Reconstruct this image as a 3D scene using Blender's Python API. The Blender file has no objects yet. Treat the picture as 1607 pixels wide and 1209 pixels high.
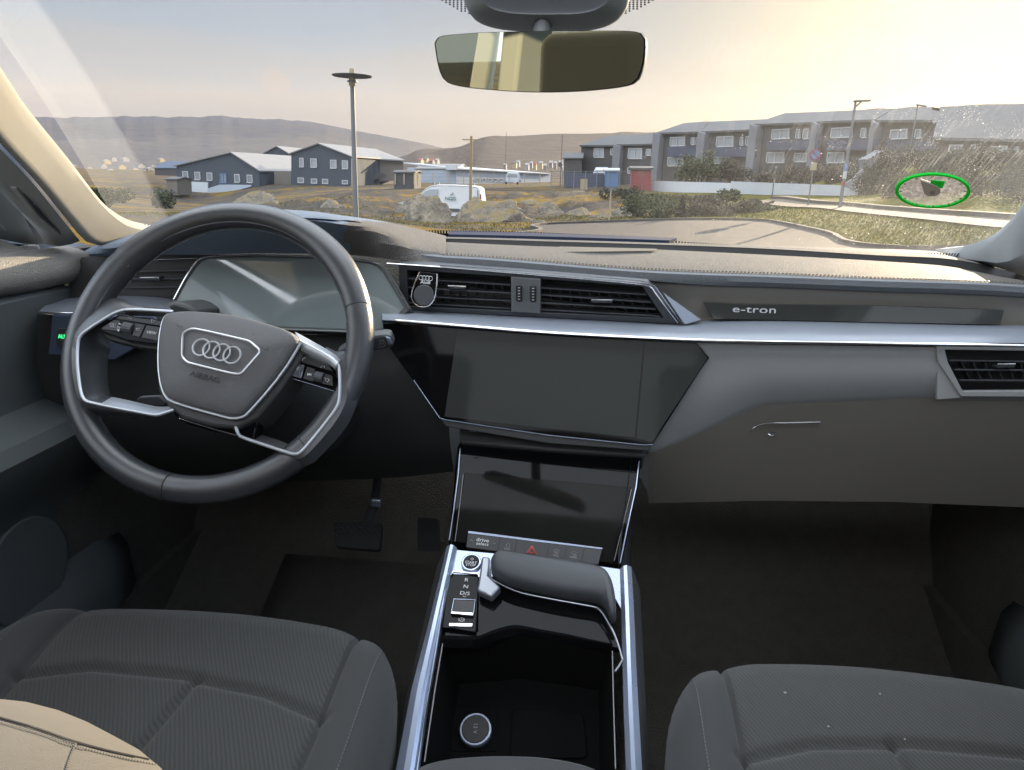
import bpy, bmesh, math, random
import numpy as np
from mathutils import Vector, Matrix, noise as mnoise
R = math.radians
random.seed(7)
scene = bpy.context.scene
COL = scene.collection

# ------------------------------------------------------------------ camera
# the car's own axes: x right, y forward, z up, ground at z = 0; the eye sits between the front seats
F_PX, CX, CY = 1147.0, 803.5, 604.5
EYE = np.array([0.04, 0.0, 1.35])
_n = np.array([(680-CX)/F_PX, -(4600-CY)/F_PX, -1.0]); _n /= np.linalg.norm(_n)
_up = -_n
_fw = np.array([(921-CX)/F_PX, 0, -1.0]); _fw[1] = -(_fw[0]*_up[0]+_fw[2]*_up[2])/_up[1]; _fw /= np.linalg.norm(_fw)
_rt = np.cross(_fw, _up)
CAM = np.stack([_rt, _fw, _up])
def ray(u, v): return CAM @ np.array([(u-CX)/F_PX, -(v-CY)/F_PX, -1.0])
def Yp(u, v, y):
    d = ray(u, v); return Vector(EYE + d*(y-EYE[1])/d[1])
def Zp(u, v, z):
    d = ray(u, v); return Vector(EYE + d*(z-EYE[2])/d[2])
def Xp(u, v, x):
    d = ray(u, v); return Vector(EYE + d*(x-EYE[0])/d[0])
def Np(u, v, o, n):
    d = ray(u, v); o = np.array(o); n = np.array(n)
    return Vector(EYE + d*(np.dot(o-EYE, n)/np.dot(d, n)))

cam_d = bpy.data.cameras.new('camera'); cam = bpy.data.objects.new('camera', cam_d); COL.objects.link(cam)
cam_d.sensor_fit = 'HORIZONTAL'; cam_d.sensor_width = 36.0; cam_d.lens = F_PX/1607*36.0
cam_d.clip_start = 0.02; cam_d.clip_end = 30000
m4 = Matrix([[CAM[0][0], CAM[0][1], CAM[0][2], EYE[0]], [CAM[1][0], CAM[1][1], CAM[1][2], EYE[1]], [CAM[2][0], CAM[2][1], CAM[2][2], EYE[2]], [0, 0, 0, 1]])
cam.matrix_world = m4
scene.camera = cam

# ------------------------------------------------------------------ light
SUN = Vector((0.52, 1.0, 0.235)).normalized()
SUN_EL = math.asin(SUN.z); SUN_AZ = math.atan2(SUN.x, SUN.y)      # azimuth clockwise from +y
world = bpy.data.worlds.new('World'); scene.world = world; world.use_nodes = True
wt = world.node_tree; wt.nodes.clear()
def wn(t, **k):
    n = wt.nodes.new(t)
    for a, b in k.items(): setattr(n, a, b)
    return n
def wl(a, b): wt.links.new(a, b)
def wmath(op, a, b=None, clamp=False):
    n = wn('ShaderNodeMath', operation=op, use_clamp=clamp)
    for i, x in enumerate((a, b)):
        if x is None: continue
        if isinstance(x, (int, float)): n.inputs[i].default_value = x
        else: wl(x, n.inputs[i])
    return n.outputs[0]
def wmix(f, a, b):
    n = wn('ShaderNodeMix', data_type='RGBA')
    if isinstance(f, (int, float)): n.inputs[0].default_value = f
    else: wl(f, n.inputs[0])
    for i, x in ((6, a), (7, b)):
        if isinstance(x, tuple): n.inputs[i].default_value = (*x, 1)
        else: wl(x, n.inputs[i])
    return n.outputs[2]
sky = wn('ShaderNodeTexSky', sky_type='NISHITA'); sky.sun_disc = False
sky.sun_elevation = SUN_EL; sky.sun_rotation = SUN_AZ; sky.altitude = 30; sky.air_density = 1.0; sky.dust_density = 1.6; sky.ozone_density = 1.2
tc = wn('ShaderNodeTexCoord'); sep = wn('ShaderNodeSeparateXYZ'); wl(tc.outputs['Generated'], sep.inputs[0])
dot = wn('ShaderNodeVectorMath', operation='DOT_PRODUCT'); wl(tc.outputs['Generated'], dot.inputs[0]); dot.inputs[1].default_value = SUN
sd = wmath('MAXIMUM', dot.outputs['Value'], 0.0)
zz = wmath('ADD', wmath('MAXIMUM', sep.outputs[2], 0.0), 0.12)
cmb = wn('ShaderNodeCombineXYZ')
wl(wmath('DIVIDE', sep.outputs[0], zz), cmb.inputs[0]); wl(wmath('DIVIDE', sep.outputs[1], zz), cmb.inputs[1])
nz = wn('ShaderNodeTexNoise'); nz.inputs['Scale'].default_value = 0.55; nz.inputs['Detail'].default_value = 7; nz.inputs['Roughness'].default_value = 0.52
mp = wn('ShaderNodeMapping'); mp.inputs['Scale'].default_value = (0.55, 1.0, 1); mp.inputs['Location'].default_value = (3.1, 1.3, 0); wl(cmb.outputs[0], mp.inputs[0]); wl(mp.outputs[0], nz.inputs['Vector'])
def wramp(x, a, b):
    n = wn('ShaderNodeMapRange'); n.interpolation_type = 'SMOOTHSTEP'; n.inputs[1].default_value = a; n.inputs[2].default_value = b
    wl(x, n.inputs[0]); return n.outputs[0]
# sky colour in display-linear units, then scaled with the Nishita sky
zen = wramp(sep.outputs[2], 0.06, 0.25)
cl = wramp(nz.outputs['Fac'], 0.42, 0.68)
low = wramp(sep.outputs[2], 0.15, 0.085)                # cloud bank low over the horizon
low2 = wramp(sep.outputs[2], 0.0, 0.05)
bank = wmath('MULTIPLY', wmath('MULTIPLY', low, low2), wramp(nz.outputs['Fac'], 0.30, 0.52))
SKYMIX = WORLD_GAIN = 1.0
sky_s = wn('ShaderNodeVectorMath', operation='SCALE'); wl(sky.outputs[0], sky_s.inputs[0]); sky_s.inputs['Scale'].default_value = 0.05
near = wmath('POWER', sd, 8.0)
glow = wmath('POWER', sd, 34.0)
def wcr(x, stops):
    n = wn('ShaderNodeValToRGB'); r_ = n.color_ramp; wl(x, n.inputs[0]); r_.interpolation = 'EASE'
    while len(r_.elements) < len(stops): r_.elements.new(0.5)
    for e, (p, c) in zip(r_.elements, stops): e.position = p; e.color = (*c, 1)
    return n.outputs[0]
el = wmath('MULTIPLY', sep.outputs[2], 3.0)      # ramp positions are 3 x sine of the elevation
sm = wn('ShaderNodeMapping'); sm.inputs['Scale'].default_value = (2.2, 2.2, 26); wl(tc.outputs['Generated'], sm.inputs[0])
wis = wn('ShaderNodeTexNoise'); wis.inputs['Scale'].default_value = 1.0; wis.inputs['Detail'].default_value = 7; wis.inputs['Roughness'].default_value = 0.55; wl(sm.outputs[0], wis.inputs['Vector'])
elw = wmath('ADD', el, wmath('MULTIPLY', wmath('SUBTRACT', wis.outputs['Fac'], 0.5), 0.34))
farc = wcr(elw, [(0.0, (0.60, 0.53, 0.49)), (0.15, (0.56, 0.49, 0.47)), (0.24, (0.66, 0.58, 0.52)), (0.33, (0.58, 0.58, 0.60)), (0.46, (0.45, 0.56, 0.69)), (0.75, (0.26, 0.42, 0.68))])
nearc = wcr(elw, [(0.0, (0.80, 0.66, 0.42)), (0.20, (0.84, 0.70, 0.44)), (0.34, (0.72, 0.60, 0.43)), (0.60, (0.66, 0.58, 0.45)), (0.9, (0.62, 0.58, 0.50))])
c1 = wmix(near, farc, nearc)
c1 = wmix(wmath('MULTIPLY', cl, 0.22), c1, wmix(near, (0.66, 0.62, 0.60), (0.80, 0.70, 0.52)))
puff = wn('ShaderNodeVectorMath', operation='DOT_PRODUCT'); _pd = ray(433, 126); _pd /= np.linalg.norm(_pd); wl(tc.outputs['Generated'], puff.inputs[0]); puff.inputs[1].default_value = Vector(_pd)
c1 = wmix(wmath('MULTIPLY', wramp(wmath('ADD', puff.outputs['Value'], wmath('MULTIPLY', wmath('SUBTRACT', wis.outputs['Fac'], 0.5), 0.0006)), 0.99982, 0.99999), 0.6), c1, (0.78, 0.60, 0.50))
c1 = wmix(wmath('MULTIPLY', glow, 0.9), c1, (1.6, 1.36, 0.88))
# added sky brightening behind and overhead, to fill the cabin with light
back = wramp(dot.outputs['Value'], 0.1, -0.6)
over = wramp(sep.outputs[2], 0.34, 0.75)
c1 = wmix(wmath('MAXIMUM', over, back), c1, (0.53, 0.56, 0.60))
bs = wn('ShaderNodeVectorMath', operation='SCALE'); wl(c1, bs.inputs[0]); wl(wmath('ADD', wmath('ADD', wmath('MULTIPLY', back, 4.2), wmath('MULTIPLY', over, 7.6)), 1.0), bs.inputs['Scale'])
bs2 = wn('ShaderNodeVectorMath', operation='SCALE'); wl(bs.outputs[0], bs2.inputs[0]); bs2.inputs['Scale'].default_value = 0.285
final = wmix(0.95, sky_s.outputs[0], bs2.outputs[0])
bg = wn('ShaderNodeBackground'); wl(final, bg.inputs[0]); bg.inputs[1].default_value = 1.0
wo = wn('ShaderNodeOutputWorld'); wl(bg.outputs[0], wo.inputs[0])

sun_d = bpy.data.lights.new('sun', 'SUN'); sun_d.energy = 4.5; sun_d.angle = R(0.6); sun_d.color = (1.0, 0.79, 0.54)
sun_o = bpy.data.objects.new('sun', sun_d); COL.objects.link(sun_o); sun_o.rotation_euler = (-SUN).to_track_quat('-Z', 'Y').to_euler()
scene.view_settings.view_transform = 'Standard'; scene.view_settings.look = 'None'; scene.view_settings.gamma = 1; scene.view_settings.exposure = 1.45
scene.cycles.max_bounces = 10; scene.cycles.diffuse_bounces = 5; scene.cycles.glossy_bounces = 5; scene.cycles.transparent_max_bounces = 24
scene.cycles.transmission_bounces = 6; scene.cycles.sample_clamp_indirect = 4.0; scene.cycles.volume_bounces = 0
scene.cycles.use_denoising = True; scene.cycles.caustics_reflective = False; scene.cycles.caustics_refractive = False

# ------------------------------------------------------------------ materials
def lin(c):
    return tuple(((x/255)/12.92 if x/255 <= 0.04045 else (((x/255)+0.055)/1.055)**2.4) for x in c)
class MT:
    def __init__(s, name):
        s.m = bpy.data.materials.new(name); s.m.use_nodes = True; s.t = s.m.node_tree; s.t.nodes.clear()
        s.out = s.t.nodes.new('ShaderNodeOutputMaterial')
    def n(s, t, **k):
        n = s.t.nodes.new(t)
        for a, b in k.items(): setattr(n, a, b)
        return n
    def l(s, a, b): s.t.links.new(a, b)
    def co(s, kind='Object', scale=None, rot=None):
        c = s.n('ShaderNodeTexCoord').outputs[kind]
        if scale is None and rot is None: return c
        mp = s.n('ShaderNodeMapping')
        if scale: mp.inputs['Scale'].default_value = scale
        if rot: mp.inputs['Rotation'].default_value = rot
        s.l(c, mp.inputs[0]); return mp.outputs[0]
    def noise(s, v, scale, detail=4, rough=0.55):
        n = s.n('ShaderNodeTexNoise'); s.l(v, n.inputs['Vector']); n.inputs['Scale'].default_value = scale; n.inputs['Detail'].default_value = detail; n.inputs['Roughness'].default_value = rough
        return n.outputs['Fac']
    def voro(s, v, scale, feat='F1'):
        n = s.n('ShaderNodeTexVoronoi', feature=feat); s.l(v, n.inputs['Vector']); n.inputs['Scale'].default_value = scale
        return n.outputs['Distance']
    def rng(s, x, a, b, c=0.0, d=1.0):
        n = s.n('ShaderNodeMapRange'); s.l(x, n.inputs[0])
        for i, q in enumerate((a, b, c, d)): n.inputs[i+1].default_value = q
        return n.outputs[0]
    def math(s, op, a, b=None):
        n = s.n('ShaderNodeMath', operation=op)
        for i, x in enumerate((a, b)):
            if x is None: continue
            if isinstance(x, (int, float)): n.inputs[i].default_value = x
            else: s.l(x, n.inputs[i])
        return n.outputs[0]
    def mix(s, f, a, b):
        n = s.n('ShaderNodeMix', data_type='RGBA')
        if isinstance(f, (int, float)): n.inputs[0].default_value = f
        else: s.l(f, n.inputs[0])
        for i, x in ((6, a), (7, b)):
            if isinstance(x, tuple): n.inputs[i].default_value = (*x[:3], 1)
            else: s.l(x, n.inputs[i])
        return n.outputs[2]
    def bsdf(s, col, rough=0.5, metal=0.0, spec=0.5, bump=None, bd=0.001, bst=1.0, **kw):
        b = s.n('ShaderNodeBsdfPrincipled')
        for key, x in (('Base Color', col), ('Roughness', rough), ('Metallic', metal), ('Specular IOR Level', spec)):
            if isinstance(x, tuple): b.inputs[key].default_value = (*x[:3], 1)
            elif isinstance(x, (int, float)): b.inputs[key].default_value = x
            else: s.l(x, b.inputs[key])
        for key, x in kw.items():
            key = key.replace('_', ' ')
            b.inputs[key].default_value = (*x, 1) if isinstance(x, tuple) else x
        if bump is not None:
            bn = s.n('ShaderNodeBump'); s.l(bump, bn.inputs['Height']); bn.inputs['Distance'].default_value = bd; bn.inputs['Strength'].default_value = bst
            s.l(bn.outputs[0], b.inputs['Normal'])
        s.b = b; s.l(b.outputs[0], s.out.inputs[0]); return b

def m_plain(name, col, rough=0.5, metal=0.0, spec=0.5, var=0.08, vs=6.0, bump=0.0, bs=300.0, bd=0.0006):
    s = MT(name); v = s.co()
    c = s.mix(s.noise(v, vs, 5), tuple(x*(1-var) for x in col), tuple(min(1, x*(1+var)) for x in col))
    r = s.rng(s.noise(v, vs*2.3, 4), 0.3, 0.7, max(0.02, rough-0.05), min(1, rough+0.06))
    s.bsdf(c, r, metal, spec, bump=(s.noise(v, bs, 2) if bump else None), bd=bd, bst=bump)
    return s.m
def m_leather(name, col, rough=0.5, scale=420.0, st=0.8, spec=0.45, bd=0.0009):
    s = MT(name); v = s.co()
    vo = s.voro(v, scale, 'DISTANCE_TO_EDGE'); h = s.math('ADD', s.rng(vo, 0.0, 0.25), s.math('MULTIPLY', s.noise(v, scale*0.35, 3), 0.8))
    c = s.mix(s.noise(v, 9, 5), tuple(x*0.9 for x in col), tuple(x*1.1 for x in col))
    s.bsdf(c, rough, 0, spec, bump=h, bd=bd, bst=st); return s.m
def m_fabric(name, col, rough=0.9, pitch=900.0, st=0.7, rot=(0, 0, 0), diag=False):
    s = MT(name); v = s.co(rot=rot)
    w1 = s.n('ShaderNodeTexWave', wave_type='BANDS', bands_direction='X'); s.l(v, w1.inputs['Vector']); w1.inputs['Scale'].default_value = pitch/20; w1.inputs['Distortion'].default_value = 0.6
    w2 = s.n('ShaderNodeTexWave', wave_type='BANDS', bands_direction='Y'); s.l(v, w2.inputs['Vector']); w2.inputs['Scale'].default_value = pitch/20; w2.inputs['Distortion'].default_value = 0.6
    h = s.math('MULTIPLY', w1.outputs['Fac'], w2.outputs['Fac'])
    if diag:
        w3 = s.n('ShaderNodeTexWave', wave_type='BANDS', bands_direction='DIAGONAL'); s.l(v, w3.inputs['Vector']); w3.inputs['Scale'].default_value = pitch/85; w3.inputs['Distortion'].default_value = 0.8; w3.inputs['Detail'].default_value = 1
        h = s.math('ADD', s.math('MULTIPLY', h, 0.5), s.math('MULTIPLY', w3.outputs['Fac'], 1.0))
    c0 = s.mix(s.rng(h, 0, 1.1), tuple(x*0.74 for x in col), tuple(x*1.18 for x in col))
    c = s.mix(s.rng(s.noise(v, 5, 4), 0.3, 0.7, 0.0, 0.3), c0, tuple(x*0.8 for x in col))
    s.bsdf(c, rough, 0, 0.25, bump=h, bd=0.0008, bst=st); s.b.inputs['Sheen Weight'].default_value = 0.15; return s.m
def m_metal(name, col, rough=0.25, aniso=0.0):
    s = MT(name); v = s.co(scale=(900, 8, 900))
    r = s.rng(s.noise(v, 1.0, 3), 0.3, 0.7, rough*0.75, rough*1.25)
    s.bsdf(col, r, 1.0); return s.m
def m_screen(name, col=(0.012, 0.013, 0.013), smudge=0.12, spec=0.3):
    s = MT(name); v = s.co()
    n = s.rng(s.noise(v, 14, 5), 0.35, 0.75, 0.03, 0.03+smudge)
    s.bsdf(col, n, 0, spec); s.b.inputs['Coat Weight'].default_value = 0.0; s.b.inputs['Coat Roughness'].default_value = 0.03; return s.m
def m_emit(name, col, k):
    s = MT(name); s.bsdf(tuple(x*0.3 for x in col), 0.5); s.b.inputs['Emission Color'].default_value = (*col, 1); s.b.inputs['Emission Strength'].default_value = k; return s.m

M = {}
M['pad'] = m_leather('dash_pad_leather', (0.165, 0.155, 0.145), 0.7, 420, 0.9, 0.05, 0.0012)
M['hood'] = m_leather('hood_leather', (0.13, 0.165, 0.22), 0.55, 420, 0.7, 0.35)  # blue of the skylight is put into the leather colour
M['dash'] = m_plain('dash_soft_plastic', (0.33, 0.335, 0.34), 0.5, bump=0.25, bs=700)
M['dash_low'] = m_plain('dash_lower_plastic', (0.27, 0.25, 0.222), 0.55, bump=0.25, bs=700)  # warm cast of the lens flare put into the colour
M['shelf'] = m_plain('satin_grey_shelf', (0.22, 0.245, 0.29), 0.34, 0.2, bump=0.0)
M['alu'] = m_plain('brushed_aluminium', (0.52, 0.60, 0.78), 0.26, 0.7, var=.02, vs=2)
M['badge'] = m_plain('badge_silver', (0.74, 0.75, 0.78), 0.32, 0.55)
M['chrome'] = m_metal('satin_chrome', (0.82, 0.83, 0.86), 0.14)
M['alu_dk'] = m_metal('dark_aluminium', (0.34, 0.38, 0.47), 0.26)
M['piano'] = m_screen('piano_black', (0.006, 0.006, 0.007), 0.04, 0.16)
M['lever'] = m_plain('lever_silver', (0.34, 0.36, 0.40), 0.3, 0.6, var=.02, vs=2)
M['silver'] = m_plain('satin_silver', (0.64, 0.67, 0.72), 0.36, 0.65, var=.02, vs=2)
M['tray'] = m_plain('tray_lining', (0.006, 0.006, 0.006), 0.9, spec=0.05)
M['facet'] = m_plain('blue_grey_facet', (0.15, 0.185, 0.25), 0.3)
M['switch'] = m_plain('switch_panel_gloss', (0.10, 0.125, 0.19), 0.15)  # blue-grey reflection painted in as the base colour
M['decor'] = m_screen('decor_gloss', (0.045, 0.046, 0.043), 0.05)  # piano black made paler: flare and reflection put into the colour
M['screen_lo'] = m_screen('climate_glass', (0.012, 0.012, 0.011), 0.10, 0.10)
M['screen'] = m_screen('glass_screen', (0.050, 0.052, 0.050), 0.14, 0.10)
_s = MT('cluster_glass'); _s.bsdf((0.20, 0.235, 0.24), _s.rng(_s.noise(_s.co(), 14, 5), .35, .75, .02, .09), 0, 0.5); _s.b.inputs['IOR'].default_value = 1.9; M['cluster'] = _s.m  # pale base colour stands in for the reflected cabin
M['black'] = m_plain('matt_black_plastic', (0.060, 0.062, 0.064), 0.55, bump=0.2, bs=900)
M['blk2'] = m_plain('button_black', (0.045, 0.045, 0.048), 0.4)
M['slat'] = m_plain('vent_slat_plastic', (0.075, 0.08, 0.09), 0.42)
M['wheel'] = m_leather('wheel_leather', (0.05, 0.053, 0.06), 0.27, 1100, 0.22, 0.95, 0.0003)
M['airbag'] = m_leather('airbag_cover', (0.16, 0.16, 0.165), 0.48, 900, 0.6, 0.5, 0.0006)
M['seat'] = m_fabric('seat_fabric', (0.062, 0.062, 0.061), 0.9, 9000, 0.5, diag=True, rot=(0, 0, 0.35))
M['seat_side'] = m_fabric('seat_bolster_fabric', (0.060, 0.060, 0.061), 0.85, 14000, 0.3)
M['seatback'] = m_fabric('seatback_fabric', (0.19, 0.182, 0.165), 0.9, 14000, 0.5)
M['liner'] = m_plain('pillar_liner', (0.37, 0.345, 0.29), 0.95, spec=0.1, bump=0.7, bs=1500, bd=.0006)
M['liner_shade'] = m_plain('pillar_liner_shade', (0.30, 0.315, 0.325), 0.95, spec=0.1, bump=0.5, bs=1500, bd=.0006)  # same cloth as the cream lining, blue-grey shade put into the colour
M['trim'] = m_plain('grey_plastic_trim', (0.21, 0.225, 0.23), 0.55, bump=0.2, bs=600)
M['door'] = m_plain('door_panel', (0.105, 0.118, 0.122), 0.55, bump=0.3, bs=500)
M['door_top'] = m_leather('door_top_leather', (0.34, 0.32, 0.29), 0.5, 420, 0.9, 0.4, 0.0010)
M['carpet'] = m_plain('carpet', (0.105, 0.096, 0.085), 0.95, bump=1.0, bs=260, bd=0.004, var=0.25, vs=40)
M['ruber'] = m_plain('rubber', (0.03, 0.03, 0.03), 0.6)
M['white_ink'] = m_plain('white_print', (0.72, 0.73, 0.75), 0.6)
M['grey_ink'] = m_plain('grey_print', (0.30, 0.30, 0.31), 0.6)
M['emboss'] = m_plain('embossed_print', (0.03, 0.03, 0.032), 0.5)
M['red_ink'] = m_plain('red_print', (0.75, 0.12, 0.10), 0.5)
M['green_led'] = m_emit('green_led', (0.05, 0.85, 0.25), 0.6)
M['green'] = m_plain('green_plastic', (0.02, 0.50, 0.06), 0.4)
M['seat_thread'] = m_plain('seat_thread', (0.14, 0.14, 0.14), 0.9)
M['headrest'] = m_fabric('headrest_fabric', (0.022, 0.025, 0.032), 0.9, 14000, 0.3)
M['mat'] = m_plain('floor_mat_pile', (0.085, 0.079, 0.07), 0.95, bump=1.0, bs=300, bd=.003, var=.2, vs=30)
M['stitch'] = m_plain('thread', (0.24, 0.22, 0.20), 0.8)
M['padroll'] = m_leather('pad_roll_leather', (0.17, 0.18, 0.195), 0.55, 420, 0.6, 0.3)

# ------------------------------------------------------------------ mesh helpers
def tag(o, label=None, cat=None, group=None, kind=None):
    if label: o['label'] = label
    if cat: o['category'] = cat
    if group: o['group'] = group
    if kind: o['kind'] = kind
    return o
def root(name, loc, label, cat, group=None):
    o = bpy.data.objects.new(name, None); COL.objects.link(o); o.location = Vector(loc); o.empty_display_size = 0.05
    return tag(o, label, cat, group)
def wloc(o):
    p = Vector(o.location)
    while o.parent: o = o.parent; p += Vector(o.location)
    return p
def mk(name, verts, faces, mat, parent=None, smooth=True, bevel=0, bseg=2, sub=0, solid=0, off=0, weld=False, ang=None, pivot=None):
    verts = [Vector(v) for v in verts]
    base = wloc(parent) if parent else Vector((0, 0, 0))
    piv = Vector(pivot) if pivot is not None else (sum(verts, Vector((0, 0, 0)))/len(verts))
    me = bpy.data.meshes.new(name); me.from_pydata([v-piv for v in verts], [], faces); me.validate(); 
    bm = bmesh.new(); bm.from_mesh(me)
    if weld: bmesh.ops.remove_doubles(bm, verts=bm.verts, dist=1e-5)
    bmesh.ops.recalc_face_normals(bm, faces=bm.faces); bm.to_mesh(me); bm.free()
    me.materials.append(M[mat] if isinstance(mat, str) else mat)
    if smooth:
        for p in me.polygons: p.use_smooth = True
        me.set_sharp_from_angle(angle=R(ang or 35))
    o = bpy.data.objects.new(name, me); COL.objects.link(o)
    if parent: o.parent = parent
    o.location = piv-base
    if solid:
        md = o.modifiers.new('s', 'SOLIDIFY'); md.thickness = solid; md.offset = off
    if bevel:
        md = o.modifiers.new('b', 'BEVEL'); md.width = bevel; md.segments = bseg; md.limit_method = 'ANGLE'; md.angle_limit = R(30); md.harden_normals = False
    if sub:
        md = o.modifiers.new('u', 'SUBSURF'); md.levels = sub; md.render_levels = sub
    return o
def lerp(a, b, t): return a+(b-a)*t
def resample(pts, n, smooth=True):
    pts = [Vector(p) for p in pts]
    if len(pts) == n and not smooth: return pts
    L = [0.0]
    for a, b in zip(pts, pts[1:]): L.append(L[-1]+(b-a).length)
    out = []
    for i in range(n):
        s = L[-1]*i/(n-1); k = 0
        while k < len(pts)-2 and s > L[k+1]: k += 1
        t = (s-L[k])/max(1e-9, L[k+1]-L[k])
        if smooth:
            p0 = pts[k-1] if k > 0 else pts[k]*2-pts[k+1]; p1, p2 = pts[k], pts[k+1]; p3 = pts[k+2] if k+2 < len(pts) else pts[k+1]*2-pts[k]
            d0, d1, d2 = max(1e-6, (p1-p0).length**.5), max(1e-6, (p2-p1).length**.5), max(1e-6, (p3-p2).length**.5)
            t0, t1, t2, t3 = 0, d0, d0+d1, d0+d1+d2; tt = t1+(t2-t1)*t
            A1 = p0*((t1-tt)/(t1-t0))+p1*((tt-t0)/(t1-t0)); A2 = p1*((t2-tt)/(t2-t1))+p2*((tt-t1)/(t2-t1)); A3 = p2*((t3-tt)/(t3-t2))+p3*((tt-t2)/(t3-t2))
            B1 = A1*((t2-tt)/(t2-t0))+A2*((tt-t0)/(t2-t0)); B2 = A2*((t3-tt)/(t3-t1))+A3*((tt-t1)/(t3-t1))
            out.append(B1*((t2-tt)/(t2-t1))+B2*((tt-t1)/(t2-t1)))
        else: out.append(lerp(pts[k], pts[k+1], t))
    return out
def loft(name, rows, mat, parent=None, n=None, smooth=True, closed=False, cross=0, **kw):
    n = n or max(len(r) for r in rows)
    rows = [resample(r, n, smooth) for r in rows]
    if cross:   # smooth in the other direction too
        cols = [resample([r[i] for r in rows], cross, True) for i in range(n)]
        rows = [[cols[i][j] for i in range(n)] for j in range(cross)]
    vs = [p for r in rows for p in r]; fs = []
    for j in range(len(rows)-1):
        for i in range(n-1): fs.append((j*n+i, j*n+i+1, (j+1)*n+i+1, (j+1)*n+i))
        if closed: fs.append((j*n+n-1, j*n, (j+1)*n, (j+1)*n+n-1))
    return mk(name, vs, fs, mat, parent, **kw)
def slab(name, outline, depth, mat, parent=None, bevel=0.0, inset=None, **kw):
    """closed outline (world points, roughly planar) pushed along vector depth"""
    o = [Vector(p) for p in outline]; d = Vector(depth); n = len(o)
    vs = o+[p+d for p in o]
    fs = [tuple(range(n)), tuple(range(2*n-1, n-1, -1))]+[(i, (i+1) % n, n+(i+1) % n, n+i) for i in range(n)]
    return mk(name, vs, fs, mat, parent, bevel=bevel, **kw)
def tube(name, path, r, mat, parent=None, closed=False, seg=10, r2=None, up=None, caps=True, **kw):
    path = [Vector(p) for p in path]; n = len(path); vs = []; fs = []
    rr = r if isinstance(r, (list, tuple)) else [r]*n
    prev = None
    for i, p in enumerate(path):
        a = path[(i-1) % n] if (closed or i > 0) else p; b = path[(i+1) % n] if (closed or i < n-1) else p
        t = (b-a).normalized()
        if up is not None: x = Vector(up) - t*Vector(up).dot(t)
        elif prev is None: x = t.orthogonal()
        else: x = prev-t*prev.dot(t)
        x.normalize(); prev = x; yv = t.cross(x)
        for k in range(seg):
            an = 2*math.pi*k/seg; vs.append(p+x*math.cos(an)*rr[i]+yv*math.sin(an)*((r2 if r2 else 1)*rr[i] if not r2 else r2))
    m = n if closed else n-1
    for i in range(m):
        for k in range(seg):
            a = i*seg+k; b = i*seg+(k+1) % seg; c = ((i+1) % n)*seg+(k+1) % seg; d = ((i+1) % n)*seg+k
            fs.append((a, b, c, d))
    if caps and not closed: fs.append(tuple(range(seg))); fs.append(tuple(range((n-1)*seg, n*seg)))
    return mk(name, vs, fs, mat, parent, **kw)
def boxv(c, ex, ey, ez):
    c, ex, ey, ez = map(Vector, (c, ex, ey, ez))
    vs = [c+ex*sx+ey*sy+ez*sz for sz in (-1, 1) for sy in (-1, 1) for sx in (-1, 1)]
    fs = [(0, 1, 3, 2), (4, 6, 7, 5), (0, 4, 5, 1), (2, 3, 7, 6), (0, 2, 6, 4), (1, 5, 7, 3)]
    return vs, fs
def box(name, c, ex, ey, ez, mat, parent=None, bevel=0, **kw):
    vs, fs = boxv(c, ex, ey, ez); return mk(name, vs, fs, mat, parent, bevel=bevel, **kw)
class MB:
    def __init__(s): s.v = []; s.f = []
    def add(s, vs, fs):
        b = len(s.v); s.v += [Vector(v) for v in vs]; s.f += [tuple(i+b for i in f) for f in fs]; return s
    def box(s, c, ex, ey, ez): return s.add(*boxv(c, ex, ey, ez))
    def quad(s, *p): return s.add(p, [tuple(range(len(p)))])
    def tube(s, path, r, seg=6):
        path = [Vector(p) for p in path]; vs = []; fs = []; n = len(path); rr = r if isinstance(r, (list, tuple)) else [r]*n; prev = None
        for i, p in enumerate(path):
            t = (path[min(n-1, i+1)]-path[max(0, i-1)]).normalized(); x = t.orthogonal() if prev is None else prev-t*prev.dot(t); x.normalize(); prev = x; y = t.cross(x)
            for k in range(seg): a = 2*math.pi*k/seg; vs.append(p+x*math.cos(a)*rr[i]+y*math.sin(a)*rr[i])
        for i in range(n-1):
            for k in range(seg): fs.append((i*seg+k, i*seg+(k+1) % seg, (i+1)*seg+(k+1) % seg, (i+1)*seg+k))
        fs += [tuple(range(seg)), tuple(range((n-1)*seg, n*seg))]
        return s.add(vs, fs)
    def build(s, name, mat, parent=None, **kw): return mk(name, s.v, s.f, mat, parent, **kw)
def text(name, body, at, ex, ey, size, mat, parent=None, extrude=0.0002, bold=0.0, align='CENTER', sx=1.0, cspace=1.0):
    """flat lettering; at = centre, ex = reading direction, ey = up direction"""
    cu = bpy.data.curves.new(name, 'FONT'); cu.body = body; cu.size = size; cu.align_x = align; cu.align_y = 'CENTER'; cu.extrude = extrude; cu.offset = bold; cu.space_character = cspace; cu.resolution_u = 3
    to = bpy.data.objects.new(name+'_t', cu); COL.objects.link(to)
    me = bpy.data.meshes.new_from_object(to.evaluated_get(bpy.context.evaluated_depsgraph_get()))
    bpy.data.objects.remove(to); bpy.data.curves.remove(cu)
    ex = Vector(ex).normalized(); ey = Vector(ey); ey = (ey-ex*ey.dot(ex)).normalized(); ez = ex.cross(ey)
    vs = [Vector(at)+ex*(v.co.x*sx)+ey*v.co.y+ez*v.co.z for v in me.vertices]; fs = [tuple(p.vertices) for p in me.polygons]
    bpy.data.meshes.remove(me)
    return mk(name, vs, fs, mat, parent, smooth=False)
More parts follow.
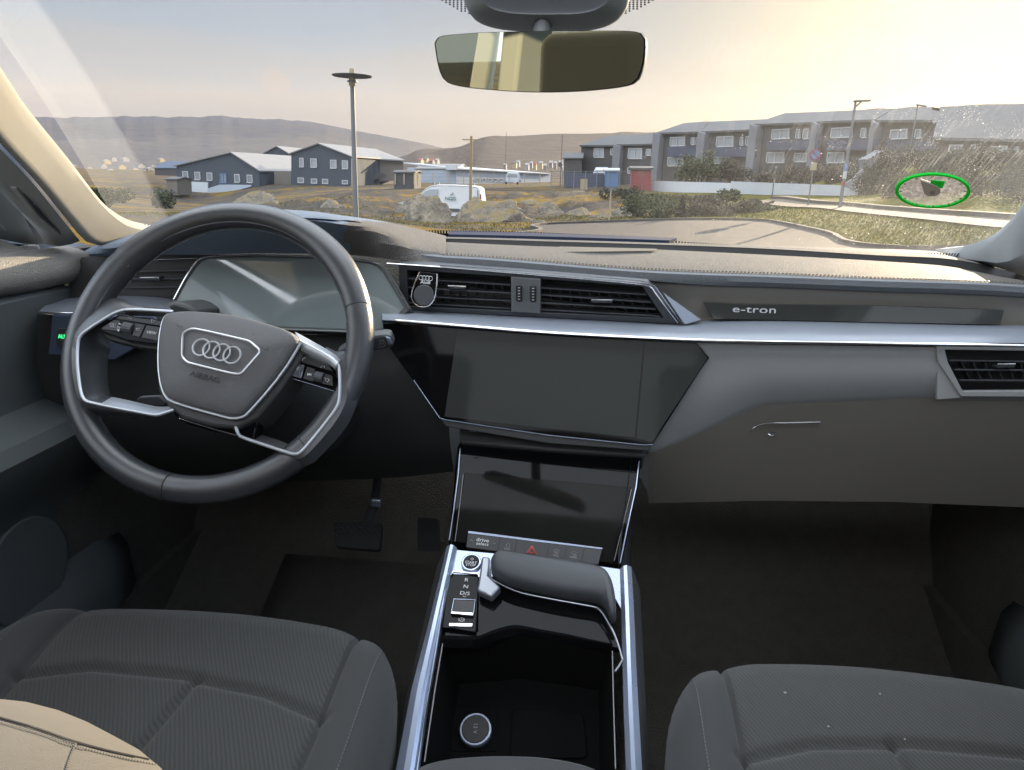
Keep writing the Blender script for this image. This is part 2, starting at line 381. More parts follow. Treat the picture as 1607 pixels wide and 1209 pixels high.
class Plane:
    """a plane of a real surface; at(u,v,off) is the point of it seen at a photo pixel, lifted by off along its normal (towards the eye)"""
    def __init__(s, o, n, ex=None):
        s.o = Vector(o); s.n = Vector(n).normalized()
        if s.n.dot(Vector(EYE)-s.o) < 0: s.n = -s.n
        ex = Vector(ex) if ex is not None else Vector((1, 0, 0)); s.ex = (ex-s.n*ex.dot(s.n)).normalized(); s.ey = s.n.cross(s.ex)
    @staticmethod
    def pts(a, b, c, ex=None): a, b, c = Vector(a), Vector(b), Vector(c); return Plane(a, (b-a).cross(c-a), ex)
    def at(s, u, v, off=0.0): return Np(u, v, s.o+s.n*off, s.n)
    def L(s, uv, off=0.0): return [s.at(u, v, off) for u, v in uv]
def ringv(c, ex, ey, r, n=32): return [Vector(c)+Vector(ex)*math.cos(2*math.pi*k/n)*r+Vector(ey)*math.sin(2*math.pi*k/n)*r for k in range(n)]
def disc(name, c, ex, ey, r, depth, mat, parent=None, bevel=0, n=32, **kw):
    nn = Vector(ex).cross(Vector(ey)).normalized(); return slab(name, ringv(c, ex, ey, r, n), nn*(-depth), mat, parent, bevel=bevel, **kw)
def rrect(c, ex, ey, w, h, r, n=5):
    c, ex, ey = Vector(c), Vector(ex), Vector(ey); out = []
    for k, (sx, sy) in enumerate(((1, 1), (-1, 1), (-1, -1), (1, -1))):
        for j in range(n+1):
            a = math.pi/2*(k+j/n); out.append(c+ex*(sx*(w/2-r)+math.cos(a)*r)+ey*(sy*(h/2-r)+math.sin(a)*r))
    return out
def roundpoly(pts, r, n=4):
    """round the corners of a closed outline by r"""
    pts = [Vector(p) for p in pts]; out = []; N = len(pts)
    for i, p in enumerate(pts):
        a = pts[i-1]-p; b = pts[(i+1) % N]-p; ra = min(r, a.length*.45, b.length*.45)
        A = p+a.normalized()*ra; B = p+b.normalized()*ra
        for j in range(n+1):
            t = j/n; out.append(A*(1-t)**2+p*2*t*(1-t)+B*t*t)
    return out
# ================================================================== CAR INTERIOR
def YL(l, y=None, dy=0.0, dv=0.0):
    return [Yp(p[0], p[1]+dv, (p[2] if len(p) > 2 else y)+dy) for p in l]
# ---- body shell: floor, firewall, pillars, roof
def mirrorx(v): return Vector((-v[0], v[1], v[2]))
flo = loft('cabin_floor', [[(-.86, y, z), (-.5, y, z-.01), (-.14, y, z), (-.13, y, z+.03), (.13, y, z+.03), (.14, y, z), (.5, y, z-.01), (.86, y, z)] for y, z in ((-2.4, .50), (.4, .46), (.9, .44), (1.22, .45), (1.42, .56), (1.56, .80), (1.60, 1.02))], 'carpet', None, smooth=False)
tag(flo, kind='structure')
# roof with a long opening added to let skylight in, headliner round it
shell = root('cabin_lining', (0, 0, 1.0), 'pale cloth lined roof and windscreen pillars framing the whole windscreen', 'car interior')
hl = MB()
def roof_z(x, y): return 1.775-.10*(x/.68)**2-.03*max(0, y-.3)**2*4-.02*(y+1)**2*.4
def patch(mb, x0, x1, y0, y1, zf, dz=0, nx=6, ny=8):
    vs = []; fs = []
    for j in range(ny+1):
        for i in range(nx+1):
            x = x0+(x1-x0)*i/nx; y = y0+(y1-y0)*j/ny; vs.append((x, y, zf(x, y)+dz))
    for j in range(ny):
        for i in range(nx): a = j*(nx+1)+i; fs.append((a, a+1, a+nx+2, a+nx+1))
    mb.add(vs, fs)
for dz in (0, .03):
    patch(hl, -.68, .68, .05, .70, roof_z, dz); patch(hl, -.68, -.46, -2.2, .05, roof_z, dz); patch(hl, .46, .68, -2.2, .05, roof_z, dz); patch(hl, -.46, .46, -2.2, -1.5, roof_z, dz)
hl.build('headliner', 'liner', shell, weld=True)
M['glass'] = None
def m_glass(name, tint=(0.93, 0.95, 0.95), dirt=True):
    s = MT(name); t = s.n('ShaderNodeBsdfTransparent'); t.inputs[0].default_value = (*tint, 1)
    g = s.n('ShaderNodeBsdfGlossy'); g.inputs['Roughness'].default_value = 0.01; g.inputs[0].default_value = (1, 1, 1, 1)
    fr = s.n('ShaderNodeFresnel'); fr.inputs[0].default_value = 1.45
    mx = s.n('ShaderNodeMixShader'); s.l(s.math('MULTIPLY', fr.outputs[0], 0.8), mx.inputs[0]); s.l(t.outputs[0], mx.inputs[1]); s.l(g.outputs[0], mx.inputs[2])
    last = mx.outputs[0]
    if dirt:
        v = s.co('Object'); sp = s.n('ShaderNodeSeparateXYZ'); s.l(v, sp.inputs[0]); X = sp.outputs[0]; Zc = sp.outputs[2]
        right = s.rng(X, 0.05, 0.62)
        film = s.math('MULTIPLY', s.rng(s.noise(v, 7, 6, .6), .3, .75, .35, 1.0), s.math('ADD', s.math('MULTIPLY', right, DIRT_R), DIRT_0))
        # outside the wiper sweep, top left corner
        edge = s.math('SUBTRACT', s.math('MULTIPLY', Zc, WIPE_A), X); un = s.rng(s.math('ADD', edge, WIPE_B), -.003, .003)
        film = s.math('ADD', film, s.math('MULTIPLY', un, WIPE_K))
        # water streaks running down and dried droplets on the right
        st = s.n('ShaderNodeMapping'); st.inputs['Scale'].default_value = (420, 26, 26); st.inputs['Rotation'].default_value = (0, R(28), 0); s.l(v, st.inputs[0])
        streak = s.math('MULTIPLY', s.rng(s.noise(st.outputs[0], 1.0, 3), .52, .80), s.rng(s.noise(v, 9, 3), .45, .62))
        drops = s.math('MULTIPLY', s.rng(s.voro(v, 380), .26, .14), s.rng(s.noise(v, 22, 4), .48, .62))
        drops2 = s.math('MULTIPLY', s.rng(s.voro(v, 75), .10, .05), s.rng(s.noise(v, 12, 4), .45, .6))
        spots = s.math('MULTIPLY', s.math('ADD', s.math('ADD', s.math('MULTIPLY', streak, .22), s.math('MULTIPLY', drops, .55)), drops2), s.rng(X, 0.02, 0.5, 0.0, 1.0))
        tot = s.math('MINIMUM', s.math('ADD', film, s.math('MULTIPLY', spots, DIRT_S)), 0.8)
        d = s.n('ShaderNodeBsdfTranslucent'); d.inputs[0].default_value = (.92, .88, .80, 1); d2 = s.n('ShaderNodeBsdfDiffuse'); d2.inputs[0].default_value = (.85, .83, .78, 1)
        dm = s.n('ShaderNodeMixShader'); dm.inputs[0].default_value = .25; s.l(d.outputs[0], dm.inputs[1]); s.l(d2.outputs[0], dm.inputs[2])
        m2 = s.n('ShaderNodeMixShader'); s.l(tot, m2.inputs[0]); s.l(last, m2.inputs[1]); s.l(dm.outputs[0], m2.inputs[2]); last = m2.outputs[0]
    s.l(last, s.out.inputs[0]); return s.m
DIRT_0, DIRT_R, DIRT_S, WIPE_A, WIPE_B, WIPE_K = 0.005, 0.080, 0.65, -1.0, -.55, 0.08
M['glass'] = m_glass('clear_glass', dirt=False)
# ---- windscreen
wsB = [Xp(190, 362, -.79), Yp(330, 372, 1.40), Yp(600, 374, 1.49), Yp(850, 378, 1.52), Yp(1150, 398, 1.51), Yp(1400, 410, 1.46), Xp(1535, 410, .79)]
wsT = [Vector((-.66, .60, 1.735)), Vector((-.45, .68, 1.75)), Vector((-.2, .715, 1.765)), Vector((0, .72, 1.768)), Vector((.2, .715, 1.765)), Vector((.45, .68, 1.75)), Vector((.66, .60, 1.735))]
NW = 25
wb = resample(wsB, NW); wtp = resample(wsT, NW)
def WS(i, t):   # gentle outward bow
    p = lerp(wb[i], wtp[i], t); b = .035*math.sin(math.pi*t); return p+Vector((0, b*.5, b*.86))
wrows = [[WS(i, j/10) for i in range(NW)] for j in range(11)]
# wiper sweep boundary: a straight line on the glass through two seen points
_pa, _pb = Yp(35, 0, .93), Yp(243, 330, 1.27)
WPIV = Vector((0, 1.1, 1.45))
WIPE_A = (_pa.x-_pb.x)/(_pa.z-_pb.z); WIPE_B = _pa.x-(_pa.z-WPIV.z)*WIPE_A
M['ws_glass'] = m_glass('windscreen_glass', dirt=True)
ws = root('windscreen', (0, 1.1, 1.45), 'curved windscreen, dusty and streaked with dried drops on the right', 'windscreen')
loft('glass', wrows, 'ws_glass', ws, n=NW, smooth=False, pivot=WPIV)
M['frit'] = m_plain('black_frit', (0.012, 0.012, 0.013), 0.5)
# black ceramic border with its comb of fine teeth along the lower edge
fb = MB()
for i in range(NW-1):
    a, b = WS(i, 0), WS(i+1, 0); c, d = WS(i+1, .022), WS(i, .022); e = Vector((0, -.003, -.002)); fb.quad(a+e, b+e, c+e, d+e)
    for k in range(12):
        t = (k+.25)/12; t2 = (k+.75)/12; p = lerp(WS(i, .0215), WS(i+1, .0215), t)+e; q = lerp(WS(i, .0215), WS(i+1, .0215), t2)+e
        up_ = (WS(i, .033)-WS(i, .022)); fb.quad(p, q, q+up_, p+up_)
fb.build('lower_black_border', 'frit', ws, smooth=False)

# ---- A pillars
A_L = [Xp(-40, 55, -.72), Xp(0, 111, -.73), Xp(24, 150, -.735), Xp(60, 196, -.74), Xp(112, 260, -.74), Xp(140, 297, -.74), Xp(164, 324, -.74), Xp(196, 346, -.74), Xp(226, 356, -.74), Xp(262, 362, -.73)]
A0_L = [p+Vector((-.05, .06, .0)) for p in A_L]
B_L = [Xp(-60, 140, -.715), Xp(-30, 185, -.72), Xp(0, 223, -.725), Xp(47, 273, -.73), Xp(75, 306, -.735), Xp(100, 338, -.74), Xp(118, 360, -.742), Xp(131, 376, -.745), Xp(150, 384, -.745), Xp(205, 384, -.74)]
Cm_L = [lerp(a, b, .12)+Vector((.012, -.006, 0)) for a, b in zip(A_L, B_L)]
Cn_L = [lerp(a, b, .55)+Vector((.008, -.004, 0)) for a, b in zip(A_L, B_L)]
ext = lambda L, p: [Vector(p)]+L
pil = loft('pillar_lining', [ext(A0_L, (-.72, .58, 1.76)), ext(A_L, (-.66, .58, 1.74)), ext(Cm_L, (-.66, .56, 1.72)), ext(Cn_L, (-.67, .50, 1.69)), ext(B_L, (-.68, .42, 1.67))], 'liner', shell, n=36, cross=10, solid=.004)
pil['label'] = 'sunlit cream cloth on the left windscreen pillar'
C_L = [Xp(-60, 215, -.80), Xp(-30, 248, -.80), Xp(0, 280, -.80), Xp(30, 311, -.80), Xp(50, 332, -.80), Xp(68, 352, -.80), Xp(82, 367, -.80), Xp(93, 386, -.80)]
B2 = [p+Vector((-.004, -.003, -.002)) for p in B_L[:8]]
door_frame_L = loft('pillar_trim', [ext([p+Vector((-.035, .02, .0)) for p in B2], (-.73, .4, 1.66)), ext([p+Vector((-.001, -.0, 0)) for p in B2], (-.69, .40, 1.655)), ext([lerp(a, b, .5)+Vector((.006, -.003, 0)) for a, b in zip(B2, C_L)], (-.70, .36, 1.64)), ext(C_L, (-.71, .32, 1.62)), ext([p+Vector((-.03, .012, 0)) for p in C_L], (-.75, .33, 1.62))], 'trim', shell, n=30, solid=.003)
# defrost slot in the trim
sl = Plane.pts(Xp(40, 300, -.785), Xp(100, 372, -.785), Xp(20, 310, -.79))
def pol(pts, pl, off=0.0): return [pl.at(u, v, off) for u, v in pts]
slo = roundpoly(pol([(25, 296), (31, 290), (40, 293), (112, 368), (109, 374), (98, 372), (60, 340)], sl, .012), .006)
slab('pillar_vent', slo, sl.n*-.012, 'trim', shell, bevel=.0015)
pv = slab('vent_slot', roundpoly(pol([(36, 303), (42, 300), (52, 306), (108, 369), (98, 369), (60, 337)], sl, .0135), .005), sl.n*-.002, 'slat', shell)
for u, v in ((55, 319), (73, 336), (89, 353)):
    box('slot_rib', sl.at(u, v, .014), sl.ex*.003, sl.ey*.0012, sl.n*.001, 'grey_ink', shell)
# right pillar
A_R = [Xp(1640, 265, .73), Xp(1607, 322, .735), Xp(1580, 355, .74), Xp(1555, 373, .74), Xp(1517, 387, .74), Xp(1468, 393, .745)]
S_R = [Xp(1645, 268, .722), Xp(1609, 331, .726), Xp(1576, 367, .73), Xp(1549, 389, .73), Xp(1528, 397, .735), Xp(1480, 399, .742)]
B_R = [Xp(1800, 330, .76), Xp(1760, 375, .765), Xp(1700, 425, .765), Xp(1640, 440, .765), Xp(1585, 424, .765), Xp(1500, 402, .76)]
pr = loft('pillar_lining', [ext([p+Vector((.05, .06, 0)) for p in A_R], (.72, .58, 1.76)), ext(A_R, (.66, .58, 1.74)), ext(S_R, (.655, .57, 1.725)), ext([lerp(a, b, .45)+Vector((-.012, -.006, 0)) for a, b in zip(S_R, B_R)], (.66, .50, 1.70)), ext(B_R, (.68, .42, 1.67))], 'liner_shade', shell, n=30, solid=.004)
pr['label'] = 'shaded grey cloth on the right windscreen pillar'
for sx in (-1, 1):
    slab('kick_panel', [Vector((sx*.80, y, z)) for y, z in ((.98, .42), (1.62, .42), (1.62, 1.21), (1.12, 1.21), (1.12, .95), (.98, .9))], (sx*.02, 0, 0), 'carpet', shell, smooth=False)
    slab('sill_panel', [Vector((sx*.78, y, z)) for y, z in ((-2.3, .42), (1.62, .42), (1.62, .56), (-2.3, .56))], (sx*.02, 0, 0), 'carpet', shell, smooth=False)
# B pillars, rear pillars, rear wall and side rails
for sx in (-1, 1):
    m = MB(); m.box((sx*.74, -.25, 1.40), (.03, 0, 0), (0, .075, 0), (-.05*sx, 0, .30)); m.build('centre_pillar', 'liner_shade', shell, bevel=.01)
    m = MB(); m.box((sx*.72, -1.65, 1.42), (.03, 0, 0), (0, .14, 0), (-.05*sx, -.05, .30)); m.build('rear_pillar', 'liner_shade', shell, bevel=.01)
    m = MB(); m.box((sx*.70, -.9, 1.70), (.03, 0, 0), (0, 1.35, 0), (0, 0, .035)); m.build('roof_rail', 'liner_shade', shell, bevel=.01)
rw = MB(); rw.box((0, -2.3, .85), (.86, 0, 0), (0, .04, 0), (0, 0, .36)); rw.box((0, -2.2, 1.70), (.7, 0, 0), (0, .05, 0), (0, 0, .05)); rw.build('rear_wall', 'trim', shell, bevel=.01)
sg = MB()
for sx in (-1, 1):
    sg.quad((sx*.83, -.18, 1.20), (sx*.83, 1.12, 1.20), (sx*.82, 1.05, 1.32), (sx*.72, .42, 1.66), (sx*.72, -.18, 1.69))
    sg.quad((sx*.83, -.32, 1.20), (sx*.83, -1.52, 1.22), (sx*.72, -1.60, 1.68), (sx*.72, -.32, 1.69))
sg.quad((-.70, -2.28, 1.22), (.70, -2.28, 1.22), (.62, -2.05, 1.66), (-.62, -2.05, 1.66)); sg.build('side_glass', 'glass', shell, smooth=False)

# ---- doors (profile drawn in x, z and run along the car)
DP = [(-.87, 1.195), (-.83, 1.212), (-.795, 1.213), (-.775, 1.206), (-.766, 1.192), (-.772, 1.172), (-.790, 1.160), (-.783, 1.150), (-.788, 1.10), (-.80, 1.04), (-.80, .985), (-.775, .975), (-.735, .965), (-.725, .945), (-.735, .915), (-.77, .86), (-.80, .80), (-.80, .70), (-.77, .66), (-.765, .58), (-.80, .48)]
def door(sx, label):
    r_ = root('car_door', (sx*.82, .5, .5), label, 'car door')
    prof = DP[6:]; top = DP[:7]
    def run(y, bulge=0): return [Vector((-p[0]*(-1 if sx < 0 else 1)*1.0 if sx > 0 else p[0], y, p[1])) for p in prof]
    def P2(p, y, k=0.0): return Vector((sx*(-p[0]+k), y, p[1]))
    ys = [-.28, .1, .4, .7, .95, 1.10, 1.17]
    kk = [0, 0, 0, 0, .0, .004, .016]
    loft('door_panel', [[P2(p, y, k) for p in prof] for y, k in zip(ys, kk)], 'door', r_, smooth=False, solid=.004)
    yt = [-.28, .1, .5, .9, 1.08, 1.15, 1.185]; kt = [0, 0, 0, 0, 0, .004, .016]; zt = [0, 0, 0, 0, 0, -.001, -.012]
    loft('top_rail', [[P2(p, y, k)+Vector((0, 0, dz)) for p in top] for y, k, dz in zip(yt, kt, zt)], 'door_top', r_, n=14, solid=.003)
    loft('door_panel_rear', [[P2(p, y, 0) for p in DP] for y in (-1.55, -.9, -.32)], 'door', r_, smooth=False, solid=.004)
    # storage pocket and pull
    return r_
dl = door(-1, 'left front door with sunlit grained top rail beside the driver')
dr = door(1, 'right front door in shade beside the passenger seat')
for _d, _s in ((dl, -1), (dr, 1)): disc('speaker_cover', Vector((_s*.792, .93, .74)), (0, 1, 0), (0, 0, 1), .085, _s*.010, 'door', _d, bevel=.003)

# ---- exterior mirror seen through the driver's window
em = root('side_mirror', (-1.0, 1.2, 1.2), 'dark housing of the outside mirror behind the driver\'s side window', 'wing mirror')
mh = [[(-.85, 1.13, 1.19), (-.85, 1.10, 1.30), (-.86, 1.13, 1.44), (-.86, 1.26, 1.45), (-.85, 1.30, 1.30), (-.85, 1.26, 1.19)],
      [(-1.02, 1.10, 1.18), (-1.02, 1.08, 1.31), (-1.02, 1.10, 1.45), (-1.02, 1.26, 1.47), (-1.02, 1.32, 1.31), (-1.02, 1.26, 1.18)],
      [(-1.18, 1.12, 1.20), (-1.18, 1.10, 1.31), (-1.18, 1.12, 1.43), (-1.18, 1.24, 1.44), (-1.18, 1.28, 1.31), (-1.18, 1.24, 1.20)]]
M['navy'] = m_plain('dark_mirror_paint', (0.045, 0.06, 0.09), 0.35)
vs = [Vector(p) for r_ in mh for p in r_]; fs = [(j*6+i, j*6+(i+1) % 6, (j+1)*6+(i+1) % 6, (j+1)*6+i) for j in range(2) for i in range(6)]+[tuple(range(6)), tuple(range(12, 18))]
mk('housing', vs, fs, 'navy', em, sub=2, ang=180)
slab('mirror_glass', roundpoly([Vector((-.92, 1.075, 1.21)), Vector((-1.16, 1.085, 1.21)), Vector((-1.16, 1.085, 1.43)), Vector((-.92, 1.075, 1.43))], .03), (0, .01, 0), 'cluster', em)
box('mirror_foot', (-.90, 1.2, 1.20), (.07, 0, .0), (0, .04, 0), (0, 0, .012), 'navy', em, bevel=.01)

# ================================================================== DASHBOARD
dash = root('dashboard', (0, 1.1, 1.0), 'wide dark grey dashboard with sunlit grained top and silver trim line', 'dashboard')
crest = [(140, 392, 1.17), (205, 369, 1.17), (300, 341, 1.15), (400, 328, 1.14), (447, 329, 1.14), (500, 333, 1.14), (535, 338, 1.15), (575, 343.5, 1.20), (609, 349, 1.26), (655, 359, 1.34), (700, 370.5, 1.42)]
far_ = [(140, 396, 1.24), (205, 374, 1.30), (300, 352, 1.36), (400, 342, 1.42), (447, 342, 1.44), (500, 345, 1.45), (535, 348, 1.46), (575, 353, 1.47), (609, 357, 1.48), (655, 364, 1.50), (700, 371, 1.52)]
lip = [(140, 396, 1.10), (205, 377, 1.05), (300, 351, 1.02), (400, 340, 1.0), (447, 339, 1.0), (500, 340.5, 1.0), (540, 346, 1.01), (575, 351, 1.07), (609, 357.5, 1.12), (655, 367, 1.22), (700, 378, 1.30)]
lip2 = [(140, 399, 1.095), (205, 384, 1.045), (300, 359, 1.012), (400, 348, .99), (447, 347, .99), (500, 349, .99), (543, 356, 1.0), (586, 366, 1.04), (620, 380, 1.06), (653, 394, 1.075), (700, 401, 1.085)]
low_ = [(140, 403, 1.10), (205, 401, 1.08), (300, 400, 1.05), (400, 398, 1.04), (447, 398, 1.04), (500, 399, 1.04), (543, 400, 1.045), (586, 404, 1.05), (620, 408, 1.06), (653, 411, 1.065), (700, 417, 1.07)]
loft('hood', [YL(far_), YL(crest), YL([(a[0], a[1]*.5+b[1]*.5-1.5, (a[2]+b[2])/2) for a, b in zip(crest, lip)]), YL(lip), YL(lip2), YL(low_)], 'hood', dash, n=60, cross=24)
_h = [c for c in dash.children if c.name.startswith('hood')][0]; _h.data.materials.append(M['pad']); _hx = Yp(541, 345, 1.01).x-wloc(_h).x  # sunlit right end painted in the warm pad colour
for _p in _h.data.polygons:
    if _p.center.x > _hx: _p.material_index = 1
# main pad
stitch = [(690, 400), (760, 404), (824, 409), (917, 417), (1011, 424), (1100, 428), (1200, 431), (1380, 438), (1535, 443), (1660, 450)]
gn = [(690, 379.5), (760, 383), (854, 387), (930, 388.5), (1011, 391), (1100, 395), (1200, 400), (1380, 410), (1484, 418), (1534, 427), (1600, 441), (1640, 452)]
gf = [(690, 374.5), (760, 376), (854, 379), (1011, 383.5), (1200, 390.5), (1380, 401), (1484, 406), (1534, 414), (1600, 430), (1640, 442)]
fe = [(690, 371), (760, 372), (854, 374), (1011, 379), (1200, 386), (1380, 391), (1440, 393), (1484, 397), (1534, 408), (1600, 424), (1640, 436)]
S3 = YL(stitch, 1.085); G3 = YL(gn, 1.30); F3 = YL(gf, 1.37); E3 = YL(fe, 1.53)
pm = resample(S3, 60), resample(G3, 60)
loft('top_pad', [[p+Vector((0, -.012, -.004)) for p in pm[0]], pm[0], [lerp(a, b, .25)+Vector((0, 0, .002)) for a, b in zip(*pm)], [lerp(a, b, .6)+Vector((0, 0, .003)) for a, b in zip(*pm)], [lerp(a, b, .93) for a, b in zip(*pm)], pm[1], [p+Vector((0, .004, -.02)) for p in pm[1]]], 'pad', dash, n=60, smooth=False)
gm = resample(G3, 60), resample(F3, 60)
loft('defrost_channel', [[p+Vector((0, .003, -.016)) for p in gm[0]], [p+Vector((0, 0, -.014)) for p in gm[1]], [p+Vector((0, .001, 0)) for p in gm[1]]], 'black', dash, n=60, smooth=False)
fm = resample(F3, 60), resample(E3, 60)
loft('rear_ledge', [fm[0], [lerp(a, b, .1)+Vector((0, 0, .002)) for a, b in zip(*fm)], fm[1]], 'pad', dash, n=60, smooth=False)
# far defrost grille along the glass, its blue shade put into the colour, and the fan of louvres on the pad
gr = MB()
ga = resample(YL([(704, 364.5), (860, 368.5), (1062, 376)], 1.49), 90); gb = resample(YL([(704, 370.5), (860, 374), (1050, 380)], 1.43), 90)
M['grille_shade'] = m_plain('defrost_grille', (0.030, 0.038, 0.065), 0.9, spec=.1)
slab('defrost_grille', [p+Vector((0, 0, .003)) for p in ga[::8]+[ga[-1]]]+[p+Vector((0, 0, .003)) for p in (gb[::8]+[gb[-1]])[::-1]], (0, 0, -.006), 'grille_shade', dash, smooth=False)
fan = MB()
for k in range(64):
    t = k/63; u = 880+150*t; a = Yp(u, 389.5+t*3.5, 1.285)+Vector((0, 0, .0012)); b = Yp(u-4-16*(1-t), 390+8.5*(1-t*.75)+t*4, 1.285-.085*(.45+.55*math.sin(math.pi*min(1, .25+t*.75))))+Vector((0, 0, .0012))
    fan.box((a+b)/2+Vector((0, 0, .0012)), (.0007, 0, 0), (b-a)/2, (0, 0, .0004))
fan.build('centre_louvres', 'black', dash, smooth=False)
# twin seam: thread dashes along the pad edge
for row, dz in ((S3, 0.0), ([lerp(p, q, .045) for p, q in zip(resample(S3, 60), pm[1])], 0.0004)):
    th = MB(); L = resample(row, 330, True)
    for i in range(0, 329, 2):
        a, b = L[i], L[i+1]; c = (a+b)/2+Vector((0, 0, .0012)); th.box(c, (b-a)*.40, Vector((0, .0012, 0)), Vector((0, 0, .0006)))
    th.build('pad_stitching', 'emboss' if dz else 'stitch', dash, smooth=False)
# pad front roll and the face under it
e1 = [(640, 410, 1.072), (700, 417, 1.072), (824, 428, 1.072), (917, 434, 1.072), (1011, 440, 1.072), (1100, 447, 1.074), (1200, 450, 1.076), (1380, 457, 1.076), (1535, 462, 1.076), (1680, 470, 1.076)]
s0 = [(640, 394, 1.082)]+[(u, v+.6, 1.080) for u, v in stitch[0:]]
loft('pad_front', [YL(s0), YL([(u, v+3, 1.0735) for u, v, y in s0]), YL([(u, v+12, 1.072) for u, v, y in s0]), YL(e1), YL([(u, v+2, 1.084) for u, v, y in e1])], 'padroll', dash, n=60)
e2 = [(640, 486, 1.09), (760, 493, 1.09), (860, 498, 1.09), (1048, 508, 1.09), (1100, 503, 1.09), (1200, 502, 1.09), (1397, 507, 1.09), (1700, 514, 1.09)]
loft('upper_face', [YL([(u, v+1, 1.088) for u, v, y in e1]), YL(e2)], 'dash_low', dash, n=40, smooth=False)
# ---- shelf and chrome line
sb = [(600, 484, 1.088), (639, 486, 1.085), (824, 496, 1.075), (1000, 505, 1.07), (1048, 508, 1.068), (1074, 509, 1.065), (1100, 503, 1.085), (1200, 501, 1.085), (1397, 506, 1.08), (1700, 513, 1.08)]
sf = [(600, 498, .99), (626, 499, .985), (861, 517, .982), (1100, 528.5, .98), (1200, 531, .98), (1400, 533, .98), (1700, 535, .98)]
loft('silver_shelf', [YL(sb), [lerp(a, b, .72)+Vector((0, 0, .003)) for a, b in zip(resample(YL(sb), 40), resample(YL(sf), 40))], YL(sf), YL([(u, v+4.5, .975) for u, v, y in sf]), YL([(u, v+9, .985) for u, v, y in sf])], 'shelf', dash, n=40)
cl_ = [(621, 503.6), (700, 509.8), (861, 522.5), (1000, 530), (1100, 534.2), (1200, 537), (1300, 538.4), (1397, 539.4), (1500, 540.6), (1607, 542.2), (1700, 544)]
tube('chrome_line', resample(YL(cl_, .972), 60), .0019, 'chrome', dash, seg=8)
# ---- lower face with glovebox
f0 = [(560, 512, .988), (700, 516, .99), (900, 529, .99), (1100, 538, .984), (1200, 541, .982), (1400, 544, .982), (1700, 549, .982)]
f1 = [(590, 560, .99), (660, 640, .99), (800, 690, .975), (1022, 703, .965), (1060, 689, .972), (1115, 664, .975), (1170, 638, .977), (1200, 628, .978), (1300, 624, .978), (1490, 616, .978), (1700, 611, .978)]
f1b = [(u+(2 if u > 1000 else 0), v+7, y+.006) for u, v, y in f1]
f2 = [(600, 700, 1.10), (700, 760, 1.06), (900, 790, 1.05), (1020, 790, 1.05), (1200, 786, 1.05), (1400, 788, 1.05), (1700, 800, 1.05)]
FF = 60
def fr(rows): return [resample(YL(r_), FF, True) for r_ in rows]
# explicit sampling by u for the lower face so the columns stay upright
def byu(l, us):
    out = []
    for u in us:
        k = 0
        while k < len(l)-2 and u > l[k+1][0]: k += 1
        a, b = l[k], l[k+1]; t = (u-a[0])/(b[0]-a[0]); out.append((u, a[1]+(b[1]-a[1])*t, a[2]+(b[2]-a[2])*t))
    return out
us = [1018+(1700-1018)*i/59 for i in range(60)]
us_all = us; us = [1018+(1474-1018)*i/59 for i in range(60)]
loft('knee_panel', [YL(byu(f0, us)), YL([(u, v*.5+w*.5, .974) for (u, v, y), (_, w, _y) in zip(byu(f0, us), byu(f1, us))]), YL(byu(f1, us)), YL(byu(f1b, us))], 'dash', dash, n=60, smooth=False, ang=50)
us = [1474+(1700-1474)*i/19 for i in range(20)]
loft('knee_panel', [YL([(u, 621.5, .979) for u in us]), YL([(u, 624, .979) for u in us]), YL([(u, 629, .985) for u in us])], 'dash', dash, n=20, smooth=False, ang=50)
us = us_all
loft('glovebox_lid', [YL(byu(f1b, us)), YL([(u, v*.6+w*.4, 1.0) for (u, v, y), (_, w, _y) in zip(byu(f1b, us), byu(f2, us))]), YL(byu(f2, us))], 'dash_low', dash, n=60, smooth=False, ang=50)
gbb = YL(byu(f2, us)); loft('under_dash', [gbb, [p+Vector((0, .03, .004)) for p in gbb], [Vector((p.x, 1.50, .78)) for p in gbb]], 'black', dash, n=60, smooth=False)
gh = resample(YL([(1172, 682), (1178, 675), (1190, 667.5), (1205, 664.5), (1240, 663.5), (1287, 662.5)], .975), 24)
hd = tube('glovebox_handle', gh, [.0004+.0011*min(1, i/8) for i in range(24)], 'chrome', dash, seg=6)
lk = MB(); c0 = Yp(1213, 679, .978); lk.box(c0, (.0045, 0, 0), (0, .001, 0), (0, 0, .0007)); lk.tube([Yp(1205+1.6*i, 681+math.sin(i/10*math.pi)*3.2, .978) for i in range(11)], .0006); lk.build('glovebox_lock', 'chrome', dash)
# driver side lower dash
kl = [[Yp(u, v, y) for u, v, y in r_] for r_ in (
    [(20, 494, 1.03), (70, 494, 1.03), (250, 497, 1.03), (450, 524, 1.05), (620, 524, 1.03), (690, 524, .99)],
    [(10, 580, 1.03), (70, 575, 1.03), (250, 585, 1.02), (450, 595, 1.02), (610, 590, 1.01), (700, 590, .98)],
    [(10, 660, 1.06), (120, 670, 1.05), (250, 680, 1.03), (450, 690, 1.03), (620, 690, 1.03), (706, 690, 1.0)],
    [(60, 740, 1.22), (150, 745, 1.2), (250, 750, 1.18), (450, 755, 1.16), (620, 750, 1.12), (712, 740, 1.06)])]
loft('driver_knee_panel', kl, 'black', dash, n=30, cross=14)
loft('under_column', [kl[3], [p+Vector((0, .35, .02)) for p in kl[3]]], 'black', dash, n=30)
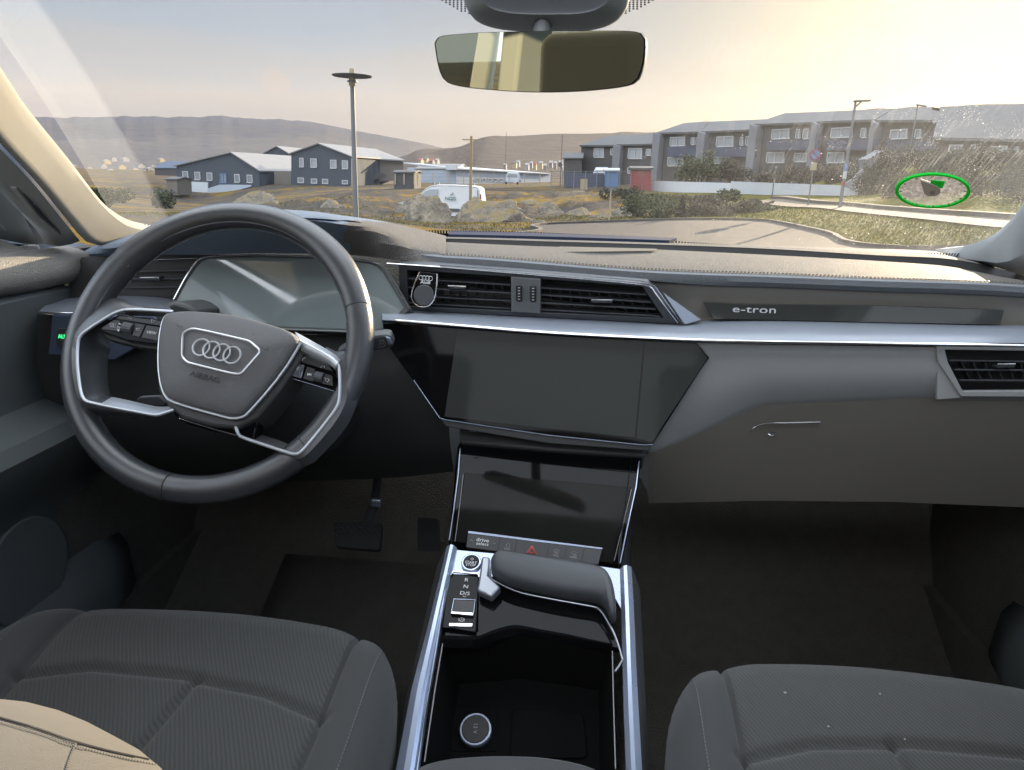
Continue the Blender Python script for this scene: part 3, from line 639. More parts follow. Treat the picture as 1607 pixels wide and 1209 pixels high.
# left end cap and corner of dash
loft('dash_corner', [YL([(96, 398, 1.2), (140, 388, 1.2), (160, 385, 1.2), (205, 376, 1.2)]), YL([(150, 396, 1.15), (165, 392, 1.15), (190, 388, 1.15), (215, 384, 1.15)]), YL([(152, 406, 1.13), (170, 404, 1.13), (195, 402, 1.12), (230, 400, 1.1)])], 'hood', dash, n=16)
lf = [YL([(128, 404, 1.12), (175, 401, 1.10), (205, 399, 1.09), (320, 400, 1.075), (350, 400, 1.07)]), YL([(100, 470, 1.11), (165, 468, 1.10), (185, 466, 1.09), (262, 474, 1.08), (350, 474, 1.08)])]
loft('driver_face', lf, 'black', dash, n=16, smooth=False)
lsb = [(80, 471, 1.10), (110, 468, 1.10), (187, 464.5, 1.09), (262, 466, 1.09), (300, 478, 1.08)]
lsf = [(61, 489, .995), (115, 490, 1.0), (187, 488, 1.0), (250, 489, 1.0), (300, 494, 1.0)]
loft('silver_shelf', [YL(lsb), YL(lsf), YL([(u, v+4, y) for u, v, y in lsf])], 'shelf', dash, n=24)
tube('chrome_line', resample(YL([(60, 490.5), (115, 491.6), (187, 489.5), (240, 490)], .992), 20), .0013, 'chrome', dash, seg=6)

# ---- air vents
def vent(label, lines, pl, tabs, frame=None, depth=.03, back=None, n_fins=9, lean=0.0):
    v_ = bpy.data.objects.new('air_vent', None); COL.objects.link(v_); v_.parent = dash; v_.location = pl.o-Vector(wloc(dash)); v_['label'] = label
    bk = [pl.at(u, v, -depth) for u, v in back]
    # box behind: back plate and four inner walls
    m = MB(); fr_ = [pl.at(u, v, 0) for u, v in back]; m.quad(*bk)
    for i in range(len(bk)): j = (i+1) % len(bk); m.quad(fr_[i], fr_[j], bk[j], bk[i])
    m.build('duct', 'ruber', v_, smooth=False)
    for (a, b) in lines:
        A, B = pl.at(*a, -.006), pl.at(*b, -.006); d = (B-A)
        m = MB(); m.box((A+B)/2, d/2, pl.n*.006+Vector((0, 0, .0006)), Vector((0, 0, .0011))); m.build('slat', 'slat', v_, bevel=.0006)
    m = MB(); u0 = min(a[0] for a, b in lines); u1 = max(b[0] for a, b in lines); (a, b), (c, d) = lines[0], lines[-1]
    for k in range(1, n_fins):
        t = k/n_fins; p = pl.at(a[0]+(b[0]-a[0])*t, a[1]+(b[1]-a[1])*t, -.018); q = pl.at(c[0]+(d[0]-c[0])*t, c[1]+(d[1]-c[1])*t, -.018); m.box((p+q)/2, Vector((.0007, 0, 0)), pl.n*.006, (q-p)*.5)
    m.build('fins', 'slat', v_, smooth=False)
    for (a, b) in tabs:
        A, B = pl.at(*a, .003), pl.at(*b, .003); c = (A+B)/2; d = (B-A)/2
        tb = MB(); tb.box(c-pl.n*.004+Vector((0, 0, -.001)), d*.98, pl.n*.006, Vector((0, 0, .0024))); o = tb.build('tab', 'slat', v_, bevel=.001); 
        o2 = MB(); o2.box(c+pl.n*.001+Vector((0, 0, .0012)), d, pl.n*.0022, Vector((0, 0, .0011))); o2.build('tab_trim', 'chrome', o, bevel=.0005)
    return v_
VP = Plane.pts(Yp(640, 450, 1.06), Yp(1030, 470, 1.052), Yp(850, 490, 1.062))
vent('centre left air vent behind the phone holder', [((640, 436), (802, 446)), ((640, 450), (802, 459)), ((640, 463), (802, 471)), ((641, 474), (802, 483))], VP, [((703, 449.5), (732, 450.5))], back=[(640, 425), (802, 437), (802, 489), (640, 481)], n_fins=12)
vent('centre right air vent with slanted end', [((848, 450.5), (1014, 461)), ((848, 461.5), (1021, 473)), ((848, 474), (1029, 484)), ((848, 484.5), (1036, 495))], VP, [((928, 471), (961, 472))], back=[(848, 440), (1008, 450), (1042, 500), (848, 491)], n_fins=11)
# frames between and around
ring = [(630, 418), (824, 432.5), (1016, 449), (1046, 474), (1066, 507), (1048, 508), (860, 498), (640, 486)]
def framed(name, outer, inner, pl, off, depth, mat, parent, bevel=0):
    """flat ring between two outlines with the same number of points"""
    n = len(outer); A = [pl.at(u, v, off) for u, v in outer]; B = [pl.at(u, v, off) for u, v in inner]; d = pl.n*-depth
    vs = A+B+[p+d for p in A]+[p+d for p in B]; fs = []
    for i in range(n):
        j = (i+1) % n; fs += [(i, j, n+j, n+i), (2*n+i, 3*n+i, 3*n+j, 2*n+j), (i, 2*n+i, 2*n+j, j), (n+i, n+j, 3*n+j, 3*n+i)]
    return mk(name, vs, fs, mat, parent, bevel=bevel)
framed('vent_surround', [(625, 414), (820, 429), (1018, 445.5), (1070, 509), (860, 499), (628, 487)], [(639, 424), (820, 436), (1008, 450), (1042, 500), (860, 491.5), (641, 481)], VP, .002, .02, 'slat', dash, .001)
dv = MB(); dvc = [(802, 435), (848, 438.5), (848, 493), (802, 490)]; slab('vent_divider', VP.L(dvc, .004), VP.n*-.02, 'trim', dash, bevel=.0012)
for u, v in ((814.5, 461), (836.5, 462)):
    w_ = slab('vent_thumbwheel', roundpoly(VP.L([(u-5, v-13), (u+5, v-12.4), (u+5, v+13), (u-5, v+12.4)], .0085), .003), VP.n*-.01, 'ruber', dash, bevel=.001)
    tube('ring', roundpoly(VP.L([(u-5.6, v-14), (u+5.6, v-13.4), (u+5.6, v+14), (u-5.6, v+13.4)], .0055), .003), .0004, 'grey_ink', w_, closed=True, seg=5)
    m = MB()
    for k in range(5): m.box(VP.at(u, v-9+4.5*k, .0092), VP.ex*.0016, VP.ey*.0005, VP.n*.0003)
    m.build('marks', 'white_ink', w_, smooth=False)
# bright double line over the vents, down their right end
tube('vent_chrome', resample(VP.L([(607, 413.8), (700, 420), (816, 430), (917, 438.6), (1000, 446), (1014, 448), (1022, 451.5), (1034, 468), (1050, 489), (1064, 507)], .004), 70, False), .0011, 'chrome', dash, seg=6)
tube('vent_chrome', resample(VP.L([(690, 416.5), (816, 425.5), (917, 433.5), (1005, 441.5), (1018, 444), (1028, 449), (1042, 469), (1056, 489), (1070, 508)], .004), 70, False), .0006, 'chrome', dash, seg=5)
slab('silver_facet', [Yp(1041, 460, 1.062), Yp(1100, 502, 1.060), Yp(1076, 509, 1.045), Yp(1073, 508, 1.045)], (0, .01, 0), 'facet', dash, smooth=False)
# left vent
LVP = Plane.pts(Yp(200, 440, 1.085), Yp(300, 440, 1.07), Yp(240, 465, 1.082))
vent('left air vent seen through the steering wheel', [((205, 426.8), (300, 424)), ((194, 438.3), (292, 437)), ((186, 451.2), (286, 450.4))], LVP, [((221, 437), (252, 436.6))], back=[(170, 409), (308, 405), (276, 465), (170, 466)], n_fins=8)
tube('vent_chrome', resample(LVP.L([(215, 409.6), (260, 407), (310, 405.2)], .004), 14), .0011, 'chrome', dash, seg=6)
# right vent
RVP = Plane.pts(Yp(1480, 560, .978), Yp(1660, 565, .978), Yp(1520, 612, .972))
slab('vent_corner', [RVP.at(u, v, .0015) for u, v in ((1471, 560), (1473, 567), (1510, 624), (1471, 627))], RVP.n*-.006, 'dash', dash, smooth=False)
framed('vent_surround', [(1470, 544), (1700, 547), (1700, 624), (1508, 623), (1472, 568)], [(1483, 549), (1690, 552), (1690, 613), (1511, 614), (1488, 569)], RVP, .004, .012, 'dash', dash, .001)
vent('right air vent at the passenger end of the dashboard', [((1486, 566), (1690, 569)), ((1495, 580.5), (1690, 582)), ((1503, 597), (1690, 598))], RVP, [((1563, 573.4), (1592, 573))], back=[(1483, 549), (1690, 552), (1690, 613), (1511, 614), (1488, 569)], n_fins=11)

# ---- decor strip with lettering
DPn = Plane.pts(Yp(1120, 490, 1.075), Yp(1570, 500, 1.075), Yp(1300, 481, 1.079))
dec = slab('gloss_strip', DPn.L([(1103, 474), (1154, 477), (1397, 480.5), (1576, 487), (1570, 510), (1397, 507), (1200, 502.5), (1120, 501)], .002), (0, .006, 0), 'decor', dash, bevel=.0006)
text('lettering', 'e-tron', DPn.at(1184, 486.4, .0032), DPn.at(1214, 487)-DPn.at(1154, 485.4), (0, 0, 1), .0145, 'white_ink', dec, sx=1.6, cspace=1.05, bold=.0001)

# ---- instrument display
IP = Plane.pts(Yp(300, 410, 1.055), Yp(600, 415, 1.045), Yp(450, 517, 1.005))
co = [(273, 470), (290, 438), (305, 415), (313, 406.5), (325, 402.6), (351, 401), (407, 400.2), (497, 402.6), (553, 406.8), (583, 410.5), (596, 415.5), (604, 423), (622, 453), (640, 484), (622, 503), (604, 519.5), (588, 522.5), (443, 517), (330, 510), (282, 500)]
ci = [(277, 470), (293, 440), (308, 418), (315, 410), (326, 406), (351, 404.4), (407, 403.6), (497, 406), (553, 410), (580, 413.6), (592, 418.5), (600, 426), (618, 455), (634, 483), (618, 500), (602, 515), (588, 518), (443, 512.5), (330, 506), (285, 497)]
slab('instrument_display', IP.L(ci, .001), IP.n*-.01, 'cluster', dash, smooth=False)
framed('display_bezel', [(u+(u-455)*.02, v+(v-460)*.02) for u, v in co], ci, IP, .0025, .02, 'black', dash, .0008)
tube('display_chrome', resample(IP.L(co[:14], .0035), 70, False), .0011, 'chrome', dash, seg=6)
tube('display_edge', resample(IP.L([co[14], co[15], co[16], co[17], co[18]], .0035), 40, False), .0016, 'trim', dash, seg=6)

# ---- touch screen
TP = Plane.pts(Yp(700, 516, .982), Yp(1090, 538, .982), Yp(800, 665, .942))
tso = [(600, 507.5), (626, 508.8), (700, 513.4), (861, 526), (1000, 533.8), (1094, 538.5), (1113, 562), (1100, 580), (1025, 697), (1010, 698), (860, 682), (691, 657), (650, 600), (604, 536)]
tch = slab('touch_screen_panel', TP.L(tso, 0), TP.n*-.014, 'piano', dash, bevel=.0008)
tch['label'] = 'large gloss black touch screen panel in the middle'
slab('touch_screen', TP.L([(718.5, 515.5), (860, 526.8), (1010, 535), (996, 686.5), (860, 672.5), (697.5, 654)], .0006), TP.n*-.0015, 'screen', tch, smooth=False)
slab('screen_wing', TP.L([(1012.5, 535.4), (1092, 539.5), (1110.5, 562), (1023, 694), (999, 688)], .0006), TP.n*-.0015, 'screen', tch, smooth=False)
tube('panel_edge', resample(TP.L([(649, 597), (691, 658), (860, 683.5), (1010, 699), (1025, 698)], .001), 40, False), .0007, 'alu', tch, seg=5)
slab('lower_bezel', TP.L([(691, 658), (860, 683), (1010, 699), (1024, 698), (1018, 708), (860, 696), (700, 670)], -.004), TP.n*-.02, 'black', tch, bevel=.001)
box('bezel_glint', Yp(742, 677, .938), (.0035, 0, 0), (0, .0005, 0), (0, 0, .0008), 'alu_dk', tch)  # small blue glint put in as a sliver of metal

# ---- light switch panel on the left
SP = Plane.pts(Yp(80, 500, 1.0), Yp(200, 500, .995), Yp(100, 556, 1.0))
sw = slab('light_switch_panel', SP.L([(81, 494), (240, 496), (262, 520), (215, 545), (180, 566), (74, 557), (78, 530)], .003), SP.n*-.02, 'switch', dash, bevel=.002)
bt = slab('auto_button', roundpoly(SP.L([(89, 516), (118, 515), (118, 545), (88, 543)], .006), .004), SP.n*-.004, 'black', sw, bevel=.0008)
text('auto_lettering', 'AUTO', SP.at(102, 529, .0068), SP.ex, SP.ey, .0085, 'green_led', bt, sx=.95, bold=.0002)
# ================================================================== STEERING WHEEL
TILT = 0.5679; WC = Yp(341.6, 542.2, .7974); WN = Vector((0, -math.cos(TILT), math.sin(TILT)))
WP = Plane(WC, WN)
sw_r = root('steering_wheel', WC, 'dark leather steering wheel with silver spokes and four-ring badge', 'steering wheel')
def WL(l, off=0.0): return [WP.at(p[0], p[1], off+(p[2] if len(p) > 2 else 0)) for p in l]
RM, RA, RB_ = .1695, .0158, .0175
rim_pts = []
NR = 160
vs = []; fs = []; SEG = 18
seams = [math.atan2(*( (lambda q: (q.dot(WP.ey), q.dot(WP.ex)))(WP.at(u, v)-WC))) for u, v in ((180, 397), (572, 482), (264, 772), (520, 742))]
for i in range(NR):
    a = 2*math.pi*i/NR; rad = WP.ex*math.cos(a)+WP.ey*math.sin(a)
    g = 1.0
    # thumb rests thicken the rim a little at ten, two and the spoke roots
    for c0, w, k in ((2.45, .28, .10), (.75, .28, .10)):
        dd = abs((a-c0+math.pi) % (2*math.pi)-math.pi); g += k*math.exp(-(dd/w)**2)
    for sa in seams:
        dd = abs((a-sa+math.pi) % (2*math.pi)-math.pi); g -= .07*math.exp(-(dd/.012)**2)
    for k in range(SEG):
        b = 2*math.pi*k/SEG; vs.append(WC+rad*(RM+math.cos(b)*RA*g)+WP.n*(math.sin(b)*RB_*g))
for i in range(NR):
    for k in range(SEG):
        fs.append((i*SEG+k, i*SEG+(k+1) % SEG, ((i+1) % NR)*SEG+(k+1) % SEG, ((i+1) % NR)*SEG+k))
rim = mk('rim', vs, fs, 'wheel', sw_r, ang=180)
# seams as fine dark grooves and thread on the inner side of the rim
for sa in seams:
    sm = MB()
    rad = WP.ex*math.cos(sa)+WP.ey*math.sin(sa); tg = WP.n.cross(rad)
    loop = [WC+rad*(RM+math.cos(b)*(RA*.955))+WP.n*(math.sin(b)*(RB_*.955)) for b in [math.pi*2*k/20 for k in range(21)]]
    sm.tube(loop, .0011, 6); sm.build('rim_seam', 'ruber', rim, smooth=False)
st = MB()
for i in range(260):
    a = R(12)+(R(168)-R(12))*i/260; a2 = a+R(.38)
    q = lambda a_, b: WC+(WP.ex*math.cos(a_)+WP.ey*math.sin(a_))*(RM+math.cos(b)*RA*1.0)+WP.n*(math.sin(b)*RB_*1.0)
    p0, p1 = q(a, math.pi-.55), q(a2, math.pi-.62); st.box((p0+p1)/2, (p1-p0)*.5, WP.n*.0005, (p0-WC).normalized()*.0005)
st.build('rim_stitching', 'grey_ink', rim, smooth=False)

# hub cover: domed airbag lid
hub_o = [(263, 494), (279, 491), (298, 490), (325, 491.5), (351, 494), (380, 498.5), (402, 504), (433, 513), (450, 518.5), (463, 525), (470, 533), (471, 539), (464, 551), (450, 573), (433, 596.5), (412, 622), (393, 643), (384, 652), (374, 655.5), (361, 655.5), (340, 650), (314, 643), (290, 636), (274, 630.5), (264, 625), (258, 617), (253, 601), (250.5, 583), (249.8, 563), (250.3, 545), (252, 526), (255.5, 508), (258.5, 499)]
HO = .030
base_o = resample(WL(hub_o+[hub_o[0]], HO-.004), 97, True)[:96]
cen = WP.at(357, 563, HO)
rows = []
for t, h in ((1.02, -.030), (1.01, -.010), (1.0, -.003), (.975, .0015), (.94, .0035), (.85, .006), (.7, .0085), (.5, .0105), (.28, .0115), (.08, .012)):
    rows.append([cen+(p-cen)*t+WP.n*h+WP.n*(.004 if t < 1 else .0) for p in base_o])
n_ = 96; vs = [p for r_ in rows for p in r_]; fs = [(j*n_+i, j*n_+(i+1) % n_, (j+1)*n_+(i+1) % n_, (j+1)*n_+i) for j in range(len(rows)-1) for i in range(n_)]; fs.append(tuple(range((len(rows)-1)*n_, len(rows)*n_)))
hub = mk('airbag_cover', vs, fs, 'airbag', sw_r, ang=60)
def hubz(u, v, k=0.0):   # lift of the domed lid at a pixel
    p = WP.at(u, v, HO); best = 1e9
    d = (p-cen); d = d-WP.n*d.dot(WP.n)
    for q in base_o[::2]:
        e = q-cen; e = e-WP.n*e.dot(WP.n)
        if e.length > 1e-6 and d.length > 1e-6:
            an = d.angle(e)
            if an < best: best = an; R0 = e.length
    t = d.length/R0
    hs = ((1.0, .001), (.975, .0055), (.94, .0075), (.85, .010), (.7, .0125), (.5, .0145), (.28, .0155), (.08, .016), (0, .016))
    for (a, ha), (b, hb) in zip(hs, hs[1:]):
        if a >= t >= b: return HO+ha+(hb-ha)*(a-t)/(a-b)+k
    return HO+k
def HL(l, k=0.0): return [WP.at(u, v, hubz(u, v, k)) for u, v in l]
def dens(l, n, closed=False):
    l = [Vector((a, b, 0)) for a, b in l]; l = l+[l[0]] if closed else l
    r_ = resample(l, n, False); return [(p.x, p.y) for p in (r_[:-1] if closed else r_)]
# bright edging round the lid (left, bottom, right)
ed = dens([(264, 493.5), (258.5, 499), (255, 508), (251.5, 526), (249.8, 545), (249.2, 563), (250, 583), (252.5, 601), (257.5, 617.5), (263.5, 626), (274, 631.5), (290, 637), (314, 644), (340, 651), (361, 656.5), (374, 656.5), (384.5, 653), (393.5, 644), (412.5, 623), (434, 597), (451, 573.5), (465, 551), (471.8, 538)], 110)
tube('lid_trim', [WP.at(u, v, HO-.002) for u, v in ed], .0017, 'silver', sw_r, seg=8)
shield = dens(roundpoly([(287, 524, 0), (301, 515.5, 0), (330, 521, 0), (392, 535.5, 0), (409.5, 551, 0), (377, 588, 0), (360, 585.5, 0), (295, 569, 0), (285, 560, 0)], 6, 3) and [(p.x, p.y) for p in roundpoly([(287, 522, 0), (302, 515.5, 0), (330, 521, 0), (392, 535.5, 0), (409.5, 551, 0), (377, 588, 0), (360, 585.5, 0), (294, 569, 0), (285.5, 560, 0)], 5, 3)], 90, True)
tube('badge_frame', HL(shield, .0005), .0012, 'badge', hub, closed=True, seg=7)
rg = MB()
e_dir = (WP.at(364, 557)-WP.at(315.5, 545)); 
rcs = [WP.at(315.8+16.1*k, 545.2+4.1*k, hubz(315.8+16.1*k, 545.2+4.1*k, .0015)) for k in range(4)]
rr_ = (WP.at(364.5, 557.5)-WP.at(316, 545)).length/3*.715
exr = e_dir.normalized(); eyr = WP.n.cross(exr)
for c_ in rcs:
    mbv = ringv(c_, exr, eyr, rr_, 40); vs = []; fs = []
    for i, p in enumerate(mbv):
        rad = (p-c_).normalized()
        for k in range(6):
            b = 2*math.pi*k/6; vs.append(p+rad*math.cos(b)*.00115+WP.n*math.sin(b)*.0013)
    for i in range(40):
        for k in range(6): fs.append((i*6+k, i*6+(k+1) % 6, ((i+1) % 40)*6+(k+1) % 6, ((i+1) % 40)*6+k))
    rg.add(vs, fs)
rg.build('ring_badge', 'badge', hub)
text('airbag_lettering', 'AIRBAG', WP.at(321.5, 592, hubz(321.5, 592, .0004)), WP.at(337, 595.5)-WP.at(306, 588), WP.ey, .0085, 'emboss', hub, sx=1.15, cspace=1.05, bold=.00015)
for u, v, sx in ((280, 513, 1), (421, 549, -1)):
    mrk = MB(); c_ = WP.at(u, v, hubz(u, v, .0004)); mrk.tube([c_, c_+WP.ex*.0022*sx-WP.ey*.0005], .0003, 4); mrk.tube([c_+WP.ex*.0025*sx, c_+WP.ex*.0048*sx+WP.ey*.0007], .0003, 4); mrk.tube([c_-WP.ex*.0008, c_-WP.ex*.0012+WP.ey*.0026], .0003, 4); mrk.build('horn_mark', 'emboss', hub, smooth=False)

# body behind the lid and the lower spoke
bo = [(262, 497), (300, 494), (402, 508), (465, 530), (520, 560), (526, 600), (470, 610), (440, 640), (420, 668), (440, 700), (462, 712), (440, 712), (376, 690), (320, 672), (282, 662), (262, 640), (250, 640), (246, 560), (185, 540), (160, 516), (190, 494)]
slab('hub_body', WL([(262, 497), (300, 494), (402, 508), (465, 530), (474, 560), (440, 612), (404, 655), (372, 672), (330, 668), (285, 655), (262, 636), (248, 612), (246, 540), (252, 505)], .022), WP.n*-.045, 'black', sw_r, bevel=.003)
slab('lower_spoke', WL([(262, 634), (290, 645), (370, 662), (400, 652), (404, 668), (398, 692), (378, 690), (371, 678), (330, 674), (281, 660)], .012), WP.n*-.02, 'piano', sw_r, bevel=.002)
tube('lower_spoke_edge', WL([(281, 657), (300, 663), (330, 672), (370, 683)], .0145), .0006, 'chrome', sw_r, seg=6)
# left spoke loop
LO = [(272, 489.5), (240, 487.5), (215, 486.3), (194, 487), (180, 491.5), (160, 503), (143, 514), (128.5, 525), (124, 532), (122, 545), (121.3, 563), (122.3, 583), (124.7, 602), (127.5, 617), (131, 626), (137, 630.5), (146, 632.8), (180, 640), (215, 646.5), (246, 651.6), (252, 650.5), (262, 647), (273, 643.5)]
LI = [(266, 497.5), (240, 496), (215, 494.5), (200, 494.5), (186, 499), (166, 511), (158, 519), (157, 528), (159, 537), (155, 548), (153, 563), (153, 583), (154.5, 600), (157, 612), (160, 620), (166, 622), (178, 623.5), (200, 628), (222, 633), (246, 638), (254, 638.5), (262, 638.5), (270, 637)]
LR = [(266, 482), (240, 480), (214, 478), (196, 470), (176, 468), (150, 478), (132, 495), (118, 515), (112, 530), (110, 545), (109, 563), (110, 583), (113, 602), (118, 622), (124, 640), (133, 650), (146, 650), (180, 655), (215, 658), (246, 658), (255, 654), (262, 650), (275, 645)]
NL = 60
lo = resample(WL(LO, .020), NL); li = resample(WL(LI, -.006), NL); lr = resample(WL(LR, .004), NL); lm = [lerp(a, b, .35)-WP.n*.002 for a, b in zip(lo, li)]
tube('spoke_trim', lo, .0019, 'silver', sw_r, seg=8)
# leather flare between rim and trim, on the left flank only
loft('rim_flare', [[p-WP.n*.006 for p in lr[22:52]] if False else [p for p in lr[18:54]], [lerp(a, b, .55)+WP.n*.004 for a, b in zip(lr, lo)][18:54], [p-WP.n*.001 for p in lo][18:54]], 'wheel', sw_r, n=40, smooth=False)
loft('rim_flare', [[p for p in lr[0:20]], [lerp(a, b, .6)+WP.n*.003 for a, b in zip(lr, lo)][0:20], [p-WP.n*.001 for p in lo][0:20]], 'wheel', sw_r, n=24, smooth=False)
inner = loft('spoke_inner_wall', [[p-WP.n*.001 for p in lo[16:43]], lm[16:43], li[16:43], [p-WP.n*.02 for p in li[16:43]]], 'wheel', sw_r, n=40, smooth=False)
loft('spoke_arm', [[p-WP.n*.0005 for p in lo[42:]], [lerp(a, b, .45)+WP.n*.000 for a, b in zip(lo, li)][42:], li[42:], [p-WP.n*.012 for p in li[42:]]], 'silver', sw_r, n=24, smooth=False)
loft('spoke_arm', [[p-WP.n*.0005 for p in lo[:13]], [lerp(a, b, .6) for a, b in zip(lo, li)][:13], [p-WP.n*.012 for p in lm[:13]]], 'silver', sw_r, n=16, smooth=False)
# right spoke
RO = [(470, 535), (490, 545), (510, 556), (524, 565.5), (530, 572), (532.5, 583), (533.5, 600), (533.2, 618), (531.5, 632), (527, 642), (510, 665), (490, 690), (474, 708), (468, 712.5), (460, 713), (440, 707), (410, 697), (384, 688), (376, 684), (372.5, 678), (370, 670)]
ro = resample(WL(RO, .020), NL)
tube('spoke_trim', ro, .0019, 'silver', sw_r, seg=8)
RR_ = [(462, 521), (482, 528), (505, 540), (528, 552), (545, 552), (556, 570), (562, 592), (562, 618), (556, 645), (545, 668), (526, 692), (505, 714), (490, 728), (476, 732), (455, 728), (432, 722), (405, 712), (380, 700), (372, 694), (369, 686), (368, 676)]
rr2 = resample(WL(RR_, .004), NL)
loft('rim_flare', [[p for p in rr2[8:46]], [lerp(a, b, .55)+WP.n*.004 for a, b in zip(rr2, ro)][8:46], [p-WP.n*.001 for p in ro][8:46]], 'wheel', sw_r, n=40, smooth=False)
RI = [(474, 552), (492, 561), (508, 569), (518, 574), (523, 578), (526, 588), (526.5, 602), (526, 616), (524, 629), (518, 640), (504, 660), (484, 684), (471, 699), (466, 702), (458, 700), (440, 692), (415, 684), (392, 677), (384, 674), (380, 671), (378, 666)]
ri = resample(WL(RI, -.004), NL)
loft('spoke_inner_wall', [[p-WP.n*.001 for p in ro[16:]], [lerp(a, b, .5)-WP.n*.003 for a, b in zip(ro, ri)][16:], ri[16:], [p-WP.n*.02 for p in ri[16:]]], 'black', sw_r, n=44, smooth=False)
loft('spoke_arm', [[WP.at(u, v, .019) for u, v in ((463, 522), (480, 531), (505, 545), (524, 556), (534, 566))], [WP.at(u, v, .0235) for u, v in ((470, 535), (482, 541), (505, 553), (522, 564), (530, 573))], [WP.at(u, v, .0225) for u, v in ((473, 551), (485, 556.5), (502, 564), (518, 572), (526, 580))]], 'silver', sw_r, n=20, smooth=False, solid=.002)
# button pods
pl_ = slab('button_pod', WL([(154, 515), (186, 493.5), (256, 502.5), (251, 541), (200, 535), (160, 521)], .016), WP.n*-.010, 'piano', sw_r, bevel=.0012)
pl_['label'] = 'gloss black button pod on the left spoke'
slab('pod_underside', WL([(155, 517), (200, 533), (250, 540.5), (249, 549), (215, 544), (168, 532)], .006), WP.n*-.014, 'black', pl_, bevel=.001)
btn = [('upper_button', [(187, 495), (254, 504), (252.5, 512), (181, 500)]), ('outer_button', [(160, 515), (179, 502), (187.5, 503.3), (185.5, 520), (160, 517)]), ('return_button', [(211, 507.5), (228, 510), (219, 529), (207.5, 527)]), ('view_button', [(230, 510.5), (252, 513.8), (249, 535.5), (221.5, 530)])]
for nm, pts in btn: slab(nm, WL(pts, .0172), WP.n*-.002, 'blk2', pl_, bevel=.0005)
def wheelroll(u, v, parent, h=17, w=15):
    a, b = WP.at(u, v-h/2, .0185), WP.at(u-1.5, v+h/2, .0185); ax = (WP.at(u+w/2, v+1.6, .0185)-WP.at(u-w/2, v-1.6, .0185)); c_ = (a+b)/2; r_ = (a-b).length/2; ad = ax.normalized(); o = MB(); ring_ = []
    vs = []; fs = []; n = 28; yd = WP.n; xd = ad.cross(yd).normalized()
    for s in (-1, 1):
        for k in range(n): a_ = 2*math.pi*k/n; rr = r_*(1.0 if k % 2 else .955); vs.append(c_-WP.n*r_*.55+ad*s*ax.length/2+xd*math.cos(a_)*rr+yd*math.sin(a_)*rr)
    fs = [(k, (k+1) % n, n+(k+1) % n, n+k) for k in range(n)]+[tuple(range(n)), tuple(range(n, 2*n))]; return mk('thumbwheel', vs, fs, 'slat', parent, smooth=False)
wheelroll(200, 514, pl_)
xw = WP.at(260, 520)-WP.at(200, 511)
def wt(body, u, v, size, parent, mat='white_ink', off=.0176, sx=1.0): return text('button_lettering', body, WP.at(u, v, off), xw, WP.ey, size, mat, parent, extrude=.0001, sx=sx)
wt('VIEW', 237.5, 522.5, .0050, pl_, sx=1.05); wt('OK', 187, 514.5, .0042, pl_)
ic = MB()
def wq(u, v, off=.0177): return WP.at(u, v, off)
for tri in ([(200.5, 498.5), (206, 496.7), (206.5, 501)], [(237.5, 501.5), (238.5, 507.5), (243.5, 504.2)]):
    L_ = [wq(*p) for p in tri]; ic.tube(L_+[L_[0]], .00022, 4)
for tri in ([(187, 506.5), (190, 509.5), (185.6, 509.2)], [(183.5, 517), (188.5, 517.6), (185.8, 521)]): ic.add([wq(*p) for p in tri], [(0, 1, 2)])
L_ = [wq(*p) for p in ((173, 507.5), (181, 508.6), (180.5, 514), (173.5, 513), (172.5, 510), (173, 507.5))]; ic.tube(L_, .00022, 4); ic.tube([wq(176, 508), wq(175.8, 513.4)], .00022, 4); ic.tube([wq(178.4, 508.4), (wq(178.2, 513.6))], .00022, 4)
ic.tube([wq(219, 515), wq(213, 516.5), wq(218, 519), wq(213, 516.5), wq(216, 515)], .00022, 4); ic.tube([wq(214, 516.5), wq(218.5, 516), wq(219, 518.5), wq(214, 519)], .00022, 4)
ic.build('button_symbols', 'white_ink', pl_, smooth=False)
pr_ = slab('button_pod', WL([(472, 555), (480, 556), (523, 577), (527, 601), (527, 614), (448, 590)], .016), WP.n*-.012, 'piano', sw_r, bevel=.0012)
pr_['label'] = 'gloss black button pod on the right spoke'
for nm, pts in (('upper_button', [(473, 558.5), (480, 558.5), (516, 573.5), (522, 583), (466, 566.5)]), ('star_button', [(463, 570), (478, 573.5), (472.5, 594), (449, 587.5)]), ('skip_button', [(481.5, 575.5), (494, 579.5), (491, 599), (475.5, 594.5)]), ('voice_button', [(510, 586.5), (521, 590), (522.5, 606), (505, 602)])):
    slab(nm, WL(pts, .0172), WP.n*-.002, 'blk2' if nm != 'star_button' else 'alu_dk', pr_, bevel=.0005)
wheelroll(500.5, 591, pr_, 16, 13)
xw = WP.at(520, 590)-WP.at(470, 575)
wt('*', 466, 581, .011, pr_); ic = MB()
for u in (482.5, 485.2): ic.add([wq(u, 585.2), wq(u+2.6, 588), wq(u-.2, 590)], [(0, 1, 2)])
ic.tube([wq(488.4, 586.4), wq(488, 590.4)], .0003, 4)
ic.tube([wq(474.5, 566.5), wq(475, 563.8), wq(477, 562.2), wq(479.5, 561.8)], .0004, 5); ic.tube([wq(502, 576), wq(504, 577), wq(506, 574)], .0003, 4); ic.tube([wq(508, 576.5), wq(509.5, 574.5), wq(508.7, 577.5)], .0003, 4)
ic.tube([wq(508, 593), wq(512, 594), wq(511, 598)], .0003, 4); ic.tube([wq(514, 594), wq(517, 597), wq(513, 600)], .0003, 4)
ic.build('button_symbols', 'white_ink', pr_, smooth=False)
tube('pod_edge', WL([(448, 591), (527, 615)], .013), .0005, 'alu', pr_, seg=5)
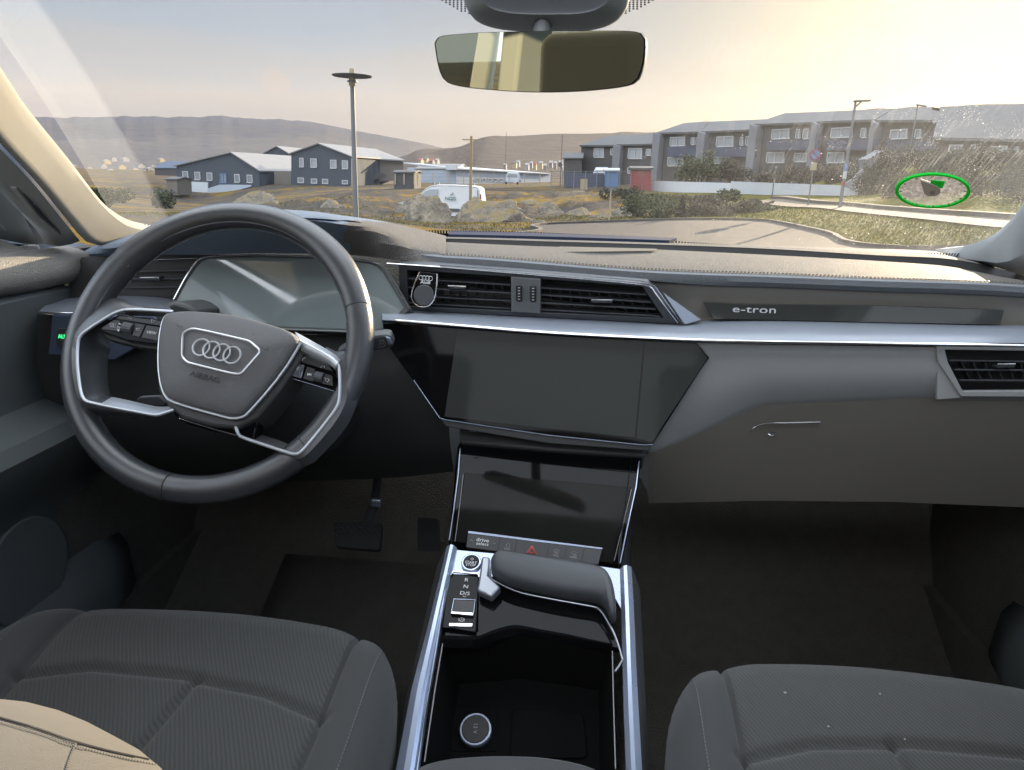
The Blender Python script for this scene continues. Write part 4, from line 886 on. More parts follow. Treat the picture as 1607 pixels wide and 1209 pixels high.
# steering column shroud behind
colm = root('steering_column', WC+Vector((0, .15, -.08)), 'dark column shroud behind the steering wheel', 'steering column')
A_ = WC-WP.n*.03; 
cr = []
for d, w, h, dz in ((0, .045, .045, 0), (.03, .06, .05, 0), (.09, .085, .07, 0), (.24, .10, .085, .0)):
    c_ = A_-WP.n*d; cr.append([c_+Vector((math.cos(a)*w, 0, 0))+WP.ey*(math.sin(a)*h) for a in [2*math.pi*k/24 for k in range(24)]])
n_ = 24; vs = [p for r_ in cr for p in r_]; fs = [(j*n_+i, j*n_+(i+1) % n_, (j+1)*n_+(i+1) % n_, (j+1)*n_+i) for j in range(3) for i in range(n_)]+[tuple(range(n_))]
mk('shroud', vs, fs, 'black', colm, ang=50)
# top cowl of the column meeting the display
slab('column_cowl', [Yp(u, v, .955) for u, v in ((244, 494), (252, 480), (272, 472), (292, 478), (312, 490), (300, 510), (240, 510))], (0, .08, -.01), 'black', colm, bevel=.006)
# wiper stalk on the right with its silver paddle
stp = Plane.pts(Yp(545, 560, .87), Yp(617, 535, .865), Yp(560, 580, .88))
so = [(528, 556), (540, 548), (556, 538.5), (570, 533), (588, 529.5), (604, 527.5), (613, 529), (618, 541), (616, 546), (600, 549), (585, 552), (565, 560), (548, 565), (536, 566)]
stk = slab('wiper_stalk', roundpoly(stp.L(so), .003), stp.n*-.016, 'slat', colm, bevel=.004)
slab('stalk_tip', stp.L([(604, 529), (612, 531), (617, 541.5), (608.5, 542)], .001), stp.n*-.012, 'alu', stk, bevel=.002)
slab('stalk_band', stp.L([(601, 529), (604, 529), (608.5, 542.5), (605, 543.5)], .0008), stp.n*-.012, 'black', stk, bevel=.001)
tube('stalk_outline', stp.L([(536, 554), (545, 546), (556, 539.5), (562, 540), (560, 548), (550, 556), (542, 558), (536, 554)], .0008), .0004, 'grey_ink', stk, seg=4)
tube('stalk_outline', stp.L([(594, 535), (602, 533.5), (606, 539), (603, 544), (593, 546)], .0008), .0004, 'grey_ink', stk, seg=4)
ic = MB(); q = lambda u, v: stp.at(u, v, .0008)
ic.tube([q(547, 545), q(550, 542.4), (q(554, 542)), q(552, 547), q(549, 549), q(547, 545)], .0003, 4); ic.tube([q(550, 548), q(552, 544)], .0003, 4)
ic.tube([q(594, 540.5), q(597, 540), q(596.5, 536), q(602, 535.5), q(602.5, 539.5), q(597, 540)], .0003, 4); ic.build('stalk_symbols', 'grey_ink', stk, smooth=False)
pdl = slab('shift_paddle', [WP.at(u, v, -.022) for u, v in ((523, 553), (529, 551), (553, 566), (547, 572), (537, 571))], WP.n*-.005, 'alu', colm, bevel=.0015)
# lower left lever tip seen through the spoke
lv = MB(); L_ = [Yp(*p) for p in ((212, 632, .93), (215, 624, .93), (222, 621.5, .93), (250, 620, .93), (262, 632, .93), (256, 640, .93), (225, 636, .93))]; slab('turn_stalk', L_, (0, .016, -.004), 'slat', colm, bevel=.003)

# ================================================================== CLIMATE UNIT AND CONSOLE
con = root('centre_console', (0, .6, .5), 'centre console with silver side rails, hand rest, gear keys and deep black tray', 'centre console')
KP = Plane.pts(Yp(735, 700, .955), Yp(1000, 722, .955), Yp(850, 862, .842))
slab('climate_housing', KP.L([(724, 688), (1007, 712), (1008, 722), (975, 890), (703, 852), (718, 700)], -.003), KP.n*-.05, 'piano', con, bevel=.003)
slab('upper_recess', KP.L([(720, 672), (860, 690), (1016, 700), (1012, 716), (860, 706), (722, 694)], .004), KP.n*-.04, 'black', con, bevel=.003)
cs = slab('climate_screen', KP.L([(729, 742), (990, 765), (962, 884), (714, 850)], .001), KP.n*-.006, 'screen_lo', con, bevel=.0008)
tube('edge_line', KP.L([(722, 704), (719, 745), (712, 800), (705, 848)], .0), .0009, 'alu', con, seg=6)
tube('edge_line', KP.L([(1003, 724), (998, 765), (985, 825), (973, 884)], .0), .0010, 'alu', con, seg=6)
tube('screen_edge', KP.L([(727, 745), (722, 790), (714, 850)], .0022), .0005, 'grey_ink', con, seg=5)
tube('screen_edge', KP.L([(991, 768), (975, 835), (964, 880)], .0022), .0005, 'grey_ink', con, seg=5)
bar = slab('button_bar', KP.L([(734.5, 836.5), (945, 862), (939, 886.5), (731, 859)], .0065), KP.n*-.006, 'blk2', con, bevel=.0008)
slab('bar_edge', KP.L([(734.8, 833.2), (945.6, 859.8), (945, 862.6), (734.4, 837)], .0072), KP.n*-.005, 'alu', bar, bevel=.0004)
def bb(x): t = (x-734)/(945-734); return (x, 837.5+t*25), (x-3.6-t*2.4, 859+t*27)
dv = MB()
for x in (784.5, 811.5, 862.5, 890, 917.5):
    a, b = bb(x); A_, B_ = KP.at(*a, .0068), KP.at(*b, .0068); dv.tube([A_, B_], .00035, 4)
dv.build('bar_dividers', 'ruber', bar, smooth=False)
kx = KP.at(900, 870)-KP.at(800, 857.5); ky = KP.n.cross(kx.normalized())
def kt(body, u, v, size, mat='grey_ink', sx=1.0, nm='bar_lettering'): return text(nm, body, KP.at(u, v, .0069), kx, ky, size, mat, bar, extrude=.0001, sx=sx)
kt('drive', 757.5, 848, .0068, 'white_ink', 1.2); kt('select', 757, 854, .0060, 'white_ink', 1.15)
kt('OFF', 795.5, 862, .0042); kt('MAX', 872.5, 872.4, .0036); kt('REAR', 900, 875.2, .0036)
ic = MB(); q = lambda u, v: KP.at(u, v, .0070)
ic.tube([q(737.3, 849.3), q(739.6, 846.8), q(741.8, 849.6)], .00035, 4); ic.tube([q(773, 852), q(775.2, 854.6), q(777.5, 852.4)], .00035, 4)
ic.tube([q(794.5, 858), q(794.8, 855), q(796, 853.8), q(799, 854), (q(800, 855.6)), q(799.6, 858.4), q(794.5, 858)], .0003, 4)
for u, v in ((873.5, 865.8), (901.5, 869.3)):
    ic.tube([q(u-4.5, v-2.2), q(u, v-3.2), q(u+4.8, v-1.4), q(u+2.8, v+2.8), q(u-3.2, v+2), q(u-4.5, v-2.2)], .0003, 4)
    for k in (-1.6, .3, 2.0): ic.tube([q(u+k, v-1.2), q(u+k-.5, v+.4), q(u+k+.3, v+1.2), q(u+k-.2, v+4.4)], .00025, 4)
ic.build('bar_symbols', 'grey_ink', bar, smooth=False)
hz = MB()
for s in (1.0, .62):
    T = [q(834.5+(a-834.5)*s, 864.2+(b-864.2)*s) for a, b in ((835, 857), (841.5, 869.5), (827, 867.5))]; hz.tube(T+[T[0]], .00055*s+.0001, 5)
hz.build('hazard_triangle', 'red_ink', bar, smooth=False)
# console deck
CP = Plane.pts(Yp(705, 882, .815), Yp(985, 890, .815), Xp(640, 1209, -.108))
deck = slab('silver_deck', CP.L([(712, 862), (860, 876), (975, 893), (976, 960), (962, 935), (945, 925), (760, 905), (752, 903), (700, 902), (706, 872)], .0), CP.n*-.006, 'alu_dk', con, bevel=.001)
def rail(name, outer, inner, mat='alu'):
    A_ = resample(CP.L(outer, .004), 20, False); B_ = resample(CP.L(inner, .003), 20, False); mid = [lerp(a, b, .42)+CP.n*.006 for a, b in zip(A_, B_)]; mid2 = [lerp(a, b, .70)+CP.n*.0055 for a, b in zip(A_, B_)]
    return loft(name, [[p-CP.n*.02 for p in A_], A_, mid, mid2, B_, [p-CP.n*.012 for p in B_]], mat, con, n=20, smooth=False, ang=20)
rail('side_rail', [(701, 858), (690, 906), (671, 985), (646, 1080), (620, 1215), (600, 1300)], [(717, 860), (707, 906), (691, 985), (671, 1090), (655, 1215), (640, 1300)])
rail('side_rail', [(991, 890), (995, 960), (998, 1030), (1002, 1110), (1008, 1215), (1014, 1300)], [(973, 893), (975, 960), (977, 1030), (979, 1110), (983, 1215), (986, 1300)])
tube('rail_edge', CP.L([(701.5, 905), (690, 985), (668, 1110), (652, 1210)], .006), .0008, 'chrome', con, seg=5)
# sides of the console down to the floor
for nm, ln in (('console_side', [(700, 858), (671, 985), (646, 1080), (620, 1215), (560, 1450)]), ('console_side', [(992, 890), (995, 960), (998, 1030), (1008, 1215), (1025, 1450)])):
    T = CP.L(ln, -.004); sgn = -1 if ln[0][0] < 800 else 1
    loft(nm, [T, [p+Vector((sgn*.012, 0, -.03)) for p in T], [Vector((sgn*.155, p.y, .46)) for p in T]], 'black', con, n=16, smooth=False)
for sgn in (-1, 1):
    loft('console_flank', [[Vector((sgn*.105, .83, .90)), Vector((sgn*.125, .97, .99))], [Vector((sgn*.15, .84, .46)), Vector((sgn*.17, 1.2, .46))]], 'black', con, n=6, smooth=False)
# start button
sc = CP.at(739.5, 882, .004); ex_ = (CP.at(760, 884)-CP.at(720, 880)).normalized(); ey_ = CP.n.cross(ex_)
sbt = disc('start_button', sc, ex_, ey_, .0128, .006, 'alu', con, bevel=.0012); disc('button_face', sc+CP.n*.0006, ex_, ey_, .0103, .004, 'piano', sbt, bevel=.0006)
text('start_lettering', 'START', CP.at(739, 883, .0050), ex_, ey_, .0047, 'white_ink', sbt, sx=1.1); text('start_lettering', 'STOP', CP.at(738.5, 887, .0050), ex_, ey_, .0047, 'white_ink', sbt, sx=1.1)
o_ = MB(); c_ = CP.at(741, 877.5, .0050); L_ = ringv(c_, ex_, ey_, .0017, 14); o_.tube(L_[5:]+L_[:3], .00025, 4); o_.tube([c_, c_+ey_*.0022], .00025, 4); o_.build('power_symbol', 'white_ink', sbt, smooth=False)
# gear key module
gm_ = slab('gear_panel', CP.L([(709, 900), (751, 905), (750, 940), (747, 992), (694, 985), (700, 935)], .004), CP.n*-.012, 'piano', con, bevel=.001)
tube('panel_trim', CP.L([(707, 903), (712, 897.5), (750, 901), (752, 906)], .006), .0014, 'chrome', gm_, seg=7)
for s_, u, v in (('R', 732, 910.5), ('N', 731, 921), ('D/S', 729.5, 931.5)): text('gear_lettering', s_, CP.at(u, v, .0045), ex_, ey_, .0068, 'white_ink', gm_, extrude=.0001, sx=1.25)
ic = MB(); q = lambda u, v: CP.at(u, v, .0045); ic.tube([q(726.5, 935.5), q(729, 937), q(731.5, 935.8)], .0004, 4)
ic.tube([q(720.5, 970), q(719.6, 972.5), q(720, 975)], .0003, 4); ic.tube([q(728, 970.8), q(729, 973), q(727.8, 975.6)], .0003, 4); ic.tube(ringv(q(724.2, 972.8), ex_, ey_, .0024, 16)+[ringv(q(724.2, 972.8), ex_, ey_, .0024, 16)[0]], .0003, 4); ic.build('gear_symbols', 'white_ink', gm_, smooth=False)
text('gear_lettering', 'P', CP.at(724.2, 973, .0045), ex_, ey_, .0036, 'white_ink', gm_, extrude=.0001)
gk = slab('gear_key', CP.L([(712.5, 940.5), (745.5, 941.5), (743, 962), (708.5, 960.5)], .008), CP.n*-.006, 'blk2', gm_, bevel=.001)
slab('key_edge', CP.L([(708, 959.5), (743.2, 961.5), (742.4, 966), (707, 963)], .0085), CP.n*-.005, 'chrome', gk, bevel=.0005)
tube('key_outline', CP.L([(708.5, 960), (712.5, 940.5), (745.5, 941.5), (743, 962)], .0085), .0005, 'alu', gk, seg=5)
slab('brake_key', CP.L([(705, 977.5), (742, 978), (741, 983.5), (704, 983)], .007), CP.n*-.005, 'chrome', gm_, bevel=.0006)
# the silver lever and padded hand rest
slab('lever_cap', CP.L([(756, 873), (769, 874), (767, 903), (786, 921), (771, 937), (748.5, 926), (752, 905)], .016), CP.n*-.014, 'lever', con, bevel=.0025)
HR = [(770, 884), (775, 876), (786, 873.5), (812, 875.5), (850, 880), (900, 886), (935, 892), (950, 900), (960, 915), (965.5, 938), (967, 958), (965.5, 972), (960, 972), (954, 958), (946, 945.5), (936, 941), (900, 936), (860, 929), (822, 920.5), (798, 914), (781, 906), (772, 898)]
hp = resample(CP.L(HR+[HR[0]], .022), 81, True)[:80]; hc = CP.at(880, 910, .03)
rows = []; 
ax0, ax1 = CP.at(790, 892, 0), CP.at(945, 925, 0)
for t, h in ((.95, -.016), (1.0, -.008), (1.0, -.001), (.975, .004), (.90, .0085), (.75, .012), (.5, .0145), (.2, .0155)):
    rr = []
    for p in hp:
        q0 = p-ax0; d = ax1-ax0; s = max(0, min(1, q0.dot(d)/d.dot(d))); c_ = ax0+d*s; c_ = c_+CP.n*((p-c_).dot(CP.n)); rr.append(c_+(p-c_)*t+CP.n*h)
    rows.append(rr)
n_ = 80; vs = [p for r_ in rows for p in r_]; fs = [(j*n_+i, j*n_+(i+1) % n_, (j+1)*n_+(i+1) % n_, (j+1)*n_+i) for j in range(len(rows)-1) for i in range(n_)]; fs += [tuple(range((len(rows)-1)*n_, len(rows)*n_)), tuple(range(n_))]
M['rest'] = m_leather('hand_rest_leather', (0.065, 0.07, 0.08), 0.45, 1100, 0.3, 0.55, .0004)
mk('hand_rest', vs, fs, 'rest', con, ang=180)
tube('hand_rest_trim', resample(CP.L([(768, 893), (770, 907), (784, 916), (801.5, 924.5), (820, 931), (869, 941), (929, 952), (938, 954.5), (946.5, 964), (955, 978), (963, 993), (971.5, 1016), (977, 1036)], .014), 60, True), .0010, 'lever', con, seg=8)
tube('hand_rest_trim', CP.L([(977, 1036), (971, 1046), (965, 1054)], .010), .0010, 'lever', con, seg=8)
slab('piano_panel', CP.L([(749, 905), (770, 908), (801, 925), (869, 940), (929, 951), (947, 964), (963, 992), (975, 1018), (968, 1018), (889, 1000), (810, 986), (775, 994), (750, 1004), (694, 1002), (700, 985), (748, 990)], -.002), CP.n*-.012, 'piano', con, bevel=.002)
lipA = CP.L([(693, 997), (722, 998), (750, 998), (774, 989), (790, 984), (809.5, 981), (850, 988), (889, 995), (925, 1003), (960, 1010)], .004); lipB = CP.L([(693, 1016), (722, 1017), (750, 1015), (780, 1005), (795, 1001), (813.5, 998), (850, 1003), (889, 1009), (925, 1015), (960, 1021)], -.004)
loft('tray_lip', [[p+Vector((0, .004, -.004)) for p in resample(lipA, 40)], resample(lipA, 40), [lerp(a, b, .4)+CP.n*.003 for a, b in zip(resample(lipA, 40), resample(lipB, 40))], resample(lipB, 40), [p-CP.n*.01 for p in resample(lipB, 40)]], 'piano', con, n=40, smooth=False)
# storage tray: four walls and floor sunk into the console
to = CP.L([(694, 1008), (813, 998), (960, 1018), (966, 1215), (970, 1400), (628, 1400), (660, 1215)], -.004); dn = -CP.n*.075+Vector((0, .0, -.0))
ctr = sum(to, Vector((0, 0, 0)))/len(to); bt_ = [ctr+(p-ctr)*.86+dn for p in to]; n_ = len(to)
mk('storage_tray', to+bt_, [(i, (i+1) % n_, n_+(i+1) % n_, n_+i) for i in range(n_)]+[tuple(range(n_, 2*n_))], 'tray', con, smooth=False)
tube('tray_edge', CP.L([(695, 1008), (683, 1080), (666, 1196)], -.001), .0007, 'grey_ink', con, seg=5); tube('tray_edge', CP.L([(961, 1022), (963, 1110), (966, 1207)], -.001), .0006, 'grey_ink', con, seg=5)
fl = Plane(bt_[0], CP.n); sk = fl.at(746, 1144, .008)
so_ = disc('power_socket', sk, ex_, ey_, .0185, .010, 'alu', con, bevel=.001); disc('socket_cap', sk+CP.n*.001, ex_, ey_, .0160, .006, 'ruber', so_, bevel=.001)
text('socket_lettering', '12 V', sk+CP.n*.0016, -ey_+ex_*.1, ex_, .0065, 'grey_ink', so_)
slab('socket_base', roundpoly(fl.L([(712, 1108), (778, 1108), (782, 1180), (706, 1180)], .001), .006), -CP.n*.002, 'tray', con, bevel=.001)
slab('charging_pad', roundpoly(fl.L([(805, 1112), (915, 1118), (922, 1190), (800, 1190)], .003), .008), -CP.n*.004, 'tray', con, bevel=.001)
# armrest lid
arm = root('armrest', (0, .2, .88), 'rounded grey fabric armrest at the bottom centre behind the tray', 'armrest')
ao = [(654, 1212), (665, 1198), (680, 1192), (697.5, 1187.7), (735, 1184), (778, 1182), (815, 1182.4), (847, 1184), (885, 1189), (916, 1196), (935, 1203), (950, 1212)]
f_ = [Yp(u, v-9, .47) for u, v in ao]; f_ = resample(f_, 30)
rows = [[p+Vector((0, .012, -.09)) for p in f_], [p+Vector((0, .012, -.02)) for p in f_], [p+Vector((0, .004, -.003)) for p in f_], [p+Vector((0, -.01, .001)) for p in f_], [p+Vector((0, -.06, .004)) for p in f_], [Vector((p.x*1.05, .1, p.z+.006)) for p in f_], [Vector((p.x*1.05, -.25, p.z+.006)) for p in f_], [Vector((p.x*1.05, -.26, p.z-.2)) for p in f_]]
loft('cushion', rows, 'seat_side', arm, n=30, smooth=False, cross=30)
# ================================================================== SEATS
def segd(px, py, poly):
    b = 9.0
    for (x0, y0), (x1, y1) in zip(poly, poly[1:]):
        dx, dy = x1-x0, y1-y0; t = max(0, min(1, ((px-x0)*dx+(py-y0)*dy)/(dx*dx+dy*dy))); b = min(b, math.hypot(px-x0-dx*t, py-y0-dy*t))
    return b
def cushion(root_, xc, mir, ztop):
    HWo, HWi = .255, .240   # outer (door) and inner half widths
    Y0, Y1 = .26, .765; rc = .115
    seamL = -.168; seamR = .168
    cross_ = [(-.175, .612), (-.10, .632), (0, .635), (.10, .622), (.175, .596)]
    midl = [(0.02, .635), (0.0, .50), (-.0, .30)]
    nx, ny = 176, 166; vs = []; fs = []; mats = []
    for j in range(ny+1):
        for i in range(nx+1):
            x = -.34+.68*i/nx; y = Y0-.10+(Y1-Y0+.20)*j/ny
            w = HWo if x < 0 else HWi
            # rounded rectangle distance (positive inside)
            qx = abs(x)-(w-rc); qy = max(y-(Y1-rc), (Y0+rc)-y)
            yfront = Y1-.035*(x/w)**2
            qy = max(y-(yfront-rc), (Y0+rc)-y)
            sd = math.hypot(max(qx, 0), max(qy, 0))+min(max(qx, qy), 0)-rc
            X_, Y_ = x, y; z = 0.0
            if sd > 0:
                g = Vector((max(qx, 0)*(1 if x > 0 else -1), max(qy, 0)*(1 if y > .5 else -1)));
                if g.length > 1e-6: g.normalize(); X_ -= g.x*sd; Y_ -= g.y*sd
                z = -sd*2.2; d = 0
            else: d = -sd
            r_ = .05
            if d < r_: z -= r_*(1-math.sqrt(max(0, 1-((r_-d)/r_)**2)))*.8
            bol = max(0, min(1, (abs(X_)-.160)/.05)); z += .016*bol*bol*(3-2*bol)
            z += -.06*((Y1-Y_)/.5)*.9+.008*math.exp(-((Y_-.68)/.07)**2)
            if d > 0.004:
                for pl, dep, wd in (([(seamL, .25), (seamL*1.0, .50), (seamL*1.02, .74)], .0085, .0038), ([(seamR, .25), (seamR, .50), (seamR*1.02, .74)], .0085, .0038), (cross_, .0085, .004), (midl, .007, .004)):
                    dd = segd(X_, Y_, pl); z -= dep*math.exp(-(dd/wd)**2)
                z += .0015*math.sin(X_*20+1)*math.sin(Y_*17)
            vs.append(Vector((xc+X_*mir, Y_, ztop+z)))
    fin = []; fside = []
    for j in range(ny):
        for i in range(nx):
            x = -.34+.68*(i+.5)/nx; f_ = (j*(nx+1)+i, j*(nx+1)+i+1, (j+1)*(nx+1)+i+1, (j+1)*(nx+1)+i)
            (fin if abs(x) < .168 else fside).append(f_)
    mk('cushion', vs, fin, 'seat', root_, ang=180, pivot=(xc, .5, ztop)); mk('cushion_bolster', vs, fside, 'seat_side', root_, ang=180, pivot=(xc, .5, ztop))
    # topstitching beside the outer seams, laid on the surface
    zs = {}
    for i_, v_ in enumerate(vs): zs[(i_ % (nx+1), i_//(nx+1))] = v_
    for s in (-1, 1):
        m = MB(); i = int(round((s*.21+.34)/.68*nx))
        for j in range(36, 150):
            a, b = zs[(i, j)], zs[(i, j+1)]; m.box((a+b)/2+Vector((0, 0, .0006)), (.0005, 0, 0), (b-a)*.32, (0, 0, .0004))
        m.build('topstitch', 'seat_thread', root_, smooth=False)
def seat(xc, mir, label):
    r_ = root('car_seat', (xc, .3, .5), label, 'car seat')
    cushion(r_, xc, mir, .832)
    bs = MB(); bs.box((xc, .42, .60), (.20, 0, 0), (0, .22, 0), (0, 0, .12)); bs.build('seat_base', 'ruber', r_, bevel=.02)
    # backrest: cross-sections from side to side
    prof = [(.285, .80), (.262, .92), (.235, 1.04), (.205, 1.115), (.165, 1.150), (.11, 1.16), (.05, 1.150), (.0, 1.10), (-.02, .95), (0.0, .70)]
    rows = []
    for x, top, fwd, sc_ in ((-.262, -.10, -.05, .80), (-.25, -.055, .0, .92), (-.225, -.02, .018, 1), (-.175, .01, .03, 1), (-.15, .03, .005, 1), (-.08, .06, -.015, 1), (0, .075, -.02, 1), (.08, .06, -.015, 1), (.15, .02, .005, 1), (.175, .016, .03, 1), (.225, -.002, .036, 1), (.252, -.038, .032, 1), (.28, -.082, .0, .85)):
        rr = []
        for y, z in prof:
            k = (z-.70)/.45; yy = .11+(y-.11)*sc_+(fwd if y > .11 else -fwd*.4)*min(1, k*1.5); rr.append(Vector((xc+x, yy, z+top*max(0, k))))
        rows.append(resample(rr, 40))
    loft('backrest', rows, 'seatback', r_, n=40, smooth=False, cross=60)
    hr = MB(); hr.tube([(xc-.06, .06, 1.18), (xc-.06, .04, 1.34)], .006, 8); hr.tube([(xc+.06, .06, 1.18), (xc+.06, .04, 1.34)], .006, 8); hr.build('headrest_posts', 'alu', r_)
    vs, fs = boxv((xc, .03, 1.40), (.125, 0, 0), (0, .05, .008), (0, -.01, .105)); mk('headrest', vs, fs, 'headrest', r_, bevel=.035, bseg=5)
    return r_
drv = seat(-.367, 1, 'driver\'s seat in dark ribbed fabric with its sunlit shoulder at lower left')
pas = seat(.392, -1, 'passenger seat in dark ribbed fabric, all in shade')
# seam and topstitch on the sunlit shoulder, dropped onto the cloth along real lines of sight
from mathutils.bvhtree import BVHTree
_b = [c for c in drv.children if c.name.startswith('backrest')][0]; _o = wloc(_b)
_bv = BVHTree.FromPolygons([v.co+_o for v in _b.data.vertices], [tuple(p.vertices) for p in _b.data.polygons])
def on_back(u, v, lift=.0012):
    h = _bv.ray_cast(Vector(EYE), Vector(ray(u, v)).normalized()); return None if h[0] is None else h[0]-Vector(ray(u, v)).normalized()*lift
def seamline(uv, n, dash_, mat, nm, r_):
    L_ = [on_back(p.x, p.y) for p in resample([Vector((a, b, 0)) for a, b in uv], n)]; m = MB()
    for i in range(0, n-1, 2 if dash_ else 1):
        if L_[i] and L_[i+1] and (L_[i]-L_[i+1]).length < .02: m.tube([L_[i], L_[i+1]], r_, 4)
    if m.v: m.build(nm, mat, drv, smooth=False)
seamline([(-10, 1124), (60, 1144), (111, 1162), (170, 1178), (230, 1191), (300, 1206), (330, 1212)], 90, False, 'emboss', 'shoulder_seam', .0004)
seamline([(-10, 1130), (60, 1150), (111, 1168), (170, 1184), (230, 1197), (300, 1212)], 140, True, 'stitch', 'shoulder_stitching', .00035)
seamline([(119, 1168), (112, 1184), (106, 1203), (104, 1215)], 30, True, 'stitch', 'shoulder_stitching', .0004)
_c = [c for c in pas.children if c.name.startswith('cushion') and 'bolster' not in c.name][0]; _o = wloc(_c)
_bv2 = BVHTree.FromPolygons([v.co+_o for v in _c.data.vertices], [tuple(p.vertices) for p in _c.data.polygons])
for u, v, r_ in ((1232, 1087, .0016), (1381, 1089, .0011), (1150, 1120, .0010), (1300, 1140, .0012), (1420, 1160, .0010)):
    d_ = Vector(ray(u, v)).normalized(); h = _bv2.ray_cast(Vector(EYE), d_)
    if h[0] is not None: disc('lint_speck', h[0]-d_*.002, (1, 0, 0), (0, 1, 0), r_, .0003, 'grey_ink', pas, n=8)
# rear bench seen only in the mirror
rb = root('rear_seat', (0, -1.0, .5), 'dark rear bench seen in the mirror', 'rear seat')
for x in (-.42, 0, .42):
    vs, fs = boxv((x, -1.15, 1.02), (.20, 0, 0), (0, .09, 0), (0, -.09, .34)); mk('backrest', vs, fs, 'headrest', rb, bevel=.04, bseg=4)
    vs, fs = boxv((x, -1.30, 1.44), (.12, 0, 0), (0, .045, 0), (0, -.01, .075)); mk('headrest', vs, fs, 'headrest', rb, bevel=.03, bseg=4)
vs, fs = boxv((0, -.85, .74), (.64, 0, 0), (0, .25, .02), (0, 0, .09)); mk('cushion', vs, fs, 'seat_side', rb, bevel=.05, bseg=4)

# ================================================================== MIRROR AND SENSOR HOUSING
MO = Yp(848, 97, .80)
MNRM = Vector((-.258, -1.0, -.08)).normalized()
MPl = Plane(MO, MNRM)
mo = [(683.5, 68), (686, 62), (692, 58), (736, 53), (780, 51), (838, 49.6), (900, 49), (994, 50.2), (1004, 53), (1009.5, 60), (1010.5, 70), (1008.5, 96), (1004, 113), (999, 124), (990, 131.5), (978, 135), (938, 140.4), (895, 143.4), (852, 144.4), (812, 143.4), (772, 140.6), (735, 137), (709, 131.8), (700, 127), (694, 118), (688.5, 100)]
mr = root('rear_view_mirror', MO, 'frameless rear view mirror with yellow tinted reflections hanging below the sensor housing', 'rear view mirror')
M['mirror'] = MT('mirror_silver'); M['mirror'].bsdf((.62, .64, .50), 0.015, 1.0); M['mirror'] = M['mirror'].m  # yellow of the sunlit view behind is put into the mirror tint
mpts = resample(MPl.L(mo+[mo[0]], 0), 73, True)[:72]
slab('mirror_glass', mpts, MPl.n*-.003, 'mirror', mr, smooth=False)
mc = sum(mpts, Vector((0, 0, 0)))/72
hr_ = [[mc+(p-mc)*1.012-MPl.n*.0 for p in mpts], [mc+(p-mc)*1.022-MPl.n*.004 for p in mpts], [mc+(p-mc)*1.0-MPl.n*.016 for p in mpts], [mc+(p-mc)*.85-MPl.n*.024 for p in mpts], [mc+(p-mc)*.4-MPl.n*.028 for p in mpts]]
vs = [p for r_ in hr_ for p in r_]; fs = [(j*72+i, j*72+(i+1) % 72, (j+1)*72+(i+1) % 72, (j+1)*72+i) for j in range(4) for i in range(72)]+[tuple(range(4*72, 5*72))]
mk('mirror_housing', vs, fs, 'black', mr, ang=60)
tube('mirror_stalk', [mc-MPl.n*.02+Vector((0, 0, .01)), mc+Vector((0, .06, .03)), mc+Vector((0, .14, .075))], .010, 'black', mr, seg=12)
sh = root('sensor_housing', Yp(860, 20, .88), 'grey plastic sensor housing at the top centre of the windscreen', 'sensor housing')
so_ = [(722, -60), (728, 0), (733, 14), (741, 26), (758, 36), (789, 43.4), (829, 46), (880, 46), (921, 44.8), (950, 38.5), (970, 28), (981, 15), (988, 0), (994, -60)]
s1 = resample([Yp(u, v, .90) for u, v in so_], 50); cS = Yp(858, -10, .90)
rows = [[p+Vector((0, .05, .01)) for p in s1], [p+Vector((0, .015, 0)) for p in s1], s1, [cS+(p-cS)*.93+Vector((0, -.012, .002)) for p in s1], [cS+(p-cS)*.80+Vector((0, -.020, .004)) for p in s1], [cS+(p-cS)*.74+Vector((0, -.0185, .004)) for p in s1], [cS+(p-cS)*.3+Vector((0, -.020, .004)) for p in s1]]
loft('housing', rows[:5], 'trim', sh, n=50, smooth=False, ang=60); loft('cover_panel', rows[4:], 'slat', sh, n=50, smooth=False, ang=60)
# dotted ceramic patch behind the housing
fd = MB()
for i in range(58):
    for j in range(22):
        u = 688+i*6.0; v = -30+j*3.4; c0 = (858, -40); e = ((u-c0[0])/194)**2+((v-c0[1])/80)**2
        if e < 1 and abs(u-858) > 112 or (790 < u < 935 and 38 < v < 49.5):
            p = None
            # put it on the inner face of the glass
            d = Vector(ray(u, v)); lo_, hi_ = .4, 1.6
            for _ in range(22):
                md = (lo_+hi_)/2; q = Vector(EYE)+d*md; 
                # implicit: height of the glass over (x, y)
                yy = q.y; t0, t1 = 0.0, 1.0; ii = min(range(NW), key=lambda k: abs(WS(k, .6).x-q.x))
                for __ in range(16):
                    tm = (t0+t1)/2
                    if WS(ii, tm).y > yy: t0 = tm
                    else: t1 = tm
                if WS(ii, t0).z > q.z: lo_ = md
                else: hi_ = md
            q = Vector(EYE)+d*(lo_-.004); r_ = .0016
            fd.quad(*[q+Vector((math.cos(a)*r_, math.sin(a)*r_*.9, -math.sin(a)*r_*.5)) for a in [math.pi/3*k for k in range(6)]])
fd.build('dotted_border', 'frit', ws, smooth=False)
def on_glass(u, v, lift=.003):
    d = Vector(ray(u, v)); lo_, hi_ = .4, 2.2
    for _ in range(26):
        md = (lo_+hi_)/2; q = Vector(EYE)+d*md; best = None
        # nearest column pair by x at this height
        tz = max(0, min(1, (q.z-wb[NW//2].z)/(wtp[NW//2].z-wb[NW//2].z)))
        ii = min(range(NW), key=lambda k: abs(WS(k, tz).x-q.x)); t0, t1 = 0.0, 1.0
        for __ in range(18):
            tm = (t0+t1)/2
            if WS(ii, tm).y > q.y: t0 = tm
            else: t1 = tm
        if WS(ii, t0).z > q.z: lo_ = md
        else: hi_ = md
    return Vector(EYE)+d*(lo_-lift)
